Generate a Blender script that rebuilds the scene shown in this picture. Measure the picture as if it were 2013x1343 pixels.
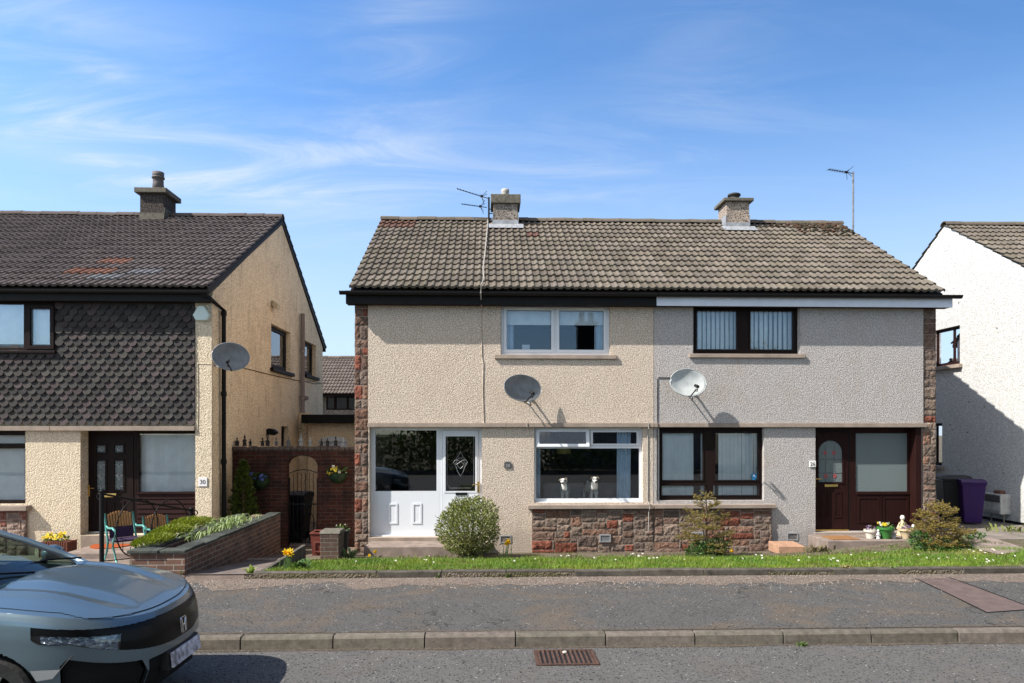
import bpy, bmesh, math, random
import numpy as np
from mathutils import Vector, noise as mnoise
rad = math.radians
for _o in list(bpy.data.objects): bpy.data.objects.remove(_o)
C = bpy.context.scene.collection
scene = bpy.context.scene

# ------------------------------------------------------------------ camera
F = 1400.0; CX = 1006.5; HY = 848.0; EYE = 2.2; TH = rad(2.0)
cam = bpy.data.objects.new('camera', bpy.data.cameras.new('camera')); C.objects.link(cam)
cam.location = (0, 0, EYE); cam.rotation_euler = (rad(90), 0, -TH)
cam.data.sensor_width = 36; cam.data.lens = 36 * F / 2013
cam.data.shift_y = (HY - 671.5) / 2013
cam.data.clip_start = .1; cam.data.clip_end = 3000
scene.camera = cam
# ------------------------------------------------------------------ light
SUN_D = Vector((.92, .39, -1.0)).normalized()
SUN_EL = math.asin(-SUN_D.z); SUN_ROT = math.atan2(-SUN_D.x, -SUN_D.y) % (2 * math.pi)
sun = bpy.data.objects.new('sun', bpy.data.lights.new('sun', 'SUN')); C.objects.link(sun)
sun.data.energy = 4.7; sun.data.angle = rad(.5); sun.data.color = (1, .955, .885)
sun.rotation_euler = SUN_D.to_track_quat('-Z', 'Y').to_euler()
SKY = .15
w = bpy.data.worlds.new('World'); scene.world = w; w.use_nodes = True
nt = w.node_tree; nd = nt.nodes; lk = nt.links
bg = nd['Background']
sky = nd.new('ShaderNodeTexSky'); sky.sky_type = 'NISHITA'; sky.sun_disc = False
sky.sun_elevation = SUN_EL; sky.sun_rotation = SUN_ROT
sky.air_density = 1.0; sky.dust_density = .5; sky.ozone_density = 3.0
tc = nd.new('ShaderNodeTexCoord'); sep = nd.new('ShaderNodeSeparateXYZ'); lk.new(tc.outputs['Generated'], sep.inputs[0])
def wm(op, a, b=None, c=None):
    n = nd.new('ShaderNodeMath'); n.operation = op
    for i, v in enumerate((a, b, c)):
        if v is None: continue
        if isinstance(v, (int, float)): n.inputs[i].default_value = v
        else: lk.new(v, n.inputs[i])
    return n.outputs[0]
zz = wm('MAXIMUM', sep.outputs[2], .04)
cb = nd.new('ShaderNodeCombineXYZ')
lk.new(wm('DIVIDE', sep.outputs[0], wm('ADD', zz, .12)), cb.inputs[0]); lk.new(wm('DIVIDE', sep.outputs[1], wm('ADD', zz, .12)), cb.inputs[1])
mp = nd.new('ShaderNodeMapping'); lk.new(cb.outputs[0], mp.inputs[0])
mp.inputs['Rotation'].default_value = (0, 0, rad(14)); mp.inputs['Scale'].default_value = (.42, 1.35, 1); mp.inputs['Location'].default_value = (1.7, .45, 0)
n1 = nd.new('ShaderNodeTexNoise'); lk.new(mp.outputs[0], n1.inputs['Vector'])
n1.inputs['Scale'].default_value = 2.7; n1.inputs['Detail'].default_value = 10; n1.inputs['Roughness'].default_value = .64; n1.inputs['Distortion'].default_value = 1.3
n2 = nd.new('ShaderNodeTexNoise'); lk.new(mp.outputs[0], n2.inputs['Vector']); n2.inputs['Scale'].default_value = .75; n2.inputs['Detail'].default_value = 2
def wr(v, a, b):
    n = nd.new('ShaderNodeMapRange'); n.interpolation_type = 'SMOOTHSTEP'; n.inputs[1].default_value = a; n.inputs[2].default_value = b; lk.new(v, n.inputs[0]); return n.outputs[0]
az = wm('ARCTAN2', sep.outputs[0], sep.outputs[1]); el = wm('ARCSINE', sep.outputs[2])
veil = None
def bank(px, py, sa, se, k):            # a bank of thin cirrus round one direction of the sky
    u = (px - 1006.5) / 1400; v = (848 - py) / 1400; a0 = math.atan(u) + TH; e0 = math.atan(v / math.sqrt(1 + u * u))
    da = wm('DIVIDE', wm('SUBTRACT', az, a0), sa); de = wm('DIVIDE', wm('SUBTRACT', el, e0), se)
    return wm('MULTIPLY', wm('EXPONENT', wm('MULTIPLY', wm('ADD', wm('MULTIPLY', da, da), wm('MULTIPLY', de, de)), -1)), k)
for b in ((110, 300, .17, .017, 1.7), (430, 345, .28, .055, .6), (60, 208, .20, .022, .55), (195, 135, .035, .010, .6), (790, 70, .10, .10, .35), (1370, 100, .12, .12, .14), (1100, 340, .30, .07, .26), (20, 40, .2, .06, .4), (700, 300, .1, .04, .5)):
    o_ = bank(*b); veil = o_ if veil is None else wm('ADD', veil, o_)
thick = wr(n1.outputs[0], .36, .78)
amount = wm('MULTIPLY', wm('ADD', veil, .04), wm('MULTIPLY_ADD', thick, .85, .10))
hs = nd.new('ShaderNodeHueSaturation'); hs.inputs['Saturation'].default_value = 1.16; hs.inputs['Value'].default_value = 1.0; lk.new(sky.outputs[0], hs.inputs['Color'])
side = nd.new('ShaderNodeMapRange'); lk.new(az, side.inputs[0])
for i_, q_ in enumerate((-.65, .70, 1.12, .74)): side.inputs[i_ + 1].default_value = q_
gm = nd.new('ShaderNodeGamma'); gm.inputs[1].default_value = 1.0; lk.new(hs.outputs[0], gm.inputs[0])
tn = nd.new('ShaderNodeMix'); tn.data_type = 'RGBA'; tn.blend_type = 'MULTIPLY'; tn.inputs[0].default_value = 1; lk.new(gm.outputs[0], tn.inputs[6])
cs = nd.new('ShaderNodeCombineColor')
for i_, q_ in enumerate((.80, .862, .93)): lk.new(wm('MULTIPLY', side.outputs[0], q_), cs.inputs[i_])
lk.new(cs.outputs[0], tn.inputs[7])
mx = nd.new('ShaderNodeMix'); mx.data_type = 'RGBA'
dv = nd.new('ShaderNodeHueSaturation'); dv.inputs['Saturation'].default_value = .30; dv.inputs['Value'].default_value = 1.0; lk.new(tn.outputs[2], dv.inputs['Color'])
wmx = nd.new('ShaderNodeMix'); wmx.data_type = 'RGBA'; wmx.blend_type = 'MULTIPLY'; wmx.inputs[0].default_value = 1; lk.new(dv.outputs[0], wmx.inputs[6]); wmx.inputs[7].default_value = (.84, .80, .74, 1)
rear_grey = nd.new('ShaderNodeMix'); rear_grey.data_type = 'RGBA'; lk.new(wm('MULTIPLY', wr(sep.outputs[1], .25, -.35), wr(el, .10, .42)), rear_grey.inputs[0]); lk.new(tn.outputs[2], rear_grey.inputs[6]); lk.new(wmx.outputs[2], rear_grey.inputs[7])  # unseen sky behind the camera greyed and warmed to neutralise shade on the facades
lo_ = nd.new('ShaderNodeMix'); lo_.data_type = 'RGBA'; lk.new(wm('MULTIPLY', wm('MULTIPLY', wr(el, .46, .02), .85), wr(sep.outputs[1], -.2, .25)), lo_.inputs[0]); lk.new(rear_grey.outputs[2], lo_.inputs[6]); lo_.inputs[7].default_value = (2.35, 2.85, 3.4, 1)
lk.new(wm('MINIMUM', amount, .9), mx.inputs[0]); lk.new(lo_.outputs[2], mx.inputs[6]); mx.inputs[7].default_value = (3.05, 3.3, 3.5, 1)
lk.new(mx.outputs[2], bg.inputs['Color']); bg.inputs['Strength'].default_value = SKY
scene.view_settings.view_transform = 'Standard'; scene.view_settings.look = 'None'
scene.view_settings.exposure = 0.95; scene.view_settings.gamma = 1.0
scene.render.engine = 'CYCLES'; scene.cycles.max_bounces = 8; scene.cycles.transparent_max_bounces = 12

# ------------------------------------------------------------------ helpers
def ray(px, py):
    u = (px - CX) / F; v = (HY - py) / F
    return math.sin(TH) + u * math.cos(TH), math.cos(TH) - u * math.sin(TH), v
def P(px, py, Y):
    dx, dy, v = ray(px, py); t = Y / dy; return t * dx, EYE + t * v
def PX(px, py, X):                 # point on the plane x = X -> (y, z)
    dx, dy, v = ray(px, py); t = X / dx; return t * dy, EYE + t * v
def sm(a, b, x):
    t = min(1, max(0, (x - a) / (b - a))); return t * t * (3 - 2 * t)
YF = 14.0
def X(px, Y=YF): return P(px, HY, Y)[0]
def Z(py, Y=YF, px=957): return P(px, py, Y)[1]
def gz(x, y):
    if y < 7.25: return 0.0
    if y < 9.75: return .125 + .075 * (y - 7.25) / 2.5
    zl = .26 - .107 * (min(y, 14) - 9.8) - .045 * (min(max(y, 14), 17) - 14)
    zr = .22 - .012 * (min(y, 16) - 9.8)
    k = sm(5.2, 9.0, x); return zl * (1 - k) + zr * k
WL = {}
def thing(name, label, cat, loc=(0, 0, 0), group=None):
    o = bpy.data.objects.new(name, None); C.objects.link(o); o.location = loc; o.empty_display_size = .2
    WL[o.name] = Vector(loc); return tag(o, label, cat, group)
def tag(o, label=None, cat=None, group=None, kind=None):
    if label: o['label'] = label
    if cat: o['category'] = cat
    if group: o['group'] = group
    if kind: o['kind'] = kind
    return o
class MB:
    def __init__(s): s.v = []; s.f = []; s.c = []; s.col = (1, 1, 1)
    def add(s, vs, fs, col=None):
        k = len(s.v); s.v += [tuple(p) for p in vs]
        s.f += [tuple(i + k for i in f) for f in fs]; s.c += [col or s.col] * len(fs); return s
    def box(s, x0, x1, y0, y1, z0, z1, col=None):
        return s.add([(x0, y0, z0), (x1, y0, z0), (x1, y1, z0), (x0, y1, z0), (x0, y0, z1), (x1, y0, z1), (x1, y1, z1), (x0, y1, z1)],
                     [(0, 3, 2, 1), (4, 5, 6, 7), (0, 1, 5, 4), (1, 2, 6, 5), (2, 3, 7, 6), (3, 0, 4, 7)], col)
    def quad(s, a, b, c, d, col=None): return s.add([a, b, c, d], [(0, 1, 2, 3)], col)
    def prism(s, poly, axis, a, b, col=None):          # poly of 2d points extruded along axis
        n = len(poly)
        def m(p, t): return {'x': (t, p[0], p[1]), 'y': (p[0], t, p[1]), 'z': (p[0], p[1], t)}[axis]
        vs = [m(p, a) for p in poly] + [m(p, b) for p in poly]
        fs = [tuple(range(n))[::-1], tuple(range(n, 2 * n))] + [(i, (i + 1) % n, n + (i + 1) % n, n + i) for i in range(n)]
        return s.add(vs, fs, col)
    def tube(s, pts, r, n=8, col=None, cap=True):
        pts = [Vector(p) for p in pts]; rs = r if isinstance(r, (list, tuple)) else [r] * len(pts)
        vs = []; fs = []
        for i, p in enumerate(pts):
            d = (pts[min(i + 1, len(pts) - 1)] - pts[max(i - 1, 0)]).normalized()
            ref = Vector((0, 0, 1)) if abs(d.z) < .9 else Vector((1, 0, 0))
            a = d.cross(ref).normalized(); b = d.cross(a)
            for k in range(n):
                t = 2 * math.pi * k / n; vs.append(p + (a * math.cos(t) + b * math.sin(t)) * rs[i])
        for i in range(len(pts) - 1):
            for k in range(n): fs.append((i * n + k, i * n + (k + 1) % n, (i + 1) * n + (k + 1) % n, (i + 1) * n + k))
        if cap: fs += [tuple(range(n)), tuple(range((len(pts) - 1) * n, len(pts) * n))[::-1]]
        return s.add(vs, fs, col)
    def lathe(s, c, prof, n=16, col=None, sx=1, sy=1):
        vs = []; fs = []
        for r, z in prof:
            for k in range(n):
                t = 2 * math.pi * k / n; vs.append((c[0] + r * sx * math.cos(t), c[1] + r * sy * math.sin(t), c[2] + z))
        for i in range(len(prof) - 1):
            for k in range(n): fs.append((i * n + k, i * n + (k + 1) % n, (i + 1) * n + (k + 1) % n, (i + 1) * n + k))
        fs += [tuple(range(n))[::-1], tuple(range((len(prof) - 1) * n, len(prof) * n))]
        return s.add(vs, fs, col)
    def ball(s, c, r, nu=10, nv=7, col=None):
        r = r if isinstance(r, (tuple, list)) else (r, r, r)
        vs = [(c[0], c[1], c[2] - r[2])]; fs = []
        for j in range(1, nv):
            p = math.pi * j / nv - math.pi / 2
            for i in range(nu):
                t = 2 * math.pi * i / nu; vs.append((c[0] + r[0] * math.cos(p) * math.cos(t), c[1] + r[1] * math.cos(p) * math.sin(t), c[2] + r[2] * math.sin(p)))
        vs.append((c[0], c[1], c[2] + r[2])); e = len(vs) - 1
        for i in range(nu):
            fs.append((0, 1 + (i + 1) % nu, 1 + i)); fs.append((e, e - nu + i, e - nu + (i + 1) % nu))
        for j in range(nv - 2):
            for i in range(nu):
                a = 1 + j * nu; fs.append((a + i, a + (i + 1) % nu, a + nu + (i + 1) % nu, a + nu + i))
        return s.add(vs, fs, col)
    def slab(s, a0, a1, b0, b1, c0, c1, holes=(), axis='y', col=None):
        """upright sheet in the a/b plane with rectangular holes, c0 = outer face, c1 = inner face"""
        def m(a, b, c): return (a, c, b) if axis == 'y' else (c, a, b)
        xs = sorted({a0, a1, *[min(max(h[i], a0), a1) for h in holes for i in (0, 1)]})
        zs = sorted({b0, b1, *[min(max(h[i], b0), b1) for h in holes for i in (2, 3)]})
        nx, nz = len(xs) - 1, len(zs) - 1
        solid = [[not any(h[0] < (xs[i] + xs[i + 1]) / 2 < h[1] and h[2] < (zs[j] + zs[j + 1]) / 2 < h[3] for h in holes) for j in range(nz)] for i in range(nx)]
        S = lambda i, j: 0 <= i < nx and 0 <= j < nz and solid[i][j]
        for i in range(nx):
            for j in range(nz):
                if not S(i, j): continue
                A, B, D, E = xs[i], xs[i + 1], zs[j], zs[j + 1]
                s.quad(m(A, D, c0), m(B, D, c0), m(B, E, c0), m(A, E, c0), col); s.quad(m(A, D, c1), m(A, E, c1), m(B, E, c1), m(B, D, c1), col)
                if not S(i - 1, j): s.quad(m(A, D, c1), m(A, D, c0), m(A, E, c0), m(A, E, c1), col)
                if not S(i + 1, j): s.quad(m(B, D, c0), m(B, D, c1), m(B, E, c1), m(B, E, c0), col)
                if not S(i, j - 1): s.quad(m(A, D, c1), m(B, D, c1), m(B, D, c0), m(A, D, c0), col)
                if not S(i, j + 1): s.quad(m(A, E, c0), m(B, E, c0), m(B, E, c1), m(A, E, c1), col)
        return s
    def build(s, name, mat, parent=None, smooth=False, bevel=0, origin=None, seg=2):
        me = bpy.data.meshes.new(name)
        o0 = WL[parent.name] if parent is not None else Vector(origin or (0, 0, 0))
        va = np.array(s.v, dtype=np.float64).reshape(-1, 3) - np.array(o0)
        me.from_pydata(va.tolist(), [], s.f); me.update()
        ca = me.color_attributes.new('Col', 'FLOAT_COLOR', 'CORNER')
        arr = np.ones((len(me.loops), 4), np.float32); tot = np.fromiter((len(f) for f in s.f), int, len(s.f))
        arr[:, :3] = np.repeat(np.array([c[:3] for c in s.c], np.float32).reshape(-1, 3), tot, axis=0)
        ca.data.foreach_set('color', arr.ravel())
        if smooth: me.polygons.foreach_set('use_smooth', [True] * len(me.polygons))
        return link(name, me, mat, parent, o0, bevel, seg)
def link(name, me, mat, parent, o0, bevel=0, seg=2):
    for m_ in (mat if isinstance(mat, (list, tuple)) else [mat]): me.materials.append(m_)
    o = bpy.data.objects.new(name, me); C.objects.link(o); WL[o.name] = Vector(o0)
    if parent is not None: o.parent = parent
    else: o.location = o0
    if bevel:
        b = o.modifiers.new('bevel', 'BEVEL'); b.width = bevel; b.segments = seg; b.limit_method = 'ANGLE'; b.angle_limit = rad(40)
    return o
def np_mesh(name, V, Fq, colr, mat, parent=None, origin=(0, 0, 0), smooth=False):
    """fast mesh from arrays: V (n,3), Fq (m,3|4), colr (m,3)"""
    o0 = WL[parent.name] if parent is not None else Vector(origin)
    me = bpy.data.meshes.new(name); V = np.asarray(V, np.float32) - np.array(o0, np.float32); Fq = np.asarray(Fq, np.int32); k = Fq.shape[1]
    me.vertices.add(len(V)); me.vertices.foreach_set('co', V.ravel())
    me.loops.add(Fq.size); me.loops.foreach_set('vertex_index', Fq.ravel())
    me.polygons.add(len(Fq)); me.polygons.foreach_set('loop_start', np.arange(len(Fq), dtype=np.int32) * k)
    me.update(calc_edges=True); me.validate()
    ca = me.color_attributes.new('Col', 'FLOAT_COLOR', 'CORNER')
    arr = np.ones((Fq.size, 4), np.float32); arr[:, :3] = np.repeat(np.asarray(colr, np.float32), k, axis=0); ca.data.foreach_set('color', arr.ravel())
    if smooth: me.polygons.foreach_set('use_smooth', [True] * len(me.polygons))
    return link(name, me, mat, parent, o0)
def dup(root, loc, label=None, group=None):
    r = root.copy(); C.objects.link(r); r.location = loc; WL[r.name] = Vector(loc)
    if label: r['label'] = label
    if group: r['group'] = group
    for ch in list(root.children):
        c = ch.copy(); C.objects.link(c); c.parent = r
        for g in list(ch.children):
            d = g.copy(); C.objects.link(d); d.parent = c
    return r
def text_mb(txt, size, x, y, z, depth=.004, align='CENTER'):
    cu = bpy.data.curves.new('t', 'FONT'); cu.body = txt; cu.size = size; cu.align_x = align; cu.align_y = 'CENTER'; cu.extrude = depth / 2
    o = bpy.data.objects.new('t', cu); C.objects.link(o); bpy.context.view_layer.update()
    me = o.evaluated_get(bpy.context.evaluated_depsgraph_get()).to_mesh()
    mb = MB(); mb.add([(x + p.co.x, y - p.co.z, z + p.co.y) for p in me.vertices], [tuple(p.vertices) for p in me.polygons])
    bpy.data.objects.remove(o); bpy.data.curves.remove(cu); return mb

# ------------------------------------------------------------------ materials
class M:
    def __init__(s, name, rough=.8, metal=0, spec=.3):
        s.m = bpy.data.materials.new(name); s.m.use_nodes = True; s.nt = s.m.node_tree; s.b = s.nt.nodes['Principled BSDF']
        s.b.inputs['Roughness'].default_value = rough; s.b.inputs['Metallic'].default_value = metal; s.b.inputs['Specular IOR Level'].default_value = spec
        s.tc = None; s.h = None
    def n(s, t, **k):
        n = s.nt.nodes.new(t)
        for a, v in k.items(): setattr(n, a, v)
        return n
    def l(s, a, b): s.nt.links.new(a, b)
    def co(s, scale=(1, 1, 1), rot=(0, 0, 0)):
        if s.tc is None: s.tc = s.n('ShaderNodeTexCoord')
        m = s.n('ShaderNodeMapping'); m.inputs['Scale'].default_value = scale; m.inputs['Rotation'].default_value = rot; s.l(s.tc.outputs['Object'], m.inputs[0]); return m.outputs[0]
    def noise(s, scale, detail=4, rough=.6, st=(1, 1, 1), out=0, dist=0):
        n = s.n('ShaderNodeTexNoise'); s.l(s.co(st), n.inputs['Vector']); n.inputs['Scale'].default_value = scale; n.inputs['Detail'].default_value = detail; n.inputs['Roughness'].default_value = rough; n.inputs['Distortion'].default_value = dist
        return n.outputs[out]
    def voro(s, scale, out='Distance', st=(1, 1, 1), feat='F1'):
        n = s.n('ShaderNodeTexVoronoi', feature=feat); s.l(s.co(st), n.inputs['Vector']); n.inputs['Scale'].default_value = scale; return n.outputs[out]
    def rng(s, v, a, b, c=0, d=1):
        n = s.n('ShaderNodeMapRange'); s.l(v, n.inputs[0])
        for i, q in enumerate((a, b, c, d)): n.inputs[i + 1].default_value = q
        return n.outputs[0]
    def mul(s, a, b, op='MULTIPLY'):
        n = s.n('ShaderNodeMath', operation=op)
        for i, v in enumerate((a, b)):
            if isinstance(v, (int, float)): n.inputs[i].default_value = v
            else: s.l(v, n.inputs[i])
        return n.outputs[0]
    def mix(s, f, a, b, mode='MIX'):
        n = s.n('ShaderNodeMix', data_type='RGBA', blend_type=mode)
        for i, v in ((0, f), (6, a), (7, b)):
            if isinstance(v, (int, float)): n.inputs[i].default_value = v
            elif isinstance(v, tuple): n.inputs[i].default_value = (*v[:3], 1)
            else: s.l(v, n.inputs[i])
        return n.outputs[2]
    def attr(s):
        n = s.n('ShaderNodeAttribute', attribute_name='Col'); return n.outputs['Color']
    def color(s, c):
        if isinstance(c, tuple): s.b.inputs['Base Color'].default_value = (*c[:3], 1)
        else: s.l(c, s.b.inputs['Base Color'])
        return s
    def bump(s, v, strength=.5, dist=.01):
        n = s.n('ShaderNodeBump'); n.inputs['Strength'].default_value = strength; n.inputs['Distance'].default_value = dist; s.l(v, n.inputs['Height'])
        if s.h is not None: s.l(s.h, n.inputs['Normal'])
        s.h = n.outputs[0]; s.l(s.h, s.b.inputs['Normal']); return s
def plain(name, c, rough=.6, metal=0, var=.12, scale=6, bump=0, spec=.3, bscale=60):
    m = M(name, rough, metal, spec); v = m.rng(m.noise(scale, 5), .3, .7, 1 - var, 1 + var)
    g = m.n('ShaderNodeCombineColor')
    for i in range(3): m.l(v, g.inputs[i])
    m.color(m.mix(1.0, c, g.outputs[0], 'MULTIPLY'))
    if bump: m.bump(m.noise(bscale, 3), bump, .01)
    return m.m
def tinted(name, rough=.8, var=.2, scale=8, bump=.3, bscale=40, spec=.25, metal=0, dist=.01):
    m = M(name, rough, metal, spec); v = m.rng(m.noise(scale, 6, .65), .3, .7, 1 - var, 1 + var)
    g = m.n('ShaderNodeCombineColor')
    for i in range(3): m.l(v, g.inputs[i])
    m.color(m.mix(1.0, m.attr(), g.outputs[0], 'MULTIPLY'))
    if bump: m.bump(m.noise(bscale, 4, .7), bump, dist)
    return m.m
def roughcast(name, c, dark, scale=30, stain=(.3, .25, .2), stain_amt=.25, bump=1.0, streak=.5):
    m = M(name, .95, 0, .1)
    cellc = m.voro(scale, 'Color'); d = m.voro(scale, 'Distance')
    sp = m.n('ShaderNodeSeparateColor'); m.l(cellc, sp.inputs[0])
    base = m.mix(m.rng(sp.outputs[0], .0, 1.0, 0, 1), tuple(q * .88 for q in c), tuple(min(.92, q * 1.18) for q in c))
    gap = m.noise(scale * 1.05, 2.0, .55)
    base = m.mix(m.rng(gap, .52, .36), base, dark)
    base = m.mix(m.mul(m.rng(m.noise(1.1, 6, .7), .5, .75), stain_amt), base, stain)
    base = m.mix(m.mul(m.rng(m.noise(3.0, 5, .7, st=(2.2, 2.2, .35)), .56, .8), streak * stain_amt * 2), base, stain)
    sz = m.n('ShaderNodeSeparateXYZ'); m.l(m.tc.outputs['Object'], sz.inputs[0])
    low = m.rng(m.mul(sz.outputs[2], m.mul(m.noise(2.5, 5, .7), .9), 'SUBTRACT'), .35, -.05)
    base = m.mix(m.mul(low, .55 if stain_amt > .3 else .3), base, tuple(q * .5 for q in c))
    m.color(base)
    m.bump(m.rng(d, 0, .8, 1, 0), bump * .35, .018)
    m.bump(gap, bump * .36, .02)
    return m.m
def glass_mat(name, tint=(.9, .95, .95), k=1.6, rough=0.0, bumpy=0):
    m = M(name); nt_ = m.nt; nt_.nodes.remove(m.b); out = nt_.nodes['Material Output']
    tr = m.n('ShaderNodeBsdfTransparent'); tr.inputs[0].default_value = (*tint, 1)
    gl = m.n('ShaderNodeBsdfGlossy'); gl.inputs['Roughness'].default_value = rough; gl.inputs[0].default_value = (.92, .95, 1, 1)
    fr = m.n('ShaderNodeFresnel'); fr.inputs['IOR'].default_value = 1.5
    mx_ = m.n('ShaderNodeMixShader'); cl = m.n('ShaderNodeMath', operation='MULTIPLY', use_clamp=True); cl.inputs[1].default_value = k
    m.l(fr.outputs[0], cl.inputs[0]); m.l(cl.outputs[0], mx_.inputs[0]); m.l(tr.outputs[0], mx_.inputs[1]); m.l(gl.outputs[0], mx_.inputs[2]); m.l(mx_.outputs[0], out.inputs['Surface'])
    b = m.n('ShaderNodeBump'); b.inputs['Strength'].default_value = bumpy or .02; b.inputs['Distance'].default_value = .01
    m.l(m.noise(40 if bumpy else 1.3, 1), b.inputs['Height']); m.l(b.outputs[0], gl.inputs['Normal']); m.l(b.outputs[0], fr.inputs['Normal'])
    return m.m
def frosted(name, c):
    m = M(name); nt_ = m.nt; out = nt_.nodes['Material Output']
    m.b.inputs['Roughness'].default_value = .25; m.color(c)
    tr = m.n('ShaderNodeBsdfTransparent'); tr.inputs[0].default_value = (.7, .8, .8, 1); mx_ = m.n('ShaderNodeMixShader'); mx_.inputs[0].default_value = .8
    m.l(tr.outputs[0], mx_.inputs[1]); m.l(m.b.outputs[0], mx_.inputs[2]); m.l(mx_.outputs[0], out.inputs['Surface'])
    m.bump(m.voro(45), .35, .01); return m.m
def bricks(name, c1, c2, mortar, stain=(.03, .03, .03), stain_amt=.6, axis='y', rough=.9):
    m = M(name, rough, 0, .15)
    rot = (rad(90), 0, 0) if axis == 'y' else (rad(90), 0, rad(90))
    n = m.n('ShaderNodeTexBrick'); 
    if m.tc is None: m.tc = m.n('ShaderNodeTexCoord')
    sp = m.n('ShaderNodeSeparateXYZ'); m.l(m.tc.outputs['Object'], sp.inputs[0]); cbn = m.n('ShaderNodeCombineXYZ')
    m.l(m.mul(sp.outputs[0], sp.outputs[1], 'ADD'), cbn.inputs[0]); m.l(sp.outputs[2], cbn.inputs[1]); m.l(cbn.outputs[0], n.inputs['Vector'])
    n.inputs['Scale'].default_value = 1; n.inputs['Brick Width'].default_value = .225; n.inputs['Row Height'].default_value = .075; n.inputs['Mortar Size'].default_value = .009; n.inputs['Mortar Smooth'].default_value = .3; n.inputs['Bias'].default_value = -.1
    n.inputs['Color1'].default_value = (*c1, 1); n.inputs['Color2'].default_value = (*c2, 1); n.inputs['Mortar'].default_value = (*mortar, 1)
    c = m.mix(m.mul(m.rng(m.noise(2.2, 6, .7), .42, .68), stain_amt), n.outputs['Color'], stain)
    c = m.mix(m.mul(m.rng(m.noise(30, 4), .5, .8), .4), c, tuple(q * .5 for q in c1)); m.color(c)
    m.bump(m.rng(n.outputs['Fac'], 0, 1, 1, 0), .8, .012); m.bump(m.noise(70, 4), .35, .008); return m.m
def wood(name, c, rough=.45, var=.35, st=(30, 30, 1.5)):
    m = M(name, rough, 0, .10); v = m.rng(m.noise(2, 6, .6, st=st), .3, .7)
    m.color(m.mix(v, tuple(q * (1 - var) for q in c), tuple(q * (1 + var) for q in c))); m.bump(v, .12, .004); return m.m

mat = {}
mat['cast_tan'] = roughcast('roughcast_tan', (.585, .49, .40), (.20, .155, .125), 54, (.40, .31, .23), .42)
mat['cast_grey'] = roughcast('roughcast_grey', (.43, .402, .385), (.17, .155, .147), 54, (.33, .265, .22), .55)
mat['cast_cream'] = roughcast('roughcast_cream', (.64, .54, .40), (.36, .29, .21), 42, (.35, .26, .17), .25)
mat['cast_gable'] = roughcast('roughcast_yellow', (.90, .68, .47), (.46, .33, .21), 40, (.3, .21, .13), .5, .7, 1.0)
mat['cast_white'] = roughcast('roughcast_white', (.50, .495, .48), (.33, .325, .31), 38, (.5, .48, .44), .25, .8)
mat['cast_chim'] = roughcast('roughcast_chimney', (.27, .235, .205), (.07, .06, .055), 30, (.08, .07, .06), .7)
mat['cast_chim_dark'] = roughcast('roughcast_sooty', (.075, .062, .056), (.02, .02, .02), 30, (.03, .03, .03), .8)
mat['stone'] = tinted('sandstone', .95, .5, 16, 1.0, 34, .1, 0, .03)
mat['mortar'] = plain('stone_mortar', (.25, .205, .17), .95, 0, .25, 10, .6)
mat['string'] = plain('cast_stone', (.27, .215, .175), .9, 0, .2, 4, .3, bscale=90)
mat['upvc'] = plain('white_upvc', (.64, .655, .68), .28, 0, .02, 3, 0, .45)
mat['gasket'] = plain('black_rubber', (.015, .015, .016), .6)
mat['maho'] = wood('mahogany_woodgrain', (.019, .0065, .0055), .55)
mat['maho_dark'] = wood('dark_woodgrain', (.013, .0075, .0065), .55)
mat['black'] = plain('black_paint', (.009, .009, .009), .6, 0, .2, 5, 0, .15)
mat['blackpl'] = plain('black_plastic', (.014, .014, .015), .5, 0, .2, 5)
mat['fascia_white'] = plain('white_painted_board', (.62, .66, .74), .5, 0, .08, 4)
mat['glass'] = glass_mat('window_glass', (.97, .985, .985), 1.5)
mat['glass_car'] = glass_mat('car_glass', (.55, .68, .62), .85)
mat['glass_frost'] = frosted('obscure_glass', (.16, .19, .19))
mat['tile_scale'] = tinted('hung_clay_tile', .85, .25, 14, .5, 60, .1)
mat['lead'] = plain('lead_flashing', (.29, .30, .32), .55, .2, .3, 9, .3)
mat['brass'] = plain('polished_brass', (.72, .50, .18), .25, 1, .1)
mat['chrome'] = plain('chrome', (.75, .76, .78), .12, 1, .05)
mat['silver'] = plain('silver_metal', (.6, .62, .63), .3, .9, .1)
mat['alu'] = plain('weathered_aluminium', (.24, .24, .25), .5, .7, .4, 14)
mat['greymetal'] = plain('grey_painted_metal', (.3, .31, .32), .45, .3, .15, 10)
mat['dishm'] = plain('dish_grey_paint', (.20, .205, .21), .42, .1, .2, 7)
mat['dish_pale'] = plain('pale_dish_paint', (.40, .42, .41), .45, .1, .15, 7)
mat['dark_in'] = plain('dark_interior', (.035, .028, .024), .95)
mat['blind'] = plain('white_fabric_blind', (.82, .86, .86), .85, 0, .08, 5)
mat['curtain'] = plain('pale_blue_curtain', (.60, .72, .84), .9, 0, .12, 5)
mat['tile_tan'] = None
def tile_mat(name, rough=.9, moss=(.05, .04, .028), lich=(.5, .46, .38), ma=.6, la=.6):
    m = M(name, rough, 0, .15)
    c = m.mix(m.mul(m.rng(m.noise(9, 6, .75), .54, .68), ma), m.attr(), moss)
    c = m.mix(m.mul(m.rng(m.noise(24, 4, .7), .635, .68), la), c, lich)
    c = m.mix(m.mul(m.rng(m.noise(38, 3, .7), .64, .69), ma), c, (.02, .017, .014))
    m.color(c); m.bump(m.noise(60, 4, .7), .4, .01); return m.m
mat['tile_tan'] = tile_mat('concrete_tile_buff')
mat['tile_brown'] = tile_mat('concrete_tile_brown', .8, (.03, .026, .025), (.3, .28, .26), .25, .35)
mat['tint'] = tinted('painted_mixed', .7, .15, 8, .15)
mat['tint_gloss'] = tinted('glazed_mixed', .3, .08, 6, 0, spec=.5)
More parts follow.
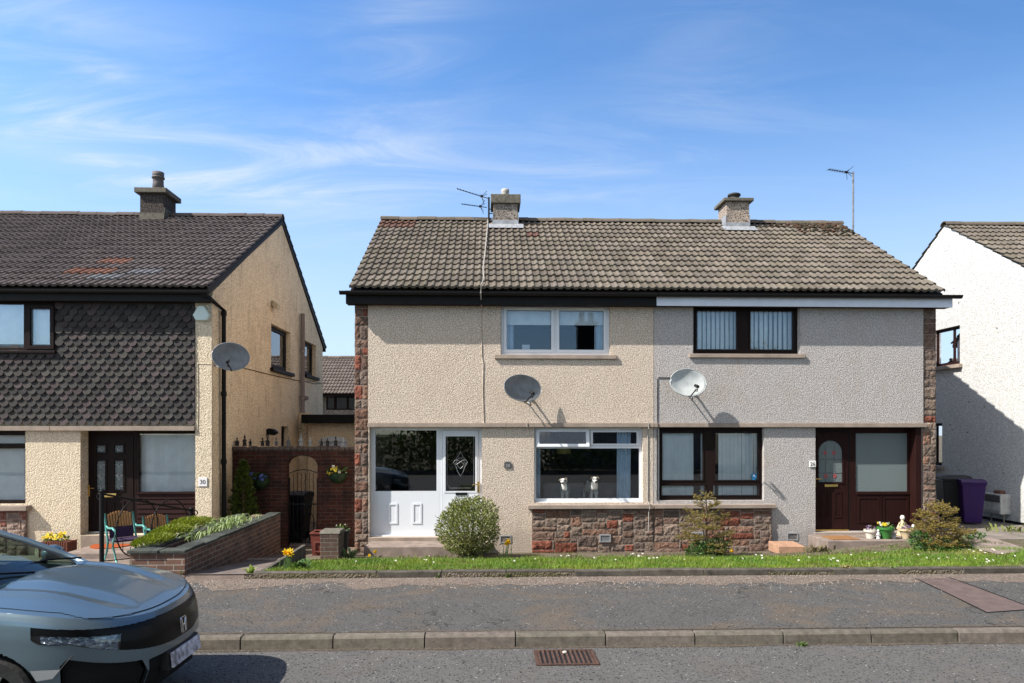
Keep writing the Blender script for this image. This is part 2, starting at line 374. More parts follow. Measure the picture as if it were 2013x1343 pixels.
mat['bark'] = plain('bark', (.09, .06, .04), .95, 0, .4, 20, .8)
mat['soil'] = plain('dark_soil', (.05, .032, .022), 1, 0, .5, 30, 1.0, .1)
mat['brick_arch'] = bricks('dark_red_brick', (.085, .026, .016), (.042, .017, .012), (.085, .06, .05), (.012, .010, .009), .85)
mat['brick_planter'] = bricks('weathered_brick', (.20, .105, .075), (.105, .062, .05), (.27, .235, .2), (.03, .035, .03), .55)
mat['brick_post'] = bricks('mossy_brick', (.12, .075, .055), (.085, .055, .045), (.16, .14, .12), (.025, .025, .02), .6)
def leaf_mat(name, rough=.5, trans=.25):
    m = M(name, rough, 0, .3); a = m.attr(); m.color(a)
    out = m.nt.nodes['Material Output']; t = m.n('ShaderNodeBsdfTranslucent'); m.l(m.mix(1, a, (.9, 1, .5), 'MULTIPLY'), t.inputs[0])
    x = m.n('ShaderNodeMixShader'); x.inputs[0].default_value = trans; m.l(m.b.outputs[0], x.inputs[1]); m.l(t.outputs[0], x.inputs[2]); m.l(x.outputs[0], out.inputs['Surface']); return m.m
mat['leaf'] = leaf_mat('leaves')
mat['petal'] = leaf_mat('petals', .6, .35)
mat['pipe'] = plain('grey_plastic_pipe', (.30, .25, .24), .5, 0, .15, 4)
mat['cream_plastic'] = plain('cream_plastic', (.5, .40, .25), .5, 0, .1)
mat['step'] = plain('step_concrete', (.21, .165, .14), .95, 0, .3, 5, .5, bscale=80)
mat['cast_chim_tan'] = roughcast('roughcast_chimney_tan', (.36, .295, .24), (.1, .08, .07), 30, (.12, .1, .09), .5)
# ------------------------------------------------------------------ building kit
R = random.Random(7)
def stones(mb, a0, a1, b0, b1, yf, size=(.16, .55, .08, .2), cell=.045, quoin=False, seed=1, pal=None, wrap=0):
    """squared rubble, each stone a bulging rough block standing proud of yf towards -y"""
    r = random.Random(seed)
    pal = pal or [((.185, .068, .046), 3), ((.155, .102, .078), 5), ((.19, .142, .112), 6), ((.135, .10, .083), 4), ((.19, .112, .08), 3)]
    bag = [c for c, k in pal for _ in range(k)]
    rects = []
    if quoin:
        z = b0
        while z < b1 - .02:
            h = min(r.uniform(.10, .30), b1 - z)
            if b1 - z - h < .07: h = b1 - z
            if r.random() < .45 or h < .14: rects.append((a0, a1, z, z + h))
            else:
                m_ = a0 + (a1 - a0) * r.uniform(.38, .62); rects.append((a0, m_, z, z + h))
                if h > .2 and r.random() < .6: q = z + h * r.uniform(.4, .6); rects += [(m_, a1, z, q), (m_, a1, q, z + h)]
                else: rects.append((m_, a1, z, z + h))
            z += h
    else:
        nx = round((a1 - a0) / cell); nz = round((b1 - b0) / cell); occ = np.zeros((nx, nz), bool); cx = (a1 - a0) / nx; cz = (b1 - b0) / nz
        for j in range(nz):
            for i in range(nx):
                if occ[i, j]: continue
                wv = max(2, round(r.uniform(size[0], size[1]) / cell)); hv = max(2, round(r.uniform(size[2], size[3]) / cell))
                k = 0
                while k < wv and i + k < nx and not occ[i + k, j]: k += 1
                wv = k; k = 0
                while k < hv and j + k < nz and not occ[i:i + wv, j + k].any(): k += 1
                hv = k; occ[i:i + wv, j:j + hv] = True
                rects.append((a0 + i * cx, a0 + (i + wv) * cx, b0 + j * cz, b0 + (j + hv) * cz))
    for (A, B, D, E) in rects:
        g = .0055; A += g; B -= g; D += g; E -= g
        if B - A < .015 or E - D < .015: continue
        col = r.choice(bag); k = r.uniform(.75, 1.25); col = tuple(q * k for q in col); off = r.uniform(.006, .02)
        nx = max(4, int((B - A) / .022)); nz = max(4, int((E - D) / .022)); vs = []; sd = r.uniform(0, 99)
        for j in range(nz + 1):
            for i in range(nx + 1):
                x = A + (B - A) * i / nx; z = D + (E - D) * j / nz
                e = min(i, nx - i, j, nz - j); d = off * (0 if e == 0 else (.75 if e == 1 else 1))
                n_ = mnoise.fractal(Vector((x * 13, z * 13, sd)), .8, 2, 4)
                if e: d += .015 * n_
                else: x += .008 * n_; z += .008 * mnoise.noise(Vector((x * 12, z * 12, sd + 5)))
                vs.append((x, yf - max(d, 0), z))
        fs = [(j * (nx + 1) + i, j * (nx + 1) + i + 1, (j + 1) * (nx + 1) + i + 1, (j + 1) * (nx + 1) + i) for j in range(nz) for i in range(nx)]
        mb.add(vs, fs, col)
        per = [i for i in range(nx + 1)] + [j * (nx + 1) + nx for j in range(1, nz + 1)] + [nz * (nx + 1) + i for i in range(nx - 1, -1, -1)] + [j * (nx + 1) for j in range(nz - 1, 0, -1)]
        base = len(mb.v); ring = [vs[p] for p in per]; back = [(p[0], yf + .02, p[2]) for p in ring]; n = len(ring)
        mb.add(ring + back, [(k, n + k, n + (k + 1) % n, (k + 1) % n) for k in range(n)], col)
    return mb

def roof_tiles(mb, x0, x1, ye, ze, yr, zr, nt, nc, cf, seed=1, amp=.03, gap=0, nseg=7):
    """one slope of interlocking double-roll tiles, each tile its own curved shell with a lip"""
    r = random.Random(seed); L = math.hypot(yr - ye, zr - ze); uy = (yr - ye) / L; uz = (zr - ze) / L; s = 1 if uy > 0 else -1
    ny, nz_ = -uz * s, uy * s                       # outward normal in y/z
    if nz_ < 0: ny, nz_ = -ny, -nz_
    tw = (x1 - x0) / nt; cl = L / nc
    def prof(v):                                    # two rolls per tile
        f = (v * 2) % 1
        return amp * (math.sin(math.pi * (f - .42) / .58) ** .8 if f > .42 else .03)
    us = [i / (2 * nseg) for i in range(2 * nseg + 1)]
    for j in range(nc):
        for i in range(nt):
            c = cf(i, j, r); dj = r.uniform(-.004, .004); sl = r.uniform(-.008, .008)
            vs = []
            for k, (sa, lift) in enumerate(((j * cl - .012 + sl, .044), (j * cl + cl + .03, .004))):
                for u in us:
                    h = lift + dj + prof(min(u, .9999)); sa_ = sa
                    vs.append((x0 + (i + u) * tw, ye + uy * sa_ + ny * h, ze + uz * sa_ + nz_ * h))
            n = len(us); lip = []
            for u in us:
                h = .008 + dj + prof(min(u, .9999)) - .014; sa_ = j * cl - .012 + sl
                lip.append((x0 + (i + u) * tw, ye + uy * sa_ + ny * h, ze + uz * sa_ + nz_ * h))
            vs += lip
            fs = [(k, k + 1, n + k + 1, n + k) if s > 0 else (k + 1, k, n + k, n + k + 1) for k in range(n - 1)]
            fs += [(2 * n + k, 2 * n + k + 1, k + 1, k) for k in range(n - 1)]
            mb.add(vs, fs, c)
    return mb
def ridge_tiles(mb, x0, x1, y, z, n, cf, seed=3, r_=.11):
    r = random.Random(seed); L = (x1 - x0) / n
    for i in range(n):
        A = x0 + i * L + .004; B = A + L - .008; c = cf(i, 0, r); dz = r.uniform(-.008, .008); t = r.uniform(-.006, .006)
        vs = []
        for xx, q in ((A, t), (B, -t)):
            for rr in (r_, r_ - .018):
                for k in range(9):
                    a = math.pi * (k / 8) ; vs.append((xx, y - math.cos(a) * rr * 1.25, z + dz + q - .075 + math.sin(a) * rr))
        fs = [(k, k + 1, 18 + k + 1, 18 + k) for k in range(8)] + [(9 + k, 27 + k, 27 + k + 1, 9 + k + 1) for k in range(8)]
        fs += [(k, 9 + k, 9 + k + 1, k + 1) for k in range(8)] + [(18 + k, 18 + k + 1, 27 + k + 1, 27 + k) for k in range(8)]
        mb.add(vs, fs, c)
    return mb

def window(parent, name, x0, x1, z0, z1, y, fm, cells, fw=.055, fd=.07, sw=.045, glass='glass', gm=None, proud=.012, sash=True, axis='y', sgn=1, label=None):
    """frame with one or more lights; y = outer face of the frame, cells = absolute rects of the lights"""
    mb = MB(); mb.slab(x0, x1, z0, z1, y, y + sgn * fd, cells, axis)
    fr = mb.build(name, mat[fm], parent, bevel=.004)
    if label: fr['label'] = label
    for (a, b, c, d) in cells:
        if sash:
            s = MB(); s.slab(a + .002, b - .002, c + .002, d - .002, y - sgn * proud, y + sgn * .05, [(a + sw, b - sw, c + sw, d - sw)], axis)
            s.build('sash', mat[fm], fr, bevel=.005)
            g_ = MB(); e = sw - .008; g_.slab(a + e, b - e, c + e, d - e, y - sgn * (proud - .008), y + sgn * .02, [(a + sw + .004, b - sw - .004, c + sw + .004, d - sw - .004)], axis)
            g_.build('seal', mat['gasket'], fr)
        k = sw - .004 if sash else -.004
        p = MB(); p.slab(a + k, b - k, c + k, d - k, y + sgn * .022, y + sgn * .032, (), axis); p.build('pane', mat[glass], fr)
    return fr
def vert_blind(parent, x0, x1, z0, z1, y, pitch=.085, ang=35, mt='blind', skip=lambda i: False, seed=1, axis='y', var=6, wd=.089):
    r = random.Random(seed); mb = MB(); n = int((x1 - x0) / pitch)
    for i in range(n):
        if skip(i / n): continue
        xc = x0 + (i + .5) * (x1 - x0) / n; a = rad(ang + r.uniform(-var, var)); hw = wd / 2
        dx, dy = math.cos(a) * hw, math.sin(a) * hw; sway = r.uniform(-.006, .006)
        for s_ in (-1, 1): pass
        p = [(xc - dx, y - dy, z1), (xc + dx, y + dy, z1), (xc + dx + sway, y + dy, z0), (xc - dx + sway, y - dy, z0)]
        if axis == 'x': p = [(q[1], q[0], q[2]) for q in p]
        mb.quad(*p)
    return mb.build('blind', mat[mt], parent)
def curtain(name, parent, x0, x1, z0, z1, y, folds=6, mt='curtain', depth=.035, origin=None):
    mb = MB(); n = folds * 8; vs = []
    for j in range(5):
        z = z1 + (z0 - z1) * j / 4
        for i in range(n + 1): vs.append((x0 + (x1 - x0) * i / n, y + depth * math.sin(i / n * folds * 2 * math.pi + .4 * j * .5), z))
    fs = [(j * (n + 1) + i, j * (n + 1) + i + 1, (j + 1) * (n + 1) + i + 1, (j + 1) * (n + 1) + i) for j in range(4) for i in range(n)]
    mb.add(vs, fs); return mb.build(name, mat[mt], parent, smooth=True, origin=origin)
def chimney(parent, x0, x1, y0, y1, z0, z1, cm, capz, cap=.06, pot='clay', flash=True, potx=None):
    mb = MB(); mb.box(x0, x1, y0, y1, z0, z1); ch = mb.build('chimney', mat[cm], parent, bevel=.01)
    c = MB(); c.box(x0 - cap, x1 + cap, y0 - cap, y1 + cap, z1 + .002, capz); c.build('chimney_cap', mat['cap'], ch, bevel=.012)
    px = potx or (x0 + x1) / 2; py = (y0 + y1) / 2
    b = MB(); b.lathe((px, py, capz), [(.24, -.01), (.19, .035), (.12, .06)], 14); b.build('mortar_bed', mat['cap'], ch, smooth=True)
    p = MB()
    if pot == 'tall': p.lathe((px, py, capz + .03), [(.15, 0), (.13, .22), (.125, .34), (.155, .345), (.155, .375), (.125, .38), (.14, .40), (.14, .50), (.12, .50), (.10, .2)], 20, (.11, .10, .10)); 
    elif pot == 'pale': p.lathe((px, py, capz + .02), [(.09, 0), (.085, .1), (.10, .14), (.10, .20), (.075, .22), (.06, .1)], 14, (.36, .34, .31))
    else: p.lathe((px, py, capz + .02), [(.15, 0), (.15, .05), (.125, .06), (.125, .13), (.16, .14), (.155, .18), (.11, .20), (.08, .1)], 16, (.035, .033, .032))
    p.build('chimney_pot', mat['tint'], ch, smooth=True)
    if flash:
        f = MB(); hw = .02; zf = z0 + .62
        f.box(x0 - .012, x1 + .012, y0 - .015, y0 - .001, z0 + .3, zf - .12)
        f.box(x0 - .14, x1 + .14, y0 - .20, y0 - .016, z0 + .28, z0 + .30) if False else None
        f.build('flashing', mat['lead'], ch, bevel=.004)
    return ch
mat['cap'] = plain('weathered_concrete', (.115, .105, .085), .95, 0, .4, 14, .5)
mat['gutter'] = plain('black_gutter', (.010, .010, .010), .5, 0, .2, 4, spec=.2)
def gutter(parent, x0, x1, y, z, r_=.06):
    mb = MB(); n = 8; vs = []
    for xx in (x0, x1):
        for rr in (r_, r_ - .006):
            for k in range(n + 1):
                a = math.pi * k / n; vs.append((xx, y - math.cos(a) * rr, z - math.sin(a) * rr))
    m_ = n + 1
    fs = [(k, 2 * m_ + k, 2 * m_ + k + 1, k + 1) for k in range(n)] + [(m_ + k, m_ + k + 1, 3 * m_ + k + 1, 3 * m_ + k) for k in range(n)]
    fs += [(0, m_, 3 * m_, 2 * m_), (n, 2 * m_ + n, 3 * m_ + n, m_ + n)]
    for q in (0, 2): fs += [(q * m_ + k, q * m_ + k + 1, q * m_ + m_ + k + 1, q * m_ + m_ + k) for k in range(n)]
    mb.add(vs, fs); x = x0 + .6
    while x < x1:
        mb.box(x - .015, x + .015, y - r_ - .006, y + r_, z - .008, z + .004); x += .95
    return mb.build('gutter', mat['gutter'], parent)

# ------------------------------------------------------------------ the pair of semi-detached houses
XL, XP, XR = X(697), X(1284.5), X(1840)
ZS0, ZS1 = Z(840, px=1284), Z(832, px=1284)           # string course
ZT = 4.83; YE, ZE, YR, ZR = 13.62, 4.93, 17.67, 7.40
YB = 2 * YR - YE
GZB = -.35
def tan_cf(i, j, r):
    k = r.uniform(.78, 1.2); c = (.122 * k, .104 * k, .084 * k)
    return tuple(q * v for q, v in zip(c, (1, r.uniform(.975, 1.01), r.uniform(.94, 1.02))))
tanH = thing('semi_detached_house', 'beige pebbledash semi-detached house with white door and window frames', 'house', ((XL + XP) / 2, YF, GZB))
greyH = thing('semi_detached_house', 'grey roughcast semi-detached house with dark brown window frames and white fascia', 'house', ((XP + XR) / 2, YF, GZB))
qx0, qx1 = X(724), X(1813)
tw_ = (X(985), X(1198), Z(698, px=1090), Z(599, px=1090)); td_ = (X(726), X(947), Z(1056, px=836), ZS0 - .004); tl_ = (X(1050), X(1264), Z(988, px=1150), ZS0 - .004)
gw_ = (X(1363), X(1570), Z(696, px=1466), Z(601, px=1466)); gl_ = (X(1296), X(1502), Z(984, px=1400), ZS0 - .004); gd_ = (X(1603), X(1811), Z(1046, px=1706), ZS0 - .004)
mb = MB(); mb.slab(qx0, XP - .004, GZB, ZT, YF, YF + .22, [tw_, td_, tl_]); mb.build('wall', mat['cast_tan'], tanH)
mb = MB(); mb.slab(XP + .004, qx1, GZB, ZT, YF, YF + .22, [gw_, gl_, gd_]); mb.build('wall', mat['cast_grey'], greyH)
mb = MB(); mb.box(XP - .004, XP + .004, YF + .008, YF + .2, GZB, ZT); mb.build('party_joint', mat['gasket'], tanH)
# upper storey render stands slightly proud of the lower one
mb = MB(); mb.slab(qx0, XP - .005, ZS1 + .003, ZT - .02, YF - .035, YF - .001, [(tw_[0] - .01, tw_[1] + .01, tw_[2], ZT)]); mb.build('upper_render', mat['cast_tan'], tanH, bevel=.012)
mb = MB(); mb.slab(XP + .005, qx1, ZS1 + .003, ZT - .02, YF - .035, YF - .001, [(gw_[0] - .02, gw_[1] + .02, gw_[2], ZT)]); mb.build('upper_render', mat['cast_grey'], greyH, bevel=.012)
# gable, rear walls
for H, xa, xb, cm, side in ((tanH, XL, XP, 'cast_tan', -1), (greyH, XP, XR, 'cast_grey', 1)):
    xs = XL if side < 0 else XR
    mb = MB(); xi = xs + (.25 if side < 0 else -.25); A, B = min(xs, xi), max(xs, xi)
    mb.prism([(YF + .03, GZB), (YB - .4, GZB), (YB - .4, ZE), (YR, ZR - .12), (YF + .03, ZE - .02)], 'x', A, B)
    mb.build('gable_wall', mat[cm], H)
    mb = MB(); mb.box(min(xa, xb) + .26, max(xa, xb) - .26, YB - .65, YB - .41, GZB, ZE); mb.build('rear_wall', mat[cm], H)
    mb = MB()      # rooms behind the windows: floors, partition
    xa_, xb_ = (XL + .26, XP - .06) if side < 0 else (XP + .06, XR - .26)
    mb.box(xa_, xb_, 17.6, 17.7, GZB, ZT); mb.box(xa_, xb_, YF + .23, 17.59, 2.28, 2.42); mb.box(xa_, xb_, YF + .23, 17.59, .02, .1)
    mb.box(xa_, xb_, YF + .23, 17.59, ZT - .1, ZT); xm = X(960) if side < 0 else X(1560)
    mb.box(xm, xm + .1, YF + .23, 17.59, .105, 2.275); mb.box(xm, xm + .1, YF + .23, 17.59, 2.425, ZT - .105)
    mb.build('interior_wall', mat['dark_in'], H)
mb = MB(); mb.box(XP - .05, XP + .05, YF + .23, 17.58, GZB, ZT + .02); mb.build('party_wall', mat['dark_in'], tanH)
# sandstone quoin strips
for H, a, b, sd in ((tanH, XL, qx0 - .006, 3), (greyH, qx1 + .006, XR, 5)):
    mb = MB(); mb.box(a + .01, b - .004, YF - .002, YF + .028, GZB, ZT); q = mb.build('stone_pier_backing', mat['mortar'], H)
    mb = MB(); stones(mb, a, b, GZB + .02, ZT, YF - .003, quoin=True, seed=sd); mb.build('stone_pier', mat['stone'], H)
# string course, with fine joints
for H, a, b, js in ((tanH, qx0 - .005, XP - .003, [X(995), X(1037)]), (greyH, XP + .003, X(1818), [X(1562)])):
    mb = MB(); e = [a] + js + [b]
    for p, q in zip(e, e[1:]): mb.box(p + .002, q - .002, YF - .085, YF - .002, ZS0, ZS1)
    mb.build('string_course', mat['string'], H, bevel=.006)
# stone apron under the living room windows and its continuous sill
px0, px1 = X(1045), X(1515); zsl0, zsl1 = Z(999, px=1284), Z(990, px=1284)
for H, a, b, sd, sa, sb in ((tanH, px0, XP - .003, 11, X(1037), XP - .003), (greyH, XP + .003, px1, 23, XP + .003, X(1521))):
    mb = MB(); mb.box(a + .004, b - .004, YF - .055, YF - .001, GZB, zsl0 - .001); mb.build('apron_backing', mat['mortar'], H)
    mb = MB(); stones(mb, a, b, GZB + .01, zsl0 - .004, YF - .056, size=(.18, .58, .09, .21), seed=sd); mb.build('stone_apron', mat['stone'], H)
    mb = MB(); mb.box(sa, sb, YF - .135, YF + .02, zsl0, zsl1 - .012); mb.build('window_sill', mat['string'], H, bevel=.008)
for H, (a, b, c, d), e in ((tanH, tw_, .13), (greyH, gw_, .10)):
    mb = MB(); mb.box(a - e, b + e, YF - .088, YF + .02, c - .085, c - .005); mb.build('window_sill', mat['string'], H, bevel=.008)
# windows
a, b, c, d = tw_; m_ = (a + b) / 2
fr = window(tanH, 'window', a, b, c, d, YF + .05, 'upvc', [(a + .05, m_ - .02, c + .05, d - .05), (m_ + .02, b - .05, c + .05, d - .05)], sw=.06)
mb = MB(); 
for q in (a + .55, b - .5): mb = MB(); mb.box(q - .17, q + .17, YF + .025, YF + .038, d - .075, d - .05); mb.build('trickle_vent', mat['upvc'], fr, bevel=.003)
mb = MB(); mb.box(a + .1, b - .1, YF + .16, YF + .163, d - .38, d - .02); mb.build('roller_blind', mat['blind'], tanH)
curtain('curtain', tanH, a + .08, a + .26, c, d - .1, YF + .24, 3); curtain('curtain', tanH, b - .26, b - .08, c, d - .1, YF + .24, 3)
mb = MB(); mb.box(X(1027), X(1042), YF + .12, YF + .124, Z(686), Z(676)); tag(mb.build('card', mat['upvc'], None, origin=(X(1034), YF + .12, Z(686))), 'small white card standing inside the upstairs window of the beige house', 'card')
a, b, c, d = tl_; zt = Z(880, px=1150); m_ = X(1160)
fr = window(tanH, 'window', a, b, c, d, YF + .11, 'upvc', [(a + .05, m_ - .02, zt + .03, d - .05), (m_ + .02, b - .05, zt + .03, d - .05), (a + .05, b - .05, c + .07, zt - .02)], sw=.038, sash=False)
p_ = (m_ + .025, b - .055, zt + .035, d - .055); mb = MB(); mb.slab(p_[0], p_[1], p_[2], p_[3], YF + .095, YF + .15, [(p_[0] + .045, p_[1] - .045, p_[2] + .04, p_[3] - .04)]); mb.build('sash', mat['upvc'], fr, bevel=.005)
# top-hung vent, pushed open
o0 = (a + .045, m_ - .01, zt + .01, d - .03); mb = MB(); hz = o0[3]; ang = rad(10)
tmp = MB(); tmp.slab(o0[0], o0[1], o0[2], o0[3], YF + .085, YF + .13, [(o0[0] + .06, o0[1] - .06, o0[2] + .055, o0[3] - .06)])
def tilt(v): 
    y, z = v[1] - (YF + .1), v[2] - hz; return (v[0], YF + .1 + y * math.cos(ang) + z * math.sin(ang) , hz + z * math.cos(ang) - y * math.sin(ang))
tmp.v = [tilt(v) for v in tmp.v]; tmp.build('open_vent', mat['upvc'], fr, bevel=.005)
tmp = MB(); tmp.slab(o0[0] + .055, o0[1] - .055, o0[2] + .05, o0[3] - .055, YF + .105, YF + .115); tmp.v = [tilt(v) for v in tmp.v]; tmp.build('vent_pane', mat['glass'], fr)
for q in ((o0[0] + .3, o0[0] + .62, YF + .07, YF + .085, d - .045, d - .02), (m_ + .28, m_ + .62, YF + .08, YF + .095, d - .05, d - .025)): mb = MB(); mb.box(*q); mb.build('trickle_vent', mat['upvc'], fr, bevel=.003)
mb = MB(); mb.box(a - .0, b + .0, YF + .04, YF + .12, c - .02, c + .012); mb.build('frame_sill', mat['upvc'], fr, bevel=.006)
curtain('curtain', tanH, a + .05, X(1065), c + .05, d - .05, YF + .34, 2); curtain('curtain', tanH, X(1219), X(1247), c + .05, d - .05, YF + .34, 4)
mb = MB(); mb.box(a, b, YF + .23, YF + .75, c - .05, c + .02); mb.build('window_board', mat['dark_in'], tanH, bevel=.01)
# tan door set
a, b, c, d = td_; ym = YF + .17; m_ = X(862); zr_ = Z(968, px=836)
fr = window(tanH, 'side_screen', a, m_, c, d, ym, 'upvc', [(a + .09, m_ - .05, zr_ + .01, d - .06)], sash=False)
mb = MB(); mb.slab(a + .09, m_ - .05, c + .10, zr_ - .08, ym + .012, ym + .05, ())
mb.box(a - .0, m_ + .0, ym - .07, ym + .02, c - .01, c + .03); mb.build('door_panel', mat['upvc'], fr, bevel=.004)
for q in (770, 818):
    mb = MB(); xa, xb, za, zb = X(q - 9.5), X(q + 9.5), Z(1032, px=836), Z(991, px=836); mb.slab(xa, xb, za, zb, ym - .012, ym + .011, [(xa + .035, xb - .035, za + .035, zb - .035)]); mb.slab(xa + .03, xb - .03, za + .03, zb - .03, ym + .004, ym + .011); mb.build('raised_panel', mat['upvc'], fr, bevel=.008)
dr = window(tanH, 'door', m_ + .002, b, c, d, ym, 'upvc', [(m_ + .075, b - .06, c + .03, d - .06)], sash=False, glass='glass') if False else None
mb = MB(); mb.slab(m_ + .002, b, c, d, ym, ym + .07, [(m_ + .065, b - .06, c + .03, d - .055)]); df = mb.build('door_frame', mat['upvc'], tanH, bevel=.004)
da, db, dc, dd = m_ + .07, b - .065, c + .035, d - .06; gl4 = (X(875), X(934), Z(967, px=900), Z(858, px=900))
mb = MB(); mb.slab(da, db, dc, dd, ym - .015, ym + .05, [gl4]); mb.slab(gl4[0] - .03, gl4[1] + .03, gl4[2] - .03, gl4[3] + .03, ym - .024, ym - .016, [gl4])
mb.slab(da + .1, db - .1, dc + .12, gl4[2] - .2, ym - .022, ym - .016, [(da + .14, db - .14, dc + .16, gl4[2] - .24)]); dr = mb.build('door', mat['upvc'], tanH, bevel=.006)
mb = MB(); mb.slab(gl4[0] - .004, gl4[1] + .004, gl4[2] - .004, gl4[3] + .004, ym + .005, ym + .02); mb.build('pane', mat['glass'], dr)
mb = MB(); xc, zc = (gl4[0] + gl4[1]) / 2, (gl4[2] + gl4[3]) / 2 - .0; yl = ym + .002
def lead(pts, r_=.006): mb.tube([(p[0], yl, p[1]) for p in pts], r_ * .55, 5)
for s_ in (-1, 1):
    lead([(xc + s_ * (gl4[1] - xc - .03), gl4[3]), (xc + s_ * (gl4[1] - xc - .03), gl4[2] + .13), (xc + s_ * (gl4[1] - xc - .09), gl4[2] + .06), (xc, gl4[2] + .06)], .004)
    lead([(xc, zc + .24), (xc + s_ * .05, zc + .14), (xc + s_ * .08, zc + .1), (xc + s_ * .14, zc + .03), (xc + s_ * .08, zc - .07), (xc + s_ * .06, zc - .15), (xc, zc - .25)])
    for q in (-.05, .03): lead([(xc - s_ * (.11 + q * .4), zc + .03 + q), (xc + s_ * .03, zc + .10 + q * .8), (xc + s_ * .10, zc + .03 - q)], .005)
    lead([(xc, zc - .1), (xc + s_ * .05, zc - .05), (xc + s_ * .07, zc + .02)], .005)
o_ = mb.build('leaded_motif', mat['greymetal'], dr)
mb = MB(); mb.box(X(897) - .02, X(918), ym - .03, ym - .016, Z(975, px=900), Z(969.5, px=900)); mb.build('letterbox', mat['black'], dr, bevel=.003)
def handle(par, x, z, y, sx, m='brass'):
    mb = MB(); mb.box(x - .018, x + .018, y - .012, y, z - .12, z + .10); mb.tube([(x, y - .012, z + .045), (x, y - .05, z + .045), (x + sx * .12, y - .055, z + .045)], .011, 8); return mb.build('handle', mat[m], par, smooth=False, bevel=.002)
handle(dr, X(940.5), Z(958, px=940), ym - .016, -1)
mb = MB(); mb.box(a - .02, b + .02, YF - .03, YF + .24, GZB, c - .002); mb.build('threshold', mat['string'], tanH, bevel=.006)
zst = Z(1069, 13.6, 836)
mb = MB(); mb.box(X(716, 13.3), X(960, 13.3), 13.25, YF - .035, GZB, zst - .0); mb.build('door_step', mat['step'] if 'step' in mat else mat['string'], tanH, bevel=.012)
# grey house windows
a, b, c, d = gw_; m0, m1 = X(1454), X(1474)
fr = window(greyH, 'window', a, b, c, d, YF + .06, 'maho_dark', [(a + .05, m0, c + .06, d - .06), (m1, b - .05, c + .06, d - .06)], sw=.035)
vert_blind(greyH, a + .05, m0 + .04, c + .04, d - .02, YF + .20, .09, 22, seed=2); vert_blind(greyH, m1 - .03, b - .05, c + .04, d - .02, YF + .20, .09, 22, seed=3)
a, b, c, d = gl_; m0, m1 = X(1387), X(1407); zt = Z(950, px=1400)
fr = window(greyH, 'window', a, b, c, d, YF + .10, 'maho_dark', [(a + .06, m0, zt + .03, d - .09), (m1, b - .06, zt + .03, d - .09), (a + .05, m0 + .04, c + .07, zt - .03), (m1 - .04, b - .05, c + .07, zt - .03)], sw=.022)
sk = lambda f: (.62 < f < 1 and int(f * 40) % 2 == 0)
vert_blind(greyH, a + .06, m0 + .04, c + .06, d - .04, YF + .20, .075, 10, skip=lambda f: f > .68 and int(round(f * 14)) % 2 == 0, seed=4, wd=.083); vert_blind(greyH, m1 - .04, b - .06, c + .06, d - .04, YF + .20, .075, 10, skip=lambda f: f < .2 and int(round(f * 14)) % 2 == 1, seed=6, wd=.083)
mb = MB(); sx, sz = X(1486.5), Z(938, px=1486); poly = [(-.055, .045), (-.03, .062), (.03, .062), (.055, .045), (.058, 0), (.03, -.055), (0, -.07), (-.03, -.055), (-.058, 0)]
mb.prism([(sx + p, sz + q) for p, q in poly], 'y', YF + .112, YF + .116, (.02, .20, .42)); mb.prism([(sx - .03, sz + .006), (sx + .03, sz + .006), (sx, sz + .05)], 'y', YF + .109, YF + .1115, (.8, .85, .9)); mb.prism([(sx - .035, sz - .012), (sx + .035, sz - .012), (sx + .035, sz - .006), (sx - .035, sz - .006)], 'y', YF + .109, YF + .1115, (.25, .55, .75))
tag(mb.build('alarm_sticker', mat['tint_gloss'], None, origin=(sx, YF + .11, sz)), 'small blue shield-shaped sticker with a white triangle in the brown window', 'sticker')
# grey door set
a, b, c, d = gd_; ym = YF + .19; m0, m1 = X(1681), X(1690); zr_ = Z(968, px=1740)
fr = window(greyH, 'side_screen', m0, b, c, d, ym, 'maho', [(m1 + .02, X(1795), zr_, Z(852, px=1740))], sash=False, glass='glass_frost')
mb = MB()
for (p, q) in ((m1 + .05, X(1742) - .03), (X(1742) + .03, X(1800) - .03)): mb.slab(p, q, c + .16, zr_ - .1, ym - .014, ym - .001, [(p + .04, q - .04, c + .2, zr_ - .14)])
mb.box(m1 + .03, X(1800), ym - .03, ym - .001, zr_ - .06, zr_ - .01); mb.box(X(1742) - .012, X(1742) + .012, ym - .02, ym - .001, c + .1, zr_ - .061); mb.build('panel_moulding', mat['maho'], fr, bevel=.005)
mb = MB(); mb.slab(a, m0 - .002, c, d, ym, ym + .07, [(a + .05, m0 - .05, c + .03, d - .09)]); mb.build('door_frame', mat['maho_dark'], greyH, bevel=.004)
da, db, dc, dd = a + .055, m0 - .055, c + .04, d - .095; g0, g1, g2, g3 = X(1617), X(1665), Z(949, px=1640), Z(866, px=1640)
mb = MB(); mb.slab(da, db, dc, dd, ym - .01, ym + .05, [(g0, g1, g2, g3)]); mb.slab(g0 - .035, g1 + .035, g2 - .035, g3 + .035, ym - .022, ym - .011, [(g0, g1, g2, g3)])
gc = (g0 + g1) / 2; hw = (g1 - g0) / 2; zs = g3 - hw                    # arched head
for s_ in (-1, 1):
    arc = [(gc + s_ * hw, g3 + .001), (gc + s_ * .001, g3 + .001)] + [(gc + s_ * hw * math.sin(t), zs + hw * math.cos(t)) for t in [i * math.pi / 16 for i in range(0, 9)]]
    mb.prism(arc, 'y', ym - .018, ym + .048)
for q in (1630, 1656):
    p0, p1 = X(q - 8), X(q + 8); mb.slab(p0, p1, Z(1020, px=1640), Z(968, px=1640), ym - .02, ym - .011, [(p0 + .03, p1 - .03, Z(1020, px=1640) + .03, Z(968, px=1640) - .03)])
dr = mb.build('door', mat['maho'], greyH, bevel=.005)
